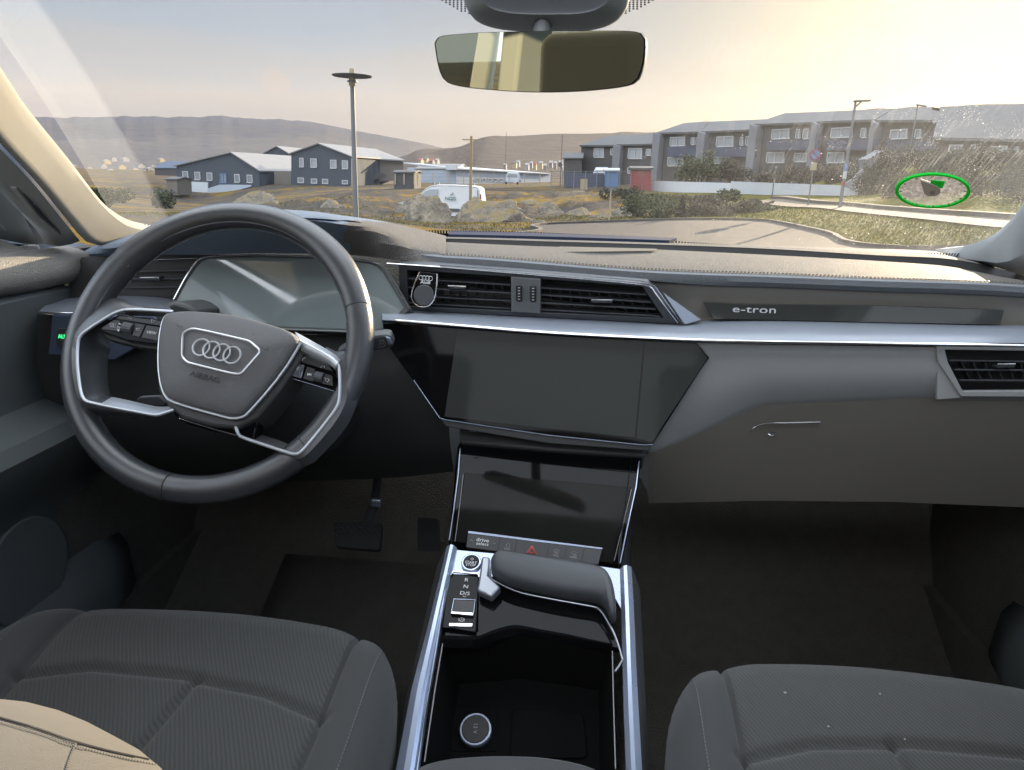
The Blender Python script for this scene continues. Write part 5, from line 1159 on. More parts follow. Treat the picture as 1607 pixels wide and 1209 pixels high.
# ---- parking disc stuck low on the glass, passenger side
pc = on_glass(1464, 300, .006); ii = min(range(NW), key=lambda k: abs(WS(k, .1).x-pc.x))
tx = (WS(ii+1 if ii < NW-1 else ii, .1)-WS(ii-1, .1)).normalized(); ty = (WS(ii, .18)-WS(ii, .06)).normalized()
pn = tx.cross(ty).normalized(); PD = Plane(pc, pn, tx)
pd_ = root('parking_disc', pc, 'clear parking disc with green rim stuck to the windscreen', 'parking disc')
ell = lambda k, n=64: [PD.at(1464+59*k*math.cos(a), 300.7+26.8*k*math.sin(a)) for a in [2*math.pi*i/n for i in range(n)]]
vs = ell(1.0)+ell(.915)+[p-PD.n*.004 for p in ell(1.0)]+[p-PD.n*.004 for p in ell(.915)]; n_ = 64; fs = []
for i in range(n_):
    j = (i+1) % n_; fs += [(i, j, n_+j, n_+i), (2*n_+i, 3*n_+i, 3*n_+j, 2*n_+j), (i, 2*n_+i, 2*n_+j, j), (n_+i, n_+j, 3*n_+j, 3*n_+i)]
M['gtr'] = MT('green_translucent'); _g = M['gtr']; _gt = _g.n('ShaderNodeBsdfTranslucent'); _gt.inputs[0].default_value = (.05, .42, .09, 1); _gd = _g.n('ShaderNodeBsdfDiffuse'); _gd.inputs[0].default_value = (.03, .7, .08, 1); _gx = _g.n('ShaderNodeMixShader'); _g.l(_gt.outputs[0], _gx.inputs[1]); _g.l(_gd.outputs[0], _gx.inputs[2]); _g.l(_gx.outputs[0], _g.out.inputs[0]); M['gtr'] = _g.m
mk('green_rim', vs, fs, 'gtr', pd_, smooth=False)
M['discface'] = MT('clear_disc_face'); _m = M['discface']; _v = _m.co(); _t = _m.n('ShaderNodeBsdfTransparent'); _t.inputs[0].default_value = (.9, .9, .92, 1); _d = _m.n('ShaderNodeBsdfTranslucent'); _d.inputs[0].default_value = (.30, .28, .27, 1)
_x = _m.n('ShaderNodeMixShader'); _m.l(_m.rng(_m.noise(_v, 110, 6, .8), .5, .75, .10, .55), _x.inputs[0]); _m.l(_t.outputs[0], _x.inputs[1]); _m.l(_d.outputs[0], _x.inputs[2]); _m.l(_x.outputs[0], _m.out.inputs[0]); M['discface'] = _m.m
slab('clear_face', [p-PD.n*.002 for p in ell(.94)], -PD.n*.001, 'discface', pd_, smooth=False)
nb = MB(); M['beige'] = m_plain('beige_print', (.62, .48, .30), .6)
for k in range(24):
    a = 2*math.pi*k/24; p = PD.at(1464+59*.82*math.cos(a), 300.7+26.8*.82*math.sin(a), .0005); q = PD.at(1464+59*.90*math.cos(a), 300.7+26.8*.90*math.sin(a), .0005); w_ = (q-p).cross(PD.n).normalized()*(.0016 if k % 2 == 0 else .0006); nb.quad(p-w_, q-w_, q+w_, p+w_)
nb.build('hour_marks', 'beige', pd_, smooth=False)
slab('pointer', PD.L([(1444, 283), (1458, 288), (1470, 293), (1476, 297.5), (1476, 303), (1471, 307.5), (1463, 309), (1455, 308), (1450, 304), (1447, 293)], .006), -PD.n*.004, m_plain('grey_brown_plastic', (.50, .43, .36), .5), pd_, bevel=.0008)
disc('pivot', PD.at(1463, 303.5, .0075), PD.ex, PD.ey, .0035, .002, 'trim', pd_, bevel=.0006)
slab('green_tab', PD.L([(1461, 284), (1483, 286), (1479, 296), (1460, 293)], .004), -PD.n*.002, 'gtr', pd_)

# ================================================================== PHONE HOLDER
HP = Plane.pts(Yp(659, 427, 1.040), Yp(686, 430, 1.038), Yp(665, 482, 1.030))
ph = root('phone_holder', HP.at(666, 455), 'small black phone holder with four-ring emblem clipped to the centre vent', 'phone holder')
po = [(658.5, 427), (672, 428), (686, 430), (685.2, 448), (683.5, 463), (680, 472.5), (674, 479.5), (666, 482.3), (657, 481), (650, 476), (645.5, 468), (647, 456), (652, 442)]
pp = resample(HP.L(po+[po[0]]), 61, False)[:60]
slab('plate', pp, HP.n*-.004, 'piano', ph, bevel=.0006)
tube('rim', resample(HP.L([po[2], po[3], po[4], po[5], po[6], po[7], po[8], po[9], po[10], po[11], po[12], po[0]], .0006), 60, False), .0010, 'chrome', ph, seg=6)
box('clip', HP.at(666, 455, -.012), (.008, 0, 0), HP.n*.009, (0, 0, .01), 'black', ph, bevel=.002)
disc('magnet_pad', HP.at(664.6, 463.5, .0028), HP.ex, HP.ey, .0150, .003, 'slat', ph, bevel=.0008, n=40)
rg = MB()
for k in range(4):
    c_ = HP.at(660.6+5.0*k, 436.3+.35*k, .0006); L_ = ringv(c_, HP.ex, HP.ey, .0031, 20); rg.tube(L_+[L_[0]], .00035, 5)
rg.build('ring_emblem', 'badge', ph)
text('emblem_lettering', 'Audi', HP.at(667.6, 443.4, .0006), HP.at(680, 444.5)-HP.at(660, 443), HP.ey, .0062, 'white_ink', ph, bold=.0002, sx=1.25)

# ================================================================== PEDALS
pdl_ = root('brake_pedal', Yp(560, 838, 1.2), 'brake pedal with diamond pattern rubber deep in the driver\'s footwell', 'pedal')
BP = Plane.pts(Yp(522, 819, 1.17), Yp(600, 821, 1.17), Yp(560, 862, 1.13))
slab('pad', roundpoly(BP.L([(522.5, 818), (600, 820), (596, 864), (526, 858)]), .006), -BP.n*.012, 'ruber', pdl_, bevel=.002)
dm = MB()
for r_ in range(3):
    for k in range(7):
        u = 530+k*10+(5 if r_ % 2 else 0); v = 826+r_*5.5+k*.3
        if u > 594: continue
        L_ = [BP.at(u-4.4, v, .0008), BP.at(u, v-4.4, .0008), BP.at(u+4.4, v, .0008), BP.at(u, v+4.4, .0008)]; dm.tube(L_+[L_[0]], .0008, 4)
dm.build('tread', 'slat', pdl_, smooth=False)
tube('lever', [BP.at(575, 826, -.01), Yp(588, 790, 1.24), Yp(592, 760, 1.30), Yp(592, 700, 1.4)], .009, 'slat', pdl_)
box('bracket', Yp(590, 789, 1.19), (.010, 0, 0), (0, .004, 0), (0, 0, .008), 'alu', pdl_, bevel=.003)
ac = root('accelerator_pedal', Yp(675, 848, 1.15), 'accelerator pedal beside the console', 'pedal')
slab('pad', roundpoly([Yp(655, 812, 1.2), Yp(688, 814, 1.2), Yp(690, 866, 1.12), Yp(655, 866, 1.12)], .006), (0, .012, -.006), 'ruber', ac, bevel=.003)
fr_ = root('floor_mat', Zp(385, 860, .47), 'dark floor mat in the driver\'s footwell', 'floor mat')
mt = loft('mat', [[Vector((x, y, z)) for x in (-.56, -.42, -.28, -.17)] for y, z in ((.45, .475), (.9, .462), (1.18, .466), (1.36, .55))], 'mat', fr_, n=10, solid=.008)
for k in range(12):
    u = 342+k*.0
fm = MB()
for k in range(9):
    y = .93+.03*k; fm.box((-.43, y, .475), (.05, 0, 0), (0, .004, 0), (0, 0, .0012))
fm.build('heel_ribs', 'slat', fr_, smooth=False)
tag(loft('firewall', [[Vector((x, 1.60, z)) for x in (-.9, 0, .9)] for z in (.4, .8, 1.19)], 'carpet', None, n=8), kind='structure')
# ================================================================== OUTSIDE
def hor(u): return 278+.031*(u-921)
# ground heights: seen points of the ground with their distance, blended in (bearing, log range)
CTL = []
def ctl(u, v, y):
    p = Yp(u, v, y); CTL.append((math.atan2(p.x, p.y), math.log(math.hypot(p.x, p.y)), p.z))
for a in range(-180, 181, 20):
    for r_ in (2.5, 6, 11): CTL.append((R(a), math.log(r_), 0.0))
for a in list(range(-180, -50, 20))+list(range(60, 181, 20)):
    for r_, z in ((25, 0), (60, -.5), (150, -1), (500, -4)): CTL.append((R(a), math.log(r_), z))
for c in [(230, 345, 18), (300, 334, 40), (240, 322, 60), (180, 310, 70), (320, 328, 60), (230, 312, 90), (60, 340, 18), (400, 344, 18), (558, 340.5, 20), (100, 303, 60), (300, 316, 104), (330, 323, 82), (280, 318, 88), (360, 312, 96), (250, 296, 110), (400, 292, 112), (520, 291, 112), (560, 302, 60), (600, 318, 38),
          (480, 316, 50), (430, 330, 30), (520, 330, 30), (640, 352, 24), (700, 358, 22), (700, 340, 38), (650, 334, 38), (760, 338, 38), (780, 352, 25), (860, 352, 25), (830, 322, 44), (850, 305, 66), (700, 297, 90), (800, 294, 110), (900, 300, 64), (1000, 301, 64), (930, 320, 42), (1000, 322, 42), (940, 347, 26.5),
          (1030, 301, 68), (1100, 302, 68), (1200, 305, 62), (1340, 311, 52), (1100, 348, 24), (1190, 348.5, 24), (1020, 349, 24.2), (1100, 340, 28), (1150, 330, 34), (1260, 360, 20.5), (1330, 383, 16.6), (1200, 316, 35), (1300, 325, 28), (1400, 336, 22.6), (1500, 345, 19), (1600, 354, 16.4), (1700, 363, 14),
          (1230, 332, 28.5), (1350, 352, 20.2), (1450, 392, 14.6), (1500, 372, 15.8), (1600, 388, 13), (1400, 325, 31), (1500, 333, 25), (1600, 340, 22), (1400, 300, 45), (1500, 285, 45), (1600, 280, 42), (1380, 268, 62), (1500, 248, 66), (1607, 246, 62), (1250, 290, 80), (1100, 290, 100), (900, 291, 110), (760, 290, 150), (600, 285, 150), (300, 285, 180), (150, 290, 150), (150, 272, 500), (400, 275, 500), (800, 282, 400), (1200, 285, 300), (1000, 285, 600), (600, 275, 600), (0, 262, 600)]: ctl(*c)
CA = np.array(CTL)
_px = np.stack([CA[:, 0]*2.4, CA[:, 1]*1.25], 1); _keep = []
for i in range(len(_px)):
    if all(np.hypot(*(_px[i]-_px[j])) > .02 for j in _keep): _keep.append(i)
_px = _px[_keep]; _pz = CA[_keep, 2]; _N = len(_px)
def _phi(d2): return np.sqrt(d2+.012)
_D = ((_px[:, None]-_px[None])**2).sum(2); _A = np.zeros((_N+1, _N+1)); _A[:_N, :_N] = _phi(_D)-np.eye(_N)*.004; _A[:_N, _N] = 1; _A[_N, :_N] = 1
_W = np.linalg.solve(_A, np.append(_pz, 0))
def gz(x, y, rough=True):
    a = math.atan2(x, y); l = math.log(max(2.2, math.hypot(x, y)))
    if l < math.log(9.0) or abs(a) > R(75): pass
    d2 = (_px[:, 0]-a*2.4)**2+(_px[:, 1]-l*1.25)**2
    z = float(_phi(d2) @ _W[:_N]+_W[_N])
    r_ = math.hypot(x, y); k = max(0.0, min(1.0, (r_-8)/6)); return z*k
def rocky(x, y):
    """how far a spot lies in the rough field between the car park and the houses"""
    r_ = math.hypot(x, y); a = math.degrees(math.atan2(x, y))
    k = max(0, min(1, (r_-27)/7))*max(0, min(1, (78-r_)/20))*max(0, min(1, (a+27)/6))*max(0, min(1, (6.5-a)/4))
    return k
def gzz(x, y):
    k = rocky(x, y); z = gz(x, y)
    if k > 0: n1 = mnoise.fractal(Vector((x*.16, y*.16, 3)), 1.0, 2.1, 4); n2 = mnoise.fractal(Vector((x*.6, y*.6, 7)), 1.0, 2.1, 3); z += k*(.55*n1+.30*abs(n2))
    return z
angs = sorted(set([round(-180+i*6, 2) for i in range(61)]+[round(-50+i*.32, 2) for i in range(int(100/.32))]))
angs = [a for a in angs if a < 180]
rads = [2.2]+[6*1.055**i for i in range(int(math.log(900/6)/math.log(1.055)))]+[1100, 1500, 2500]
vs = []; fs = []; na = len(angs)
for r_ in rads:
    for a in angs:
        x = math.sin(R(a))*r_; y = math.cos(R(a))*r_; vs.append((x, y, gzz(x, y) if r_ < 1000 else -8-(r_-1000)*.012))
for j in range(len(rads)-1):
    for i in range(na): k = (i+1) % na; fs.append((j*na+i, (j+1)*na+i, (j+1)*na+k, j*na+k))
fs.append(tuple(range(na)))
def m_ground():
    s = MT('rough_ground'); v = s.co()
    big = s.noise(v, .12, 6, .6); mid = s.noise(v, .9, 6, .65); fine = s.noise(v, 9, 6, .7)
    grass = s.mix(s.rng(mid, .35, .65), (0.1426, 0.0846, 0.0131), (0.0605, 0.0485, 0.0069)); grass = s.mix(s.rng(fine, .3, .75), grass, (0.1727, 0.1080, 0.0200))
    rock = s.mix(s.rng(s.math('ADD', s.math('MULTIPLY', mid, .5), s.math('MULTIPLY', fine, .5)), .4, .6), (0.0221, 0.0186, 0.0169), (0.0803, 0.0684, 0.0580))
    at = s.n('ShaderNodeAttribute'); at.attribute_name = 'field'
    rk = s.math('MULTIPLY', s.rng(s.math('ADD', s.math('MULTIPLY', big, .6), s.math('MULTIPLY', mid, .4)), .44, .50), at.outputs['Fac'])
    gcol = s.mix(at.outputs['Fac'], s.mix(s.rng(mid, .3, .7), (0.0963, 0.0785, 0.0070), (0.0462, 0.0525, 0.0041)), grass)
    c = s.mix(s.math('MINIMUM', rk, 1.0), gcol, rock)
    s.bsdf(c, .95, 0, .1, bump=s.math('ADD', s.math('MULTIPLY', mid, 1.0), s.math('MULTIPLY', fine, .35)), bd=.5, bst=.8); return s.m
M['ground'] = m_ground()
gnd = mk('ground', vs, fs, 'ground', None, ang=180, pivot=(0, 0, 0)); tag(gnd, kind='structure')
at = gnd.data.attributes.new('field', 'FLOAT', 'POINT')
for i, p in enumerate(gnd.data.vertices):
    a = math.degrees(math.atan2(p.co.x, p.co.y)); at.data[i].value = max(0.0, min(1.0, (8-a)/5))
def onG(u, v, y, dz=0.0):
    p = Yp(u, v, y); return Vector((p.x, p.y, gzz(p.x, p.y)+dz))
# asphalt of the car park, draped 3 cm proud (its slab edge)
M['asphalt'] = MT('asphalt'); _m = M['asphalt']; _v = _m.co(); _m.bsdf(_m.mix(_m.rng(_m.noise(_v, 1.4, 6, .6), .3, .7), (0.0272, 0.0220, 0.0195), (0.0351, 0.0290, 0.0269)), .8, 0, .3, bump=_m.noise(_v, 60, 3), bd=.01, bst=.6); M['asphalt'] = _m.m
edge = [(-16, 4), (-8, 9), (-4, 13)]+[(Yp(u, v, y).x, y) for u, v, y in ((850, 364, 19.5), (838, 356, 22.3), (870, 351.5, 24), (955, 349.5, 24.4), (1020, 348.6, 24.4), (1100, 348, 24.4), (1160, 347.5, 24.4), (1195, 349.5, 23.8), (1225, 354, 22.3), (1260, 360.5, 20.3), (1300, 371, 18.3), (1335, 384, 16.2))]+[(7.2, 12), (7.5, 4)]
eg = resample([Vector((x, y, 0)) for x, y in edge], 80)
vs = []; fs = []
for p in eg:
    for t in [i/16 for i in range(17)]:
        q = Vector((p.x*(t), 3+(p.y-3)*t, 0)); vs.append((q.x, q.y, gz(q.x, q.y)+.035))
for i in range(79):
    for j in range(16): a = i*17+j; fs.append((a, a+1, a+18, a+17))
tag(mk('car_park', vs, fs, 'asphalt', None, ang=180), kind='structure')
M['kerb'] = m_plain('dark_kerb', (0.0504, 0.0441, 0.0378), .9); ks = MB()
for a, b in zip(eg, eg[1:]):
    d = (b-a).normalized(); n = Vector((-d.y, d.x, 0)); za, zb = gz(a.x, a.y), gz(b.x, b.y); A_ = Vector((a.x, a.y, za+.03)); B_ = Vector((b.x, b.y, zb+.03)); h = Vector((0, 0, .07))
    ks.quad(A_, B_, B_+h, A_+h); ks.quad(A_+h, B_+h, B_+h+n*.12, A_+h+n*.12); ks.quad(A_+h+n*.12, B_+h+n*.12, B_+n*.12-h, A_+n*.12-h)
tag(ks.build('kerb', 'kerb', None, smooth=False), kind='structure')
# footpath along the top of the bank
M['path'] = m_plain('pale_path', (0.0726, 0.0587, 0.0432), .9, var=.12, vs=1.5)
pa = [onG(u, v, y) for u, v, y in ((1188, 315, 36), (1200, 316, 35), (1250, 320.5, 31), (1300, 325, 28), (1350, 330, 25), (1400, 336, 22.6), (1500, 345, 19), (1600, 354, 16.4), (1720, 365, 13.8))]
pa = resample(pa, 60); pv = MB()
for a, b in zip(pa, pa[1:]):
    q = []
    for p, w in ((a, -.6), (b, -.6), (b, .6), (a, .6)):
        d = (b-a).normalized(); n = Vector((-d.y, d.x, 0)).normalized(); z_ = p+n*w; q.append(Vector((z_.x, z_.y, gz(z_.x, z_.y)+.05)))
    pv.quad(*q)
o_ = pv.build('footpath', 'path', None, smooth=False, weld=True); tag(o_, kind='structure')
m2 = MB()
for a, b in zip(pa, pa[1:]):   # low dark kerb stones behind the path
    d = (b-a).normalized(); n = Vector((-d.y, d.x, 0)).normalized(); q = [Vector(((p+n*w).x, (p+n*w).y, gz((p+n*w).x, (p+n*w).y)+h)) for p, w, h in ((a, .62, .04), (b, .62, .04), (b, .62, .16), (a, .62, .16), (a, .9, .16), (b, .9, .16))]; m2.quad(q[0], q[1], q[2], q[3]); m2.quad(q[3], q[2], q[5], q[4])
tag(m2.build('path_kerb', 'kerb', None, smooth=False), kind='structure')
# grass tufts over the bank and the verge
M['blade'] = MT('grass_blades'); _m = M['blade']; _v = _m.co(); _m.bsdf(_m.mix(_m.rng(_m.noise(_v, .8, 5, .6), .35, .65), (0.1280, 0.1000, 0.0074), (0.0490, 0.0596, 0.0039)), .8, 0, .2); M['blade'] = _m.m
gb_ = MB(); rnd = random.Random(3)
def tuft(x, y, z, h, n=4, w=.02):
    for _ in range(n):
        a = rnd.uniform(0, 6.28); d = Vector((math.cos(a), math.sin(a), 0)); b = Vector((x+rnd.uniform(-.08, .08), y+rnd.uniform(-.08, .08), z-.02)); t = b+Vector((rnd.uniform(-.5, .5)*h, rnd.uniform(-.5, .5)*h, h*rnd.uniform(.6, 1.1))); gb_.add([b-d*w, b+d*w, t], [(0, 1, 2)])
for _ in range(9000):
    u = rnd.uniform(1180, 1660); t = rnd.random(); 
    y0 = float(np.interp(u, [1180, 1260, 1330, 1450, 1660], [24.2, 20.9, 16.8, 13, 9.5])); y1 = float(np.interp(u, [1180, 1250, 1350, 1500, 1660], [35, 30.2, 24.2, 18, 14]))
    y = y0+(y1-y0)*t; x = Yp(u, 330, y).x; tuft(x, y, gz(x, y), rnd.uniform(.03, .08), 2, .02)
for _ in range(6000):
    u = rnd.uniform(-20, 1190); y = rnd.uniform(20, 34) if u < 840 else rnd.uniform(24.8, 30); x = Yp(u, 330, y).x; tuft(x, y, gzz(x, y), rnd.uniform(.04, .11), 2, .022)
tag(gb_.build('grass', 'blade', None, smooth=False), kind='stuff')

# hills
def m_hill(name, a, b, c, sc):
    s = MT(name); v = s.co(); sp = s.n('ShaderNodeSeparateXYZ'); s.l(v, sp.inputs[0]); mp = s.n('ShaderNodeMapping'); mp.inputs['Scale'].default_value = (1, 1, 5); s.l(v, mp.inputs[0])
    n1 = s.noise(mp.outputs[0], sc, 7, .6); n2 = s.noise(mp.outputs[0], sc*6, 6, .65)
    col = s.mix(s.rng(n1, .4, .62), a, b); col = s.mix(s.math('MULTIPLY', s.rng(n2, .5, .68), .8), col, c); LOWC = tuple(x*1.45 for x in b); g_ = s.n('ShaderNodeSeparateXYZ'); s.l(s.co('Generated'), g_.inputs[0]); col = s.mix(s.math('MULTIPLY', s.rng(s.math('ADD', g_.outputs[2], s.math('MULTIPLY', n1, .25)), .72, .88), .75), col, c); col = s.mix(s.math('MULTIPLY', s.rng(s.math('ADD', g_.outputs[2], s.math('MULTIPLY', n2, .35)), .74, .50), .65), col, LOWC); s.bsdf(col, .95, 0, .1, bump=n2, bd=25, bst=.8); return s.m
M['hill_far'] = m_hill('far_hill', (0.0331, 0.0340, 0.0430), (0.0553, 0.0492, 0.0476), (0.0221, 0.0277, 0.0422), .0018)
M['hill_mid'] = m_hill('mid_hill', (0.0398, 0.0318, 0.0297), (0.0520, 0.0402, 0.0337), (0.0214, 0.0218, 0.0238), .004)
def hill(name, mat, ridge, y0, y1, zb, rough, nrow=22, back=.35):
    R_ = resample([Vector((u, v, 0)) for u, v in ridge], 220, True); rows = []
    for j in range(nrow+1):
        t = j/nrow; row = []
        for i, p in enumerate(R_):
            top = Yp(p.x, p.y+rough*(mnoise.noise(Vector((i*.35, 1.7, y1*.01)))+.5*mnoise.noise(Vector((i*1.1, 5.7, y1*.01)))), y1); bot = Yp(p.x, p.y, y0); bot.z = zb
            q = lerp(bot, top, t); q.z = zb+(top.z-zb)*(t**1.25*.9+.1*t); q.z += (1-abs(2*t-1))*abs(top.z-zb)*.09*mnoise.fractal(Vector((q.x*.0016, q.y*.0016, 5)), 1, 2, 4); row.append(q)
        rows.append(row)
    rows.append([Vector((p.x*1.0, p.y+(y1-y0)*back, p.z+2)) for p in rows[-1]]); rows.append([Vector((p.x, p.y+(y1-y0), zb)) for p in rows[-1]])
    n = 220; vs = [p for r_ in rows for p in r_]; fs = [(j*n+i, j*n+i+1, (j+1)*n+i+1, (j+1)*n+i) for j in range(len(rows)-1) for i in range(n-1)]
    return tag(mk(name, vs, fs, mat, None, ang=60), kind='structure')
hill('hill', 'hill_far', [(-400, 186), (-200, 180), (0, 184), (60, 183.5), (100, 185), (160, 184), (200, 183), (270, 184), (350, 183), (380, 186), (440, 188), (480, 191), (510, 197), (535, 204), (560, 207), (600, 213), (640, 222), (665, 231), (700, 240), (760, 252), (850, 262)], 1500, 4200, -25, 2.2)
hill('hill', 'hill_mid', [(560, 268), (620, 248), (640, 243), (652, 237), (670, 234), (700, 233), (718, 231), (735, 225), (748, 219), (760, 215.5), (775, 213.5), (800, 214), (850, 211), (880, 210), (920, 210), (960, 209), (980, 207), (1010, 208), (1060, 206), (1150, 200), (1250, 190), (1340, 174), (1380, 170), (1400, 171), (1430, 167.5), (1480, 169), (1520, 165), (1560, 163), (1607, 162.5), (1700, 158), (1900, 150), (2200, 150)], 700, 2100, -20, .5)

# ------------------------------------------------------------------ materials for buildings
for k, c, r_ in (('cladding', (0.036, 0.040, 0.047), .7), ('roof_grey', (0.162, 0.156, 0.156), .6), ('roof_dk', (0.058, 0.058, 0.062), .7), ('white_wall', (0.372, 0.396, 0.432), .8), ('brown_wall', (0.114, 0.099, 0.084), .8), ('row_wall', (0.045, 0.043, 0.045), .8), ('band', (0.036, 0.044, 0.075), .7), ('fin', (0.125, 0.128, 0.142), .8), ('far_white', (.20, .205, .215), .8), ('red', (0.180, 0.027, 0.027), .7), ('blue', (0.060, 0.120, 0.228), .6), ('navy_roof', (0.030, 0.048, 0.084), .6), ('wframe', (0.32, 0.325, 0.33), .5), ('paleblue', (0.270, 0.312, 0.372), .7), ('galv', (0.095, 0.097, 0.102), .5), ('wood', (0.198, 0.144, 0.072), .8), ('sand', (0.252, 0.210, 0.132), .8)):
    M[k] = m_plain(k, c, r_, var=.12, vs=.6, bump=.3, bs=12, bd=.01)
_m = MT('window_pane'); _m.bsdf((.16, .18, .20), .08, 0, .8); M['pane'] = _m.m
_m = MT('cladding_boards'); _v = _m.co(); _w = _m.n('ShaderNodeTexWave', bands_direction='X'); _m.l(_v, _w.inputs['Vector']); _w.inputs['Scale'].default_value = 1.2; _m.bsdf(_m.mix(_w.outputs['Fac'], (0.028, 0.036, 0.048), (0.042, 0.052, 0.068)), .75, 0, .3, bump=_w.outputs['Fac'], bd=.02, bst=.5); M['cladding'] = _m.m
def facade(u0, u1, y0, y1):
    A_ = Yp(u0, 280, y0); B_ = Yp(u1, 280, y1); d = Vector((B_.x-A_.x, B_.y-A_.y, 0)); L = d.length; d.normalize(); n = Vector((-d.y, d.x, 0))   # n points away from the eye
    return Vector((A_.x, A_.y, 0)), d, n, L
class Fac:
    """a facade between two bearings; at(u, v) is the point of its plane at a pixel"""
    def __init__(s, u0, u1, y0, y1): s.o, s.d, s.n, s.L = facade(u0, u1, y0, y1)
    def at(s, u, v, off=0.0): return Np(u, v, s.o-s.n*off, s.n)
def window(fc, u0, u1, v0, v1, parent, bars=1, nm='window', fmat='wframe'):
    a, b, c, d = fc.at(u0, v0, .06), fc.at(u1, v0, .06), fc.at(u1, v1, .06), fc.at(u0, v1, .06)
    a.z = b.z = (a.z+b.z)/2; c.z = d.z = (c.z+d.z)/2; w = (b-a); h = (a.z-d.z); t = min(.13, w.length*.14)
    wd = w.normalized(); m = MB(); up = Vector((0, 0, 1)); nn = fc.n*.05
    m.box((a+b)/2-up*t/2, w/2, nn, up*t/2); m.box((c+d)/2+up*t/2, w/2, nn, up*t/2); m.box(a+wd*t/2-up*h/2, wd*t/2, nn, up*(h/2-t)); m.box(b-wd*t/2-up*h/2, wd*t/2, nn, up*(h/2-t))
    for k in range(bars): m.box(a+w*(k+1)/(bars+1)-up*h/2, wd*t*.35, nn, up*(h/2-t))
    f = m.build(nm, fmat, parent, smooth=False); p = MB(); q = fc.n*.03
    p.quad(a+q, b+q, c+q, d+q); p.build('pane', 'pane', f, smooth=False); return f
def gable_house(label, fc, uL, uA, uR, vL, vA, vR, vB, depth, wall='cladding', roof='roof_grey', over=.35, back_drop=0.0):
    """gable end facing the eye, ridge running back along fc.n turned by skew"""
    Lp, Ap, Rp = fc.at(uL, vL), fc.at(uA, vA), fc.at(uR, vR); B0, B1 = fc.at(uL, vB), fc.at(uR, vB); B0.z = B1.z = min(B0.z, B1.z)-.6
    r_ = root('house', (B0+B1)/2, label, 'house'); D = depth
    vs = [B0, B1, Rp, Ap, Lp]; vs = vs+[p+D for p in vs]; n = 5
    mk('wall', vs, [tuple(range(5)), tuple(range(9, 4, -1))]+[(i, (i+1) % 5, 5+(i+1) % 5, 5+i) for i in range(5)], wall, r_, smooth=False)
    up = Vector((0, 0, .16)); f = -fc.n*over
    dl_ = (Lp-Ap).normalized()*over; dr_ = (Rp-Ap).normalized()*over; rv = []
    m = MB()
    for a, b in ((Lp+dl_, Ap), (Ap, Rp+dr_)):
        q = [a+f, b+f, b+D-f, a+D-f]; m.add([p+Vector((0, 0, .02)) for p in q]+[p+up+Vector((0, 0, .02)) for p in q], [(0, 1, 2, 3), (4, 5, 6, 7), (0, 1, 5, 4), (1, 2, 6, 5), (2, 3, 7, 6), (3, 0, 4, 7)])
    m.build('roof', roof, r_, smooth=False)
    return r_
# ---- the two dark gabled houses on the left
fA = Fac(279, 400, 113, 110); dA = Yp(457, 244, 130)-fA.at(364, 240.5); dA.z = 0
hA = gable_house('dark grey gabled house with white basement wall, leftmost of the large houses', fA, 277, 364, 407, 261, 240.5, 268, 292, dA)
for w in ((286, 295, 269, 283), (305, 314, 270, 283), (324, 333, 271, 284), (367.5, 376, 273.5, 287), (387, 396, 274.5, 287.5)): window(fA, *w, hA, 0)
dr_ = window(fA, 344.5, 355, 272.5, 288, hA, 1, 'door', 'blue')
slab('basement_wall', [fA.at(u, v, .25) for u, v in ((278, 284.5), (326, 286.5), (326, 313), (278, 313))], fA.n*.2, 'white_wall', hA, smooth=False)
slab('ramp_wall', [fA.at(u, v, .5) for u, v in ((355, 290), (394, 290.5), (394, 293), (368, 300), (340, 305), (326, 308), (326, 296), (345, 290))], fA.n*.2, 'paleblue', hA, smooth=False)
fP = Fac(407, 458, 113, 113); slab('carport_wall', [fP.at(u, v) for u, v in ((430, 269), (457, 269), (457, 293), (430, 293))], fP.n*4, 'brown_wall', hA, smooth=False)
slab('carport_back', [fP.at(u, v)+fP.n*3 for u, v in ((404, 269), (431, 269), (431, 293), (404, 293))], fP.n*.3, 'row_wall', hA, smooth=False)
fB = Fac(458, 551, 112, 109); dB = Yp(588, 233.5, 132)-fB.at(501, 226.5); dB.z = 0
hB = gable_house('tall dark grey gabled house with two rows of windows', fB, 457, 501, 551, 242, 226.5, 246, 291, dB)
for w in ((469.5, 476.5, 248, 263), (487, 497, 249, 263.5), (518, 528, 251, 265), (536.5, 546, 252, 266), (467, 477, 279, 287.5), (488, 497.5, 280.5, 288.5), (505.5, 515, 281, 289), (536.5, 546, 283, 289.5)): window(fB, *w, hB, 0)
fW = Fac(552, 633, 118, 122); slab('wing_wall', [fW.at(u, v) for u, v in ((552, 250), (633, 254), (633, 282), (552, 290))], fW.n*8, 'brown_wall', hB, smooth=False)
wr = [fW.at(551, 249, .6), fW.at(636, 253.5, .6), fW.at(600, 236)+fW.n*10, fW.at(545, 231)+fW.n*10]; slab('wing_roof', wr, (0, 0, .2), 'roof_grey', hB, smooth=False)
window(fW, 580, 590, 254.5, 268, hB, 1, 'door'); slab('outside_stair', [fW.at(u, v, 2.2) for u, v in ((563, 285), (578, 272), (598, 271), (606, 275), (606, 279), (590, 281), (575, 290), (563, 292))], fW.n*1.2, 'row_wall', hB, smooth=False)
fC = Fac(415, 455, 140, 140); dC = Yp(474, 234, 152)-fC.at(434.7, 230.6); dC.z = 0
gable_house('dark gabled house peeking over the roof between the two large houses', fC, 415, 434.7, 456, 241, 230.6, 243, 285, dC)
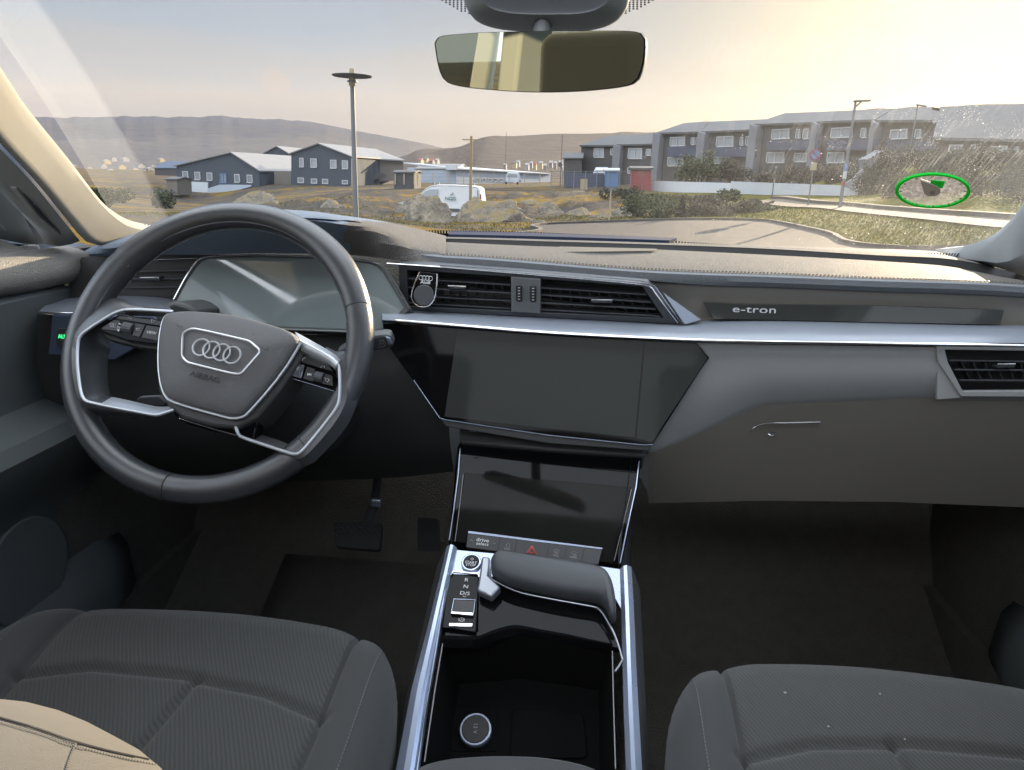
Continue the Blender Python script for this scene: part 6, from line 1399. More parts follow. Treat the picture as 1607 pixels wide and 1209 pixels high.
def block(name, label, cat, u0, u1, v0, v1, y, depth, wall, roof=None, rise=0.0, y1=None, grp=None, over=.2):
    fc = Fac(u0, u1, y, y1 or y); a, b, c, d = fc.at(u0, v0), fc.at(u1, v0), fc.at(u1, v1), fc.at(u0, v1); d.z = c.z = min(c.z, d.z)-.5
    r_ = root(name, (c+d)/2, label, cat, grp); slab('wall', [a, b, c, d], fc.n*depth, wall, r_, smooth=False)
    if roof:
        m = MB(); o = -fc.n*over; D = fc.n*depth; ap0 = a+D/2+Vector((0, 0, rise)); ap1 = b+D/2+Vector((0, 0, rise)); z = Vector((0, 0, .03)); s_ = fc.d*over
        m.add([a+o-s_+z, b+o+s_+z, ap1+s_+z, ap0-s_+z, a+D-o-s_+z, b+D-o+s_+z]+[a+o-s_+z*6, b+o+s_+z*6, ap1+s_+z*6, ap0-s_+z*6], [(6, 7, 8, 9), (0, 1, 7, 6), (9, 8, 5, 4), (0, 6, 9, 3), (1, 2, 8, 7), (3, 9, 4), (2, 5, 8)]); m.build('roof', roof, r_, smooth=False)
        m2_ = MB(); m2_.add([a, a+D, ap0], [(0, 1, 2)]); m2_.add([b, b+D, ap1], [(0, 1, 2)]); m2_.build('gable', wall, r_, smooth=False)
    return r_, fc
block('house', 'low building with navy blue roof at the far left behind the dark house', 'house', 243, 292, 265, 272, 170, 10, 'row_wall', 'navy_roof', 1.6)
block('shed', 'small dark brown shed at the left corner of the dark grey house', 'shed', 261, 278, 283, 300, 104, 4, 'brown_wall', 'roof_dk', .3)
r_, fc = block('shed', 'dark shed with pale end posts right of the tall grey house', 'shed', 618, 650, 272, 290, 95, 4, 'row_wall', 'roof_dk', .2)
for u in (620, 634, 650): slab('post', [fc.at(u-1, 273, .2), fc.at(u+1, 273, .2), fc.at(u+1, 290, .2), fc.at(u-1, 290, .2)], fc.n*.2, 'sand', r_, smooth=False)
# ---- long pale hall
hr0, fc = block('hall', 'long low pale hall with light roof behind the van', 'hall', 652, 716, 266, 289, 150, 16, 'paleblue', 'roof_grey', 1.0)
fc2 = Fac(716, 864, 150, 190); q = [fc2.at(716, 265), fc2.at(864, 273), fc2.at(864, 290), fc2.at(716, 290)]; slab('long_wall', q, fc2.n*12, 'paleblue', hr0, smooth=False)
slab('long_roof', [fc2.at(716, 266, .5), fc2.at(866, 274, .5), fc2.at(846, 269)+fc2.n*14, fc2.at(722, 259)+fc2.n*14], (0, 0, .25), 'white_wall', hr0, smooth=False)
slab('white_end', [fc2.at(u, v, .7) for u, v in ((713, 259), (717.5, 259), (717.5, 267), (713, 267))], fc2.n*2, 'white_wall', hr0, smooth=False)
for k in range(7): window(fc2, 748+k*9, 753+k*9, 279.5+k*.15, 285+k*.15, hr0, 0)
# ---- terrace of row houses: one thing each
def row_unit(label, u0, uf, u1, y0, y1, ve0, ve1, vr0, vr1, ur0, ur1, vb, wins, band=None, fin=True):
    fc = Fac(u0, u1, y0, y1); r_ = root('row_house', fc.at((u0+u1)/2, vb), label, 'row house', 'row houses along the road')
    a, b = fc.at(u0, ve0), fc.at(u1, ve1); c, d = fc.at(u1, vb), fc.at(u0, vb); d.z = c.z = min(c.z, d.z)-1
    slab('wall', [a, b, c, d], fc.n*9, 'row_wall', r_, smooth=False)
    fr_ = Plane(a+fc.n*5, fc.n); R0, R1 = fr_.at(ur0, vr0), fr_.at(ur1, vr1); m = MB(); o = fc.n*-.5; z = Vector((0, 0, .05))
    e0, e1 = a+o-z, b+o-z*1; k0, k1 = a+fc.n*10, b+fc.n*10; th_ = Vector((0, 0, .22))
    m.add([e0, e1, R1, R0, k0, k1]+[p+th_ for p in (e0, e1, R1, R0)], [(6, 7, 8, 9), (0, 1, 7, 6), (9, 8, 5, 4), (0, 6, 9, 3), (1, 2, 8, 7), (0, 3, 4), (1, 5, 2)]); m.build('roof', 'roof_dk', r_, smooth=False)
    if fin:
        f0, f1 = fc.at(u0, ve0-2), fc.at(u0, vb); s_ = fc.d*.9 if False else fc.d*max(.35, (fc.at(uf, ve0)-fc.at(u0, ve0)).length*.9)
        slab('party_wall', [f0-fc.n*.9, f0-fc.n*.9+s_*.85+Vector((0, 0, -.3)), Vector((f0.x, f0.y, f1.z-1))-fc.n*.9+s_*.85, Vector((f0.x, f0.y, f1.z-1))-fc.n*.9], fc.n*.88, 'fin', r_, smooth=False)
    for w in wins: window(fc, *w[:4], r_, w[4] if len(w) > 4 else 0)
    if band: slab('balcony_front', [fc.at(u, v, .8) for u, v in ((uf, band[0]), (u1-1, band[0]), (u1-1, band[1]), (uf, band[1]))], fc.n*.15, 'band', r_, smooth=False)
    return r_
row_unit('farthest row house at the left end of the terrace, without balcony', 912, 914, 969, 112, 109, 230, 230, 215, 214.5, 958, 1000, 291, [(932, 948, 232.5, 248, 1), (958, 967.5, 233, 244, 0)], fin=False)
row_unit('row house with pale party wall, second from the left end of the terrace', 968, 983, 1033, 109, 105, 229, 228, 214, 213.5, 990, 1036, 291, [(986, 1008, 232.5, 250, 1), (1014, 1022, 234, 245, 0), (985, 1000, 263, 273, 1)])
row_unit('row house behind the red shed, with navy balcony front', 1033, 1047, 1105, 105, 98, 211, 209, 196, 193.5, 1073, 1112, 291, [(1052, 1075.5, 215, 230, 1), (1085, 1090.5, 216, 228), (1092.5, 1097.5, 216, 228), (1048, 1073, 247, 261.5, 1), (1084, 1103, 248, 256)], (230.5, 246))
row_unit('row house half hidden by the brown hedge, with a navy balcony front', 1104, 1119, 1187, 98, 90, 209, 206, 194, 190, 1112, 1212, 293, [(1125, 1151.5, 214, 231, 1), (1162, 1167, 215, 229), (1171, 1177.5, 214, 229), (1121, 1146, 246, 258, 1)], (231.5, 246))
row_unit('row house behind the round no parking sign, with dark balcony front', 1187, 1203, 1285, 90, 81, 197.5, 195, 181, 178.5, 1231, 1300, 297, [(1212, 1239.5, 202.5, 219, 1), (1250, 1256, 203, 218), (1261, 1270, 202, 219), (1204, 1231, 239, 256.5, 1), (1247, 1268, 240, 255, 1)], (220.5, 236))
row_unit('row house behind the right street lamp, with dark balcony front', 1285, 1297, 1380, 81, 74, 194, 191, 178.5, 174.5, 1300, 1400, 300, [(1305, 1338, 200, 217, 1), (1352, 1360, 201, 217), (1366, 1378, 200, 217), (1299, 1326, 239, 256.5, 1)], (219, 236))
row_unit('row house with dark gap in its roof, right of the lamp', 1380, 1390, 1470, 74, 68, 192, 192, 174.5, 172, 1400, 1462, 300, [(1398, 1425, 203, 219, 1), (1437, 1447, 203, 218), (1396, 1422, 240, 255, 1)], (221, 237))
row_unit('nearest row house with a wide grey roof at the right edge', 1468, 1474, 1660, 62, 56, 220, 224, 172, 167.5, 1475, 1640, 300, [(1490, 1512, 227, 241, 1), (1524, 1532, 227, 240), (1556, 1582, 229, 243, 1), (1592, 1600, 230, 243)], fin=False)
block('shed', 'dark lean-to at the left end of the terrace', 'shed', 885, 913, 250, 292, 108, 6, 'row_wall', 'roof_dk', .8)
block('shed', 'small red shed in front of the row houses', 'shed', 992, 1022, 267, 300, 66, 3, 'red', 'roof_dk', .15)
block('shed', 'light blue shed left of the red shed', 'shed', 950, 970, 269, 287, 90, 3, 'blue', 'white_wall', .2)
block('shed', 'low navy blue container by the fence', 'shed', 886, 948, 272, 287, 92, 3, 'band', None)
slab_ = slab('awning', [Yp(u, v, 100) for u, v in ((935, 263), (954, 263), (949, 271), (931, 271))], (0, -1.2, -.3), 'white_wall', None, smooth=False); tag(slab_, 'small white awning on the farthest row house', 'awning')
block('crate', 'sand coloured crate behind the wire fence', 'crate', 911, 922, 281, 294, 75, 1.2, 'sand')
wall_r = root('garden_wall', Yp(1180, 300, 62), 'long white garden wall along the road below the row houses', 'wall')
slab('wall_panel', [Yp(u, v, y) for u, v, y in ((1022, 284, 68), (1148, 287.5, 64.5), (1148, 303, 64.5), (1022, 302, 68))], (0, .25, 0), 'white_wall', wall_r, smooth=False)
slab('wall_panel', [Yp(u, v, y) for u, v, y in ((1148, 284.8, 64.5), (1346, 292, 53), (1346, 312, 53), (1148, 304, 64.5))], (0, .25, 0), 'white_wall', wall_r, smooth=False)
slab('wall_panel', [Yp(u, v, 53) for u, v in ((1322, 291), (1340, 280), (1350, 269), (1355, 266), (1355, 273), (1346, 300))], (0, .3, 0), 'fin', wall_r, smooth=False)
tag(slab('stair_wall', [Yp(u, v, 60) for u, v in ((1361, 250), (1381, 240), (1388, 235), (1410, 236), (1400, 245), (1380, 262), (1363, 271))], (0, 2, 0), 'fin', None, smooth=False), 'slanting pale stair wall in the dark bushes right of the lamp', 'wall')
# ---- small far dwellings
rnd = random.Random(11)
ORD = 'one two three four five six seven eight nine ten eleven twelve thirteen fourteen fifteen sixteen seventeen eighteen nineteen twenty twenty-one twenty-two twenty-three'.split()
far_l = sorted([(105, 262), (114, 258), (122, 264), (134, 261), (150, 263), (157, 257), (168, 264), (183, 258), (190, 263), (196, 266), (206, 262), (213, 256), (222, 266), (229, 262), (236, 258), (247, 247), (160, 250), (172, 246), (190, 246), (262, 279), (272, 277), (300, 253), (318, 252)])
for i, (u, v) in enumerate(far_l):
    v += 5
    w = rnd.uniform(2, 4.5); WN_ = {'white_wall': 'white', 'paleblue': 'pale blue', 'sand': 'sandy', 'roof_dk': 'dark', 'roof_grey': 'grey', 'red': 'red', 'fin': 'light grey'}; w_, rf_ = rnd.choice(['white_wall', 'paleblue', 'sand', 'white_wall', 'roof_dk']), rnd.choice(['roof_grey', 'roof_dk', 'roof_dk', 'roof_grey', 'roof_dk']); block('distant_house', 'tiny %s house with %s roof, number %s from the left in the hazy town' % (WN_[w_], WN_[rf_], ORD[i]), 'house', u, u+w, v-rnd.uniform(1, 2.6), v+2, rnd.uniform(600, 900), 10, {'white_wall': 'far_white', 'paleblue': 'fin'}.get(w_, w_), rf_, 1.5, grp='distant town houses')
for i, (u, v) in enumerate(sorted([(804, 259), (810, 257), (824, 262), (832, 259), (838, 262), (846, 260), (853, 262), (862, 258), (869, 260), (877, 257), (880, 262), (656, 254), (664, 252), (674, 256), (683, 254), (790, 262)])):
    w = rnd.uniform(3, 6); w_, rf_ = rnd.choice(['white_wall', 'sand', 'paleblue', 'fin']), rnd.choice(['roof_grey', 'roof_dk', 'roof_grey', 'red']); block('distant_house', 'tiny %s house with %s roof, number %s from the left below the middle hill' % (WN_[w_], WN_[rf_], ORD[i]), 'house', u, u+w, v-rnd.uniform(1.5, 3.5), v+4, rnd.uniform(420, 560), 9, {'white_wall': 'far_white', 'paleblue': 'fin'}.get(w_, w_), rf_, 1.3, grp='distant houses under the middle hill')

# ---- white delivery van, side on, nose to the left
def van(loc, s=1.0):
    r_ = root('van', loc, 'white delivery van with dark green lettering parked behind the rocks', 'van'); L = Vector(loc)
    side = [(-2.15, .38), (-2.18, .62), (-2.10, .84), (-1.95, .93), (-1.55, 1.03), (-1.28, 1.08), (-.72, 1.58), (-.45, 1.76), (-.1, 1.83), (.6, 1.85), (1.6, 1.84), (1.95, 1.80), (2.08, 1.70), (2.18, 1.05), (2.20, .55), (2.16, .36)]
    def ring_(k, w): return [L+Vector((x, w, z+(0 if z < 1.0 else 0))) for x, z in side]
    rows = []
    for w, sx, sz in ((-.90, .985, .97), (-.93, 1, 1), (-.86, 1.0, 1.012), (0, 1.01, 1.02), (.86, 1, 1.012), (.93, 1, 1), (.90, .985, .97)):
        rows.append([L+Vector((x*sx, w-(.16*max(0, (z-1.0))/.85)*(1 if w > 0 else -1)*(1 if abs(w) > .5 else 0), .36+(z-.36)*sz)) for x, z in side])
    n = len(side); vs = [p for r__ in rows for p in r__]; fs = [(j*n+i, j*n+(i+1) % n, (j+1)*n+(i+1) % n, (j+1)*n+i) for j in range(6) for i in range(n)]+[tuple(range(n)), tuple(range(6*n, 7*n))]
    b = mk('body', vs, fs, m_plain('white_paint', (.46, .47, .49), .3), r_, bevel=.02, ang=40); yo = -.955
    gl = lambda pts, nm, o=0.0: slab(nm, [L+Vector((x, -.93+.16*max(0, (z-1.0))/.85-.012+o, z)) for x, z in pts], (0, .01, 0), 'pane', r_, smooth=False)
    gl([(-1.12, 1.10), (-.66, 1.52), (-.42, 1.62), (-.02, 1.64), (-.05, 1.10)], 'side_window'); gl([(1.98, 1.15), (2.06, 1.15), (1.98, 1.66), (1.93, 1.66)], 'rear_window')
    slab('windscreen', [L+Vector((-1.27, y, 1.10)) for y in (-.72, .72)]+[L+Vector((-.62, y, 1.66)) for y in (.62, -.62)], (-.02, 0, .02), 'pane', r_, smooth=False)
    m = MB(); m.box(L+Vector((.35, -.945, .66)), (.75, 0, 0), (0, .012, 0), (0, 0, .07)); m.build('side_moulding', 'black', r_, smooth=False)
    for x in (-1.4, 1.35):
        w_ = disc('wheel', L+Vector((x, -.95, .32)), (1, 0, 0), (0, 0, 1), .32, -.2, 'ruber', r_, bevel=.03); disc('rim', L+Vector((x, -.96, .32)), (1, 0, 0), (0, 0, 1), .19, -.02, 'galv', w_)
        w_ = disc('wheel', L+Vector((x, .74, .32)), (1, 0, 0), (0, 0, 1), .32, -.2, 'ruber', r_, bevel=.03)
    for x in (-.3, 1.55):
        for y in (-.6, .6): box('roof_bar', L+Vector((x, y, 1.90)), (.06, 0, 0), (0, .1, 0), (0, 0, .05), 'fin', r_)
    box('wing_mirror', L+Vector((-1.02, -1.03, 1.12)), (.06, 0, 0), (0, .09, 0), (0, 0, .10), 'black', r_, bevel=.03)
    for y in (-.7, .7): box('headlight', L+Vector((-2.06, y, .82)), (.09, 0, 0), (0, .14, 0), (0, 0, .08), 'galv', r_, bevel=.02)
    box('tail_light', L+Vector((2.14, -.86, 1.25)), (.03, 0, 0), (0, .06, 0), (0, 0, .22), 'red', r_, bevel=.01)
    dg = m_plain('dark_green_ink', (.02, .12, .12), .5)
    text('side_lettering', 'NGIS', L+Vector((.62, -.93, 1.20)), (1, 0, 0), (0, 0, 1), .24, dg, b, extrude=.004, bold=.004, sx=1.05)
    m = MB(); m.tube([L+Vector((.60, -.89, 1.38)), L+Vector((.68, -.89, 1.41)), L+Vector((.72, -.88, 1.49)), L+Vector((.78, -.88, 1.43))], .018, 5); m.tube([L+Vector((.70, -.89, 1.38)), L+Vector((.76, -.89, 1.40))], .014, 5); m.build('side_emblem', dg, b, smooth=False)
    return r_
vp = Yp(693, 345, 38); van((vp.x, vp.y, Yp(720, 290, 38).z-1.88))
# ---- estate car far off by the hall
r_ = root('parked_car', onG(806, 288, 100), 'small white car parked by the hall, seen from behind', 'car'); c = Vector(r_.location); c.z = Yp(806, 289.5, 100).z
sec = [(-.85, .3), (-.9, .55), (-.86, .85), (-.70, 1.42), (-.55, 1.52), (.55, 1.52), (.70, 1.42), (.86, .85), (.9, .55), (.85, .3)]
vs = []; 
for y, sz in ((-2, .92), (-1.9, 1), (.2, 1), (1.0, .68), (2.1, .6)): vs += [c+Vector((x, y, z*sz if z > .5 else z)) for x, z in sec]
mk('body', vs, [(j*10+i, j*10+(i+1) % 10, (j+1)*10+(i+1) % 10, (j+1)*10+i) for j in range(4) for i in range(10)]+[tuple(range(10)), tuple(range(40, 50))], 'white_wall', r_, ang=40)
slab('rear_window', [c+Vector((x, -2.03, z)) for x, z in ((-.68, .9), (.68, .9), (.58, 1.32), (-.58, 1.32))], (0, .02, 0), 'pane', r_, smooth=False)
for x in (-.75, .75): disc('wheel', c+Vector((x, -1.3, .3)), (0, 1, 0), (0, 0, 1), .3, .2, 'ruber', r_)
# ---- lamp posts, poles and signs
lp = root('street_lamp', Yp(558.5, 341, 20), 'grey street lamp with flat round disc head, left of the centre', 'street lamp'); b = Yp(558.8, 342, 20); t = Yp(553, 108, 20); t = Vector((b.x, b.y, t.z))
b.z = gz(b.x, b.y)-.1
tube('post', [b, lerp(b, t, .9)], [.075, .055], 'galv', lp, seg=14); tube('lantern', [lerp(b, t, .89), lerp(b, t, .965), t], [.085, .085, .06], 'sand', lp, seg=12)
tube('collar', [lerp(b, t, .915), lerp(b, t, .925)], [.13, .13], 'galv', lp, seg=14)
dz = lerp(b, t, .957); tube('disc_shade', [dz-Vector((0, 0, .025)), dz, dz+Vector((0, 0, .02))], [.50, .52, .12], 'roof_dk', lp, seg=40, ang=40)
up_ = root('utility_pole', Yp(738, 330, 36), 'thin wooden pole with a crossbar in front of the white van', 'pole'); b = Yp(738, 334, 36); t = Vector((b.x, b.y, Yp(738, 214, 36).z)); tube('post', [b, t], [.075, .06], 'wood', up_, seg=10); box('crossbar', t-Vector((0, 0, .16)), (.42, 0, 0), (0, .03, 0), (0, 0, .025), 'wood', up_)
l2 = root('street_lamp', Yp(1318, 326, 27), 'tall dark street lamp with flat head on the grass bank', 'street lamp'); b = Yp(1318, 326, 27); b.z = gz(b.x, b.y)-.1; t = Vector((Yp(1344.5, 159, 27).x*.0+b.x, b.y, Yp(1344, 159, 27).z))
tube('post', [b, lerp(b, t, .5), t], [.06, .05, .035], 'galv', l2, seg=12); slab('lamp_head', [t+Vector((-.05, -.1, -.03)), t+Vector((.45, -.1, .0)), t+Vector((.45, .1, .0)), t+Vector((-.05, .1, -.03))], (0, 0, .05), 'roof_dk', l2, bevel=.01); tube('bracket', [t-Vector((0, 0, .2)), t+Vector((.18, 0, -.02))], .025, 'roof_dk', l2)
for z0, z1, mt_ in ((.98, 1.22, 'wframe'), (1.22, 1.48, 'blue'), (.75, .90, 'red')): tube('band', [b+Vector((0, 0, z0+.1)), b+Vector((0, 0, z1+.1))], .065, mt_, l2, seg=12)
l3 = root('street_lamp', Yp(1425, 240, 70), 'distant lamp head showing over the roofs at the right', 'street lamp'); b = Yp(1424, 260, 70); t = Vector((b.x, b.y, Yp(1424, 165.5, 70).z)); tube('post', [b, t], .06, 'galv', l3); slab('lamp_head', [t+Vector((-.1, -.15, 0)), t+Vector((.7, -.15, -.12)), t+Vector((.7, .15, -.12)), t+Vector((-.1, .15, 0))], (0, 0, .12), 'fin', l3, bevel=.02)
sg_ = root('road_sign', Yp(1268, 321, 30), 'round blue and red no parking sign on a thin post', 'road sign'); b = Yp(1268, 322, 30); b.z = gz(b.x, b.y)-.1; t = Vector((b.x, b.y, Yp(1271, 234, 30).z)); tube('post', [b, t], .03, 'galv', sg_, seg=8)
c = Vector((b.x, b.y-.05, Yp(1271, 243, 30).z)); f = Vector((c.x*-.3, -c.y*1, 0)).normalized(); ex2 = Vector((-f.y, f.x, 0)); d0 = disc('sign_plate', c, ex2, (0, 0, 1), .215, .02, 'red', sg_); disc('sign_face', c+f*.012, ex2, (0, 0, 1), .165, .01, 'blue', d0); box('sign_bar', c+f*.020, (ex2+Vector((0, 0, -1))).normalized()*.165, f*.003, (ex2+Vector((0, 0, 1))).normalized()*.022, 'red', d0, smooth=False)
box('sub_plate', c-Vector((0, 0, .42)), ex2*.11, f*.008, (0, 0, .14), 'sand', sg_)
for i, (u, v0, v1, y, mt_, w, lb) in enumerate([(955.5, 297, 349, 25.6, 'sand', .028, 'short pale marker post at the far kerb'), (1211, 262, 312, 36, 'roof_dk', .03, 'thin dark post in front of the white wall'), (879, 212, 292, 95, 'roof_dk', .05, 'tall thin mast left of the terrace'), (793, 208, 268, 200, 'roof_dk', .06, 'faint thin mast above the middle hill')]):
    r_ = root('post', Yp(u, v1, y), lb, 'post'); b = Yp(u, v1, y); t = Vector((b.x, b.y, Yp(u, v0, y).z)); tube('shaft', [b, t], w, mt_, r_, seg=8)
    if i == 2: disc('dark_disc', lerp(b, t, .42)-Vector((.1, .2, 0)), (1, 0, 0), (0, 0, 1), .28, .05, 'roof_dk', r_)
    elif i == 0: tube('cap', [t-Vector((0, 0, .05)), t+Vector((0, 0, .02))], w*1.5, 'fin', r_, seg=8)
    else: tube('cap', [t-Vector((0, 0, .05)), t+Vector((0, 0, .05))], w*1.3, 'fin', r_, seg=8)
fe_ = root('wire_fence', Yp(940, 300, 66), 'tall wire fence with pale thin posts in front of the sheds', 'fence')
xs = [(864+i*17.8) for i in range(10)]
for u in xs: b = Yp(u, 302, 66); tube('fence_post', [b, Vector((b.x, b.y, Yp(u, 268.5+.0*u, 66).z))], .035, 'fin', fe_, seg=6)
m = MB()
for k in range(9): m.tube([Yp(864, 269+k*4, 66), Yp(1024, 270+k*4, 66)], .007 if k else .025, 4)
for k in range(60): u = 864+160*k/59; m.tube([Yp(u, 269, 66), Yp(u, 301, 66)], .005, 4)
m.build('wire_mesh', 'galv', fe_, smooth=False)
f2 = root('wire_fence', Yp(700, 285, 75), 'low post and wire fence behind the white van', 'fence')
for k in range(9): u = 655+k*24; b = Yp(u, 292, 78); tube('fence_post', [b, Vector((b.x, b.y, b.z+1.3))], .04, 'sand', f2, seg=6)
m = MB()
for k in (.5, .9, 1.25): m.tube([Yp(655, 292, 78)+Vector((0, 0, k)), Yp(847, 292, 78)+Vector((0, 0, k))], .012, 4)
m.build('wire', 'galv', f2, smooth=False)

# ---- boulders
_m = MT('boulder_rock'); _v = _m.co(); _a = _m.noise(_v, 2.2, 7, .65); _b = _m.noise(_v, 11, 6, .7)
_sp = _m.n('ShaderNodeNewGeometry'); _sz = _m.n('ShaderNodeSeparateXYZ'); _m.l(_sp.outputs['Normal'], _sz.inputs[0])
_c = _m.mix(_m.rng(_a, .35, .65), (0.1248, 0.1106, 0.0937), (0.2870, 0.2458, 0.1874)); _c = _m.mix(_m.rng(_b, .55, .7), _c, (0.0499, 0.0492, 0.0439)); _c = _m.mix(_m.math('MULTIPLY', _m.rng(_sz.outputs[2], .55, .9), _m.rng(_a, .45, .55)), _c, (0.1872, 0.1352, 0.0410))
_m.bsdf(_c, .95, 0, .1, bump=_m.math('ADD', _a, _m.math('MULTIPLY', _b, .4)), bd=.25, bst=1.0); M['rock'] = _m.m
def boulder(u, v, y, wpx, hpx, seed, label):
    k = y/1147; b = Yp(u, v, y); w, h = wpx*k/2, hpx*k; bm = bmesh.new(); bmesh.ops.create_icosphere(bm, subdivisions=5, radius=1)
    for p in bm.verts:
        c = p.co.copy(); n = mnoise.fractal(c*1.3+Vector((seed, 0, 0)), 1, 2, 5)*.32+abs(mnoise.noise(c*2.6+Vector((0, seed, 0))))*.22; c *= (1+n)
        # chiselled facets
        for j in range(5):
            rn = random.Random(seed*31+j); f_ = Vector((rn.uniform(-1, 1), rn.uniform(-1, .2), rn.uniform(-.2, 1))).normalized(); d_ = c.dot(f_)-.78
            if d_ > 0: c -= f_*d_*.85
        p.co = Vector((c.x*w*.93, c.y*w*.6, c.z*h*.95-h*.05))
    me = bpy.data.meshes.new('rock'); bm.to_mesh(me); bm.free(); me.materials.append(M['rock'])
    for p in me.polygons: p.use_smooth = True
    o = bpy.data.objects.new('rock', me); COL.objects.link(o); o.location = b; tag(o, label, 'rock', 'rocks in the rough field')
for i, (u, v, y, w, h, lb) in enumerate([(668, 352, 27, 84, 52, 'big jagged brown boulder hiding the nose of the van'), (772, 353, 28, 136, 38, 'long low grassy rock in front of the van\'s rear'), (742, 347, 29, 70, 34, 'rounded rock mound at the foot of the wooden pole'), (640, 340, 31, 50, 26, 'pale rock left of the big jagged boulder'), (520, 336, 30, 66, 24, 'pale boulder with yellow top left of the disc lamp'), (470, 330, 38, 60, 18, 'low grey rock above the steering wheel rim'), (600, 330, 40, 44, 16, 'low rock right of the disc lamp'), (410, 312, 62, 46, 14, 'dark mossy rock below the dark grey house'), (590, 312, 55, 50, 12, 'flat rock in front of the stair of the tall house'), (905, 342, 33, 52, 20, 'grey slab of rock right of the van near the kerb'), (860, 338, 36, 46, 20, 'dark broken rock right of the grassy mound'), (830, 322, 46, 44, 13, 'flat dark rock in the middle of the field'), (870, 314, 54, 36, 10, 'small bluish rock far up the field'), (925, 328, 42, 56, 14, 'low rock below the wire fence'), (985, 340, 32, 60, 24, 'dark rock left of the bushes'), (945, 346, 29, 44, 16, 'grey rock behind the marker post'), (790, 312, 55, 40, 8, 'faint flat rock behind the van'), (905, 306, 60, 44, 8, 'dark flat rock at the foot of the fence'), (850, 352, 26, 34, 9, 'small pale stone by the kerb'), (560, 322, 46, 40, 12, 'little rock behind the disc lamp'), (392, 330, 40, 90, 32, 'wide green-brown knoll behind the steering wheel')]):
    boulder(u, v+2, y, w, h, i*1.7+2, lb)

# ---- bushes and trees: many small leaves through an uneven volume
def leafmat(name, a, b, c):
    s = MT(name); v = s.co(); n = s.noise(v, 1.6, 5, .6); n2 = s.noise(v, 14, 3); col = s.mix(s.rng(n, .35, .65), a, b); col = s.mix(s.rng(n2, .55, .75), col, c); s.bsdf(col, .8, 0, .2); s.b.inputs['Subsurface Weight'].default_value = 0; return s.m
M['leaf_g'] = leafmat('green_leaves', (0.0198, 0.0270, 0.0102), (0.0360, 0.0414, 0.0144), (0.0612, 0.0576, 0.0216)); M['leaf_b'] = leafmat('brown_leaves', (0.0270, 0.0216, 0.0162), (0.0432, 0.0342, 0.0216), (0.0612, 0.0504, 0.0288)); M['leaf_d'] = leafmat('dark_leaves', (0.0108, 0.0144, 0.0090), (0.0216, 0.0234, 0.0144), (0.0360, 0.0360, 0.0198))
M['bark'] = m_plain('bark', (0.054, 0.042, 0.033), .9)
def bush(u, v, y, wpx, hpx, mat, label, n=900, name='bush', cat='bush', cone=False, seed=0, ls=1.0):
    k = y/1147; b = Yp(u, v, y); w, h = wpx*k/2, hpx*k; rn = random.Random(seed+int(u)); r_ = root(name, b, label, cat, None); cl = []
    for _ in range(9 if not cone else 1):
        cl.append((Vector((rn.uniform(-.7, .7)*w, rn.uniform(-.5, .5)*w, rn.uniform(.25, .75)*h)), rn.uniform(.30, .55)))
    vs = []; fs = []
    for _ in range(n):
        if cone:
            t = rn.random()**1.3; a = rn.uniform(0, 6.28); q = rn.uniform(.55, 1.05)*w*(1-t)*(.8+.2*math.sin(a*3+t*20)); p = Vector((math.cos(a)*q, math.sin(a)*q, t*h))
        else:
            c, s_ = rn.choice(cl); d = Vector((rn.gauss(0, 1), rn.gauss(0, 1), rn.gauss(0, 1))).normalized()*(rn.random()**.35); p = c+Vector((d.x*w*s_, d.y*w*s_, d.z*h*s_*.9))
            if p.z < 0: p.z = rn.uniform(0, .3)*h
        sz = rn.uniform(.5, 1.3)*ls*max(.05, .0035*y)*1.15; x = Vector((rn.gauss(0, 1), rn.gauss(0, 1), rn.gauss(0, .6))).normalized(); yv = x.orthogonal().normalized(); i = len(vs)
        vs += [b+p-x*sz*.5, b+p-yv*sz*.28, b+p+x*sz*.5, b+p+yv*sz*.28]; fs.append((i, i+1, i+2, i+3))
    mk('crown', vs, fs, mat, r_, smooth=False); m = MB()
    for j in range(5 if not cone else 1):
        c, s_ = cl[j % len(cl)]; m.tube([b+Vector((rn.uniform(-.1, .1)*w, 0, -.2)), b+c*.5, b+c] if not cone else [b, b+Vector((0, 0, h*.9))], [max(.02, w*.03), max(.015, w*.02), .01] if not cone else [w*.1, .01], 6)
    m.build('trunk', 'bark', r_, smooth=False)
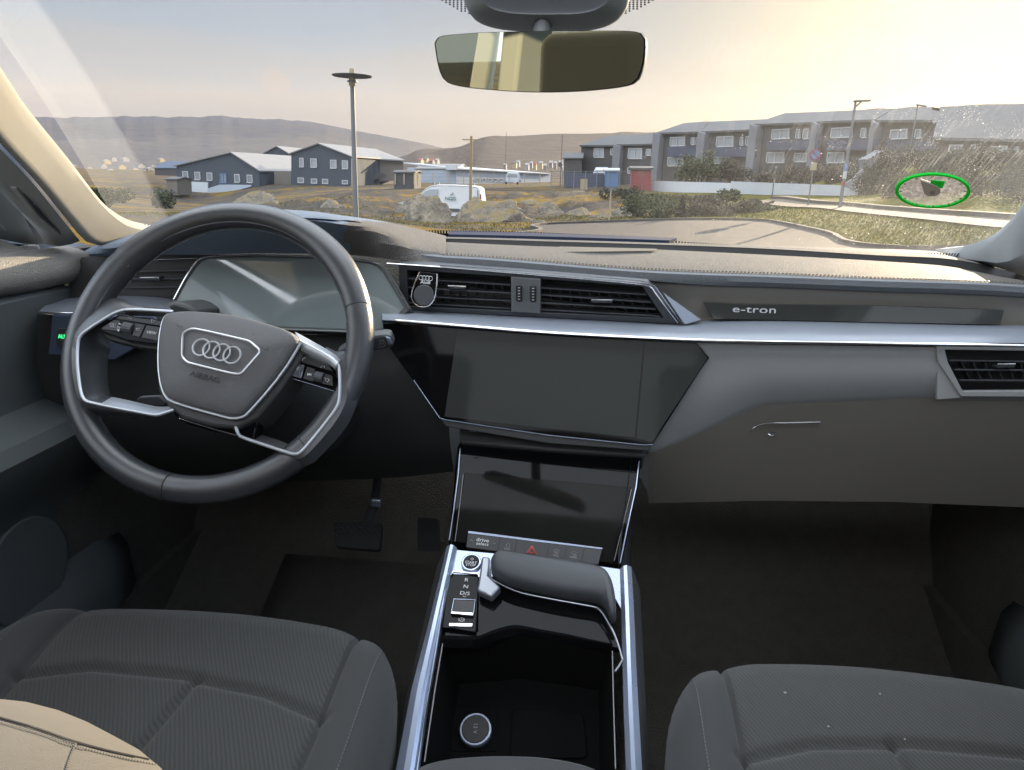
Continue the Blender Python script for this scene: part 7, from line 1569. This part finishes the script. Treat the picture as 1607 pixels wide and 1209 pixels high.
for i, a in enumerate([(1068, 348, 25.6, 26, 36, 'leaf_d', 'small dark conifer at the far kerb', 1500, 'pine_tree', 'tree', True), (1040, 348, 26.5, 70, 32, 'leaf_g', 'round green bush left of the small conifer', 1800), (1000, 344, 29, 66, 36, 'leaf_g', 'loose green bush behind the kerb left of the conifer', 1600), (1108, 347, 28, 80, 30, 'leaf_b', 'brown leafless bush right of the conifer', 2200), (1155, 345, 30, 80, 28, 'leaf_b', 'wide brown bush at the start of the grass bank', 2200), (1140, 316, 36, 40, 18, 'leaf_g', 'yellowish bush top above the brown bushes', 900), (975, 320, 44, 60, 24, 'leaf_d', 'dark low bush behind the rocks below the fence', 1200), (1030, 322, 40, 90, 16, 'leaf_g', 'green bush below the red shed', 1800), (1090, 322, 40, 70, 15, 'leaf_b', 'brown bush in front of the white wall', 1200), (1195, 330, 33, 60, 16, 'leaf_b', 'low brown scrub where the path begins', 900), (1205, 340, 30, 60, 18, 'leaf_g', 'low green scrub at the top of the bank', 900),
    (1100, 289, 84, 76, 42, 'leaf_g', 'tall green hedge bush behind the white wall in front of the terrace', 2400), (1150, 290, 82, 62, 36, 'leaf_b', 'brown hedge bush behind the white wall', 1800), (1205, 292, 76, 60, 22, 'leaf_b', 'dull bush behind the white wall near the thin dark post', 1300), (1265, 292, 68, 70, 30, 'leaf_b', 'dark brown bush behind the wall below the no parking sign', 1800), (1315, 292, 62, 60, 32, 'leaf_b', 'dark brown bush between sign and lamp', 1600),
    (1375, 318, 42, 76, 46, 'leaf_d', 'dark bush right of the lamp on the slope', 2600), (1420, 322, 36, 90, 50, 'leaf_b', 'dark brown bush on the slope above the path', 3000), (1480, 318, 38, 110, 56, 'leaf_d', 'large dark bush behind the parking disc', 3600), (1545, 322, 34, 110, 62, 'leaf_b', 'big brown bush on the slope right of the parking disc', 3600), (1610, 326, 30, 120, 66, 'leaf_d', 'dark bush at the right edge of the view', 3600), (1440, 264, 55, 70, 26, 'leaf_d', 'dark tree on the slope below the dark gap in the roofs', 2600), (1520, 264, 52, 120, 26, 'leaf_d', 'dark hedge below the widest grey roof', 2600), (1600, 264, 50, 100, 24, 'leaf_b', 'brown hedge under the nearest row house', 2200), (1390, 285, 58, 60, 50, 'leaf_b', 'brown bush beside the slanting stair wall', 1800), (1345, 298, 56, 40, 30, 'leaf_d', 'dark bush at the end of the white wall', 1000), (1560, 345, 19.5, 90, 9, 'leaf_g', 'low yellow-green hedge behind the path at the right', 1200),
    (170, 322, 40, 70, 26, 'leaf_g', 'green scrub beside the left windscreen pillar', 1400), (254, 332, 50, 46, 34, 'leaf_g', 'dark bush left of the white basement wall', 1000)]):
    bush(*a[:6], a[6], a[7], *(a[8:] if len(a) > 8 else ()), seed=i)

# ---- haze: one even body of air round everything
hz = MB(); hz.box((0, 2200, 100), (6500, 0, 0), (0, 5200, 0), (0, 0, 620)); ho = hz.build('haze', None or 'glass', None, smooth=False)
hm = bpy.data.materials.new('haze_air'); hm.use_nodes = True; t_ = hm.node_tree; t_.nodes.clear(); o2 = t_.nodes.new('ShaderNodeOutputMaterial'); v2 = t_.nodes.new('ShaderNodeVolumePrincipled'); v2.inputs['Color'].default_value = (.82, .80, .84, 1); v2.inputs['Density'].default_value = HAZE = .00003; v2.inputs['Anisotropy'].default_value = .35
t_.links.new(v2.outputs[0], o2.inputs['Volume']); ho.data.materials.clear(); ho.data.materials.append(hm); tag(ho, kind='stuff')
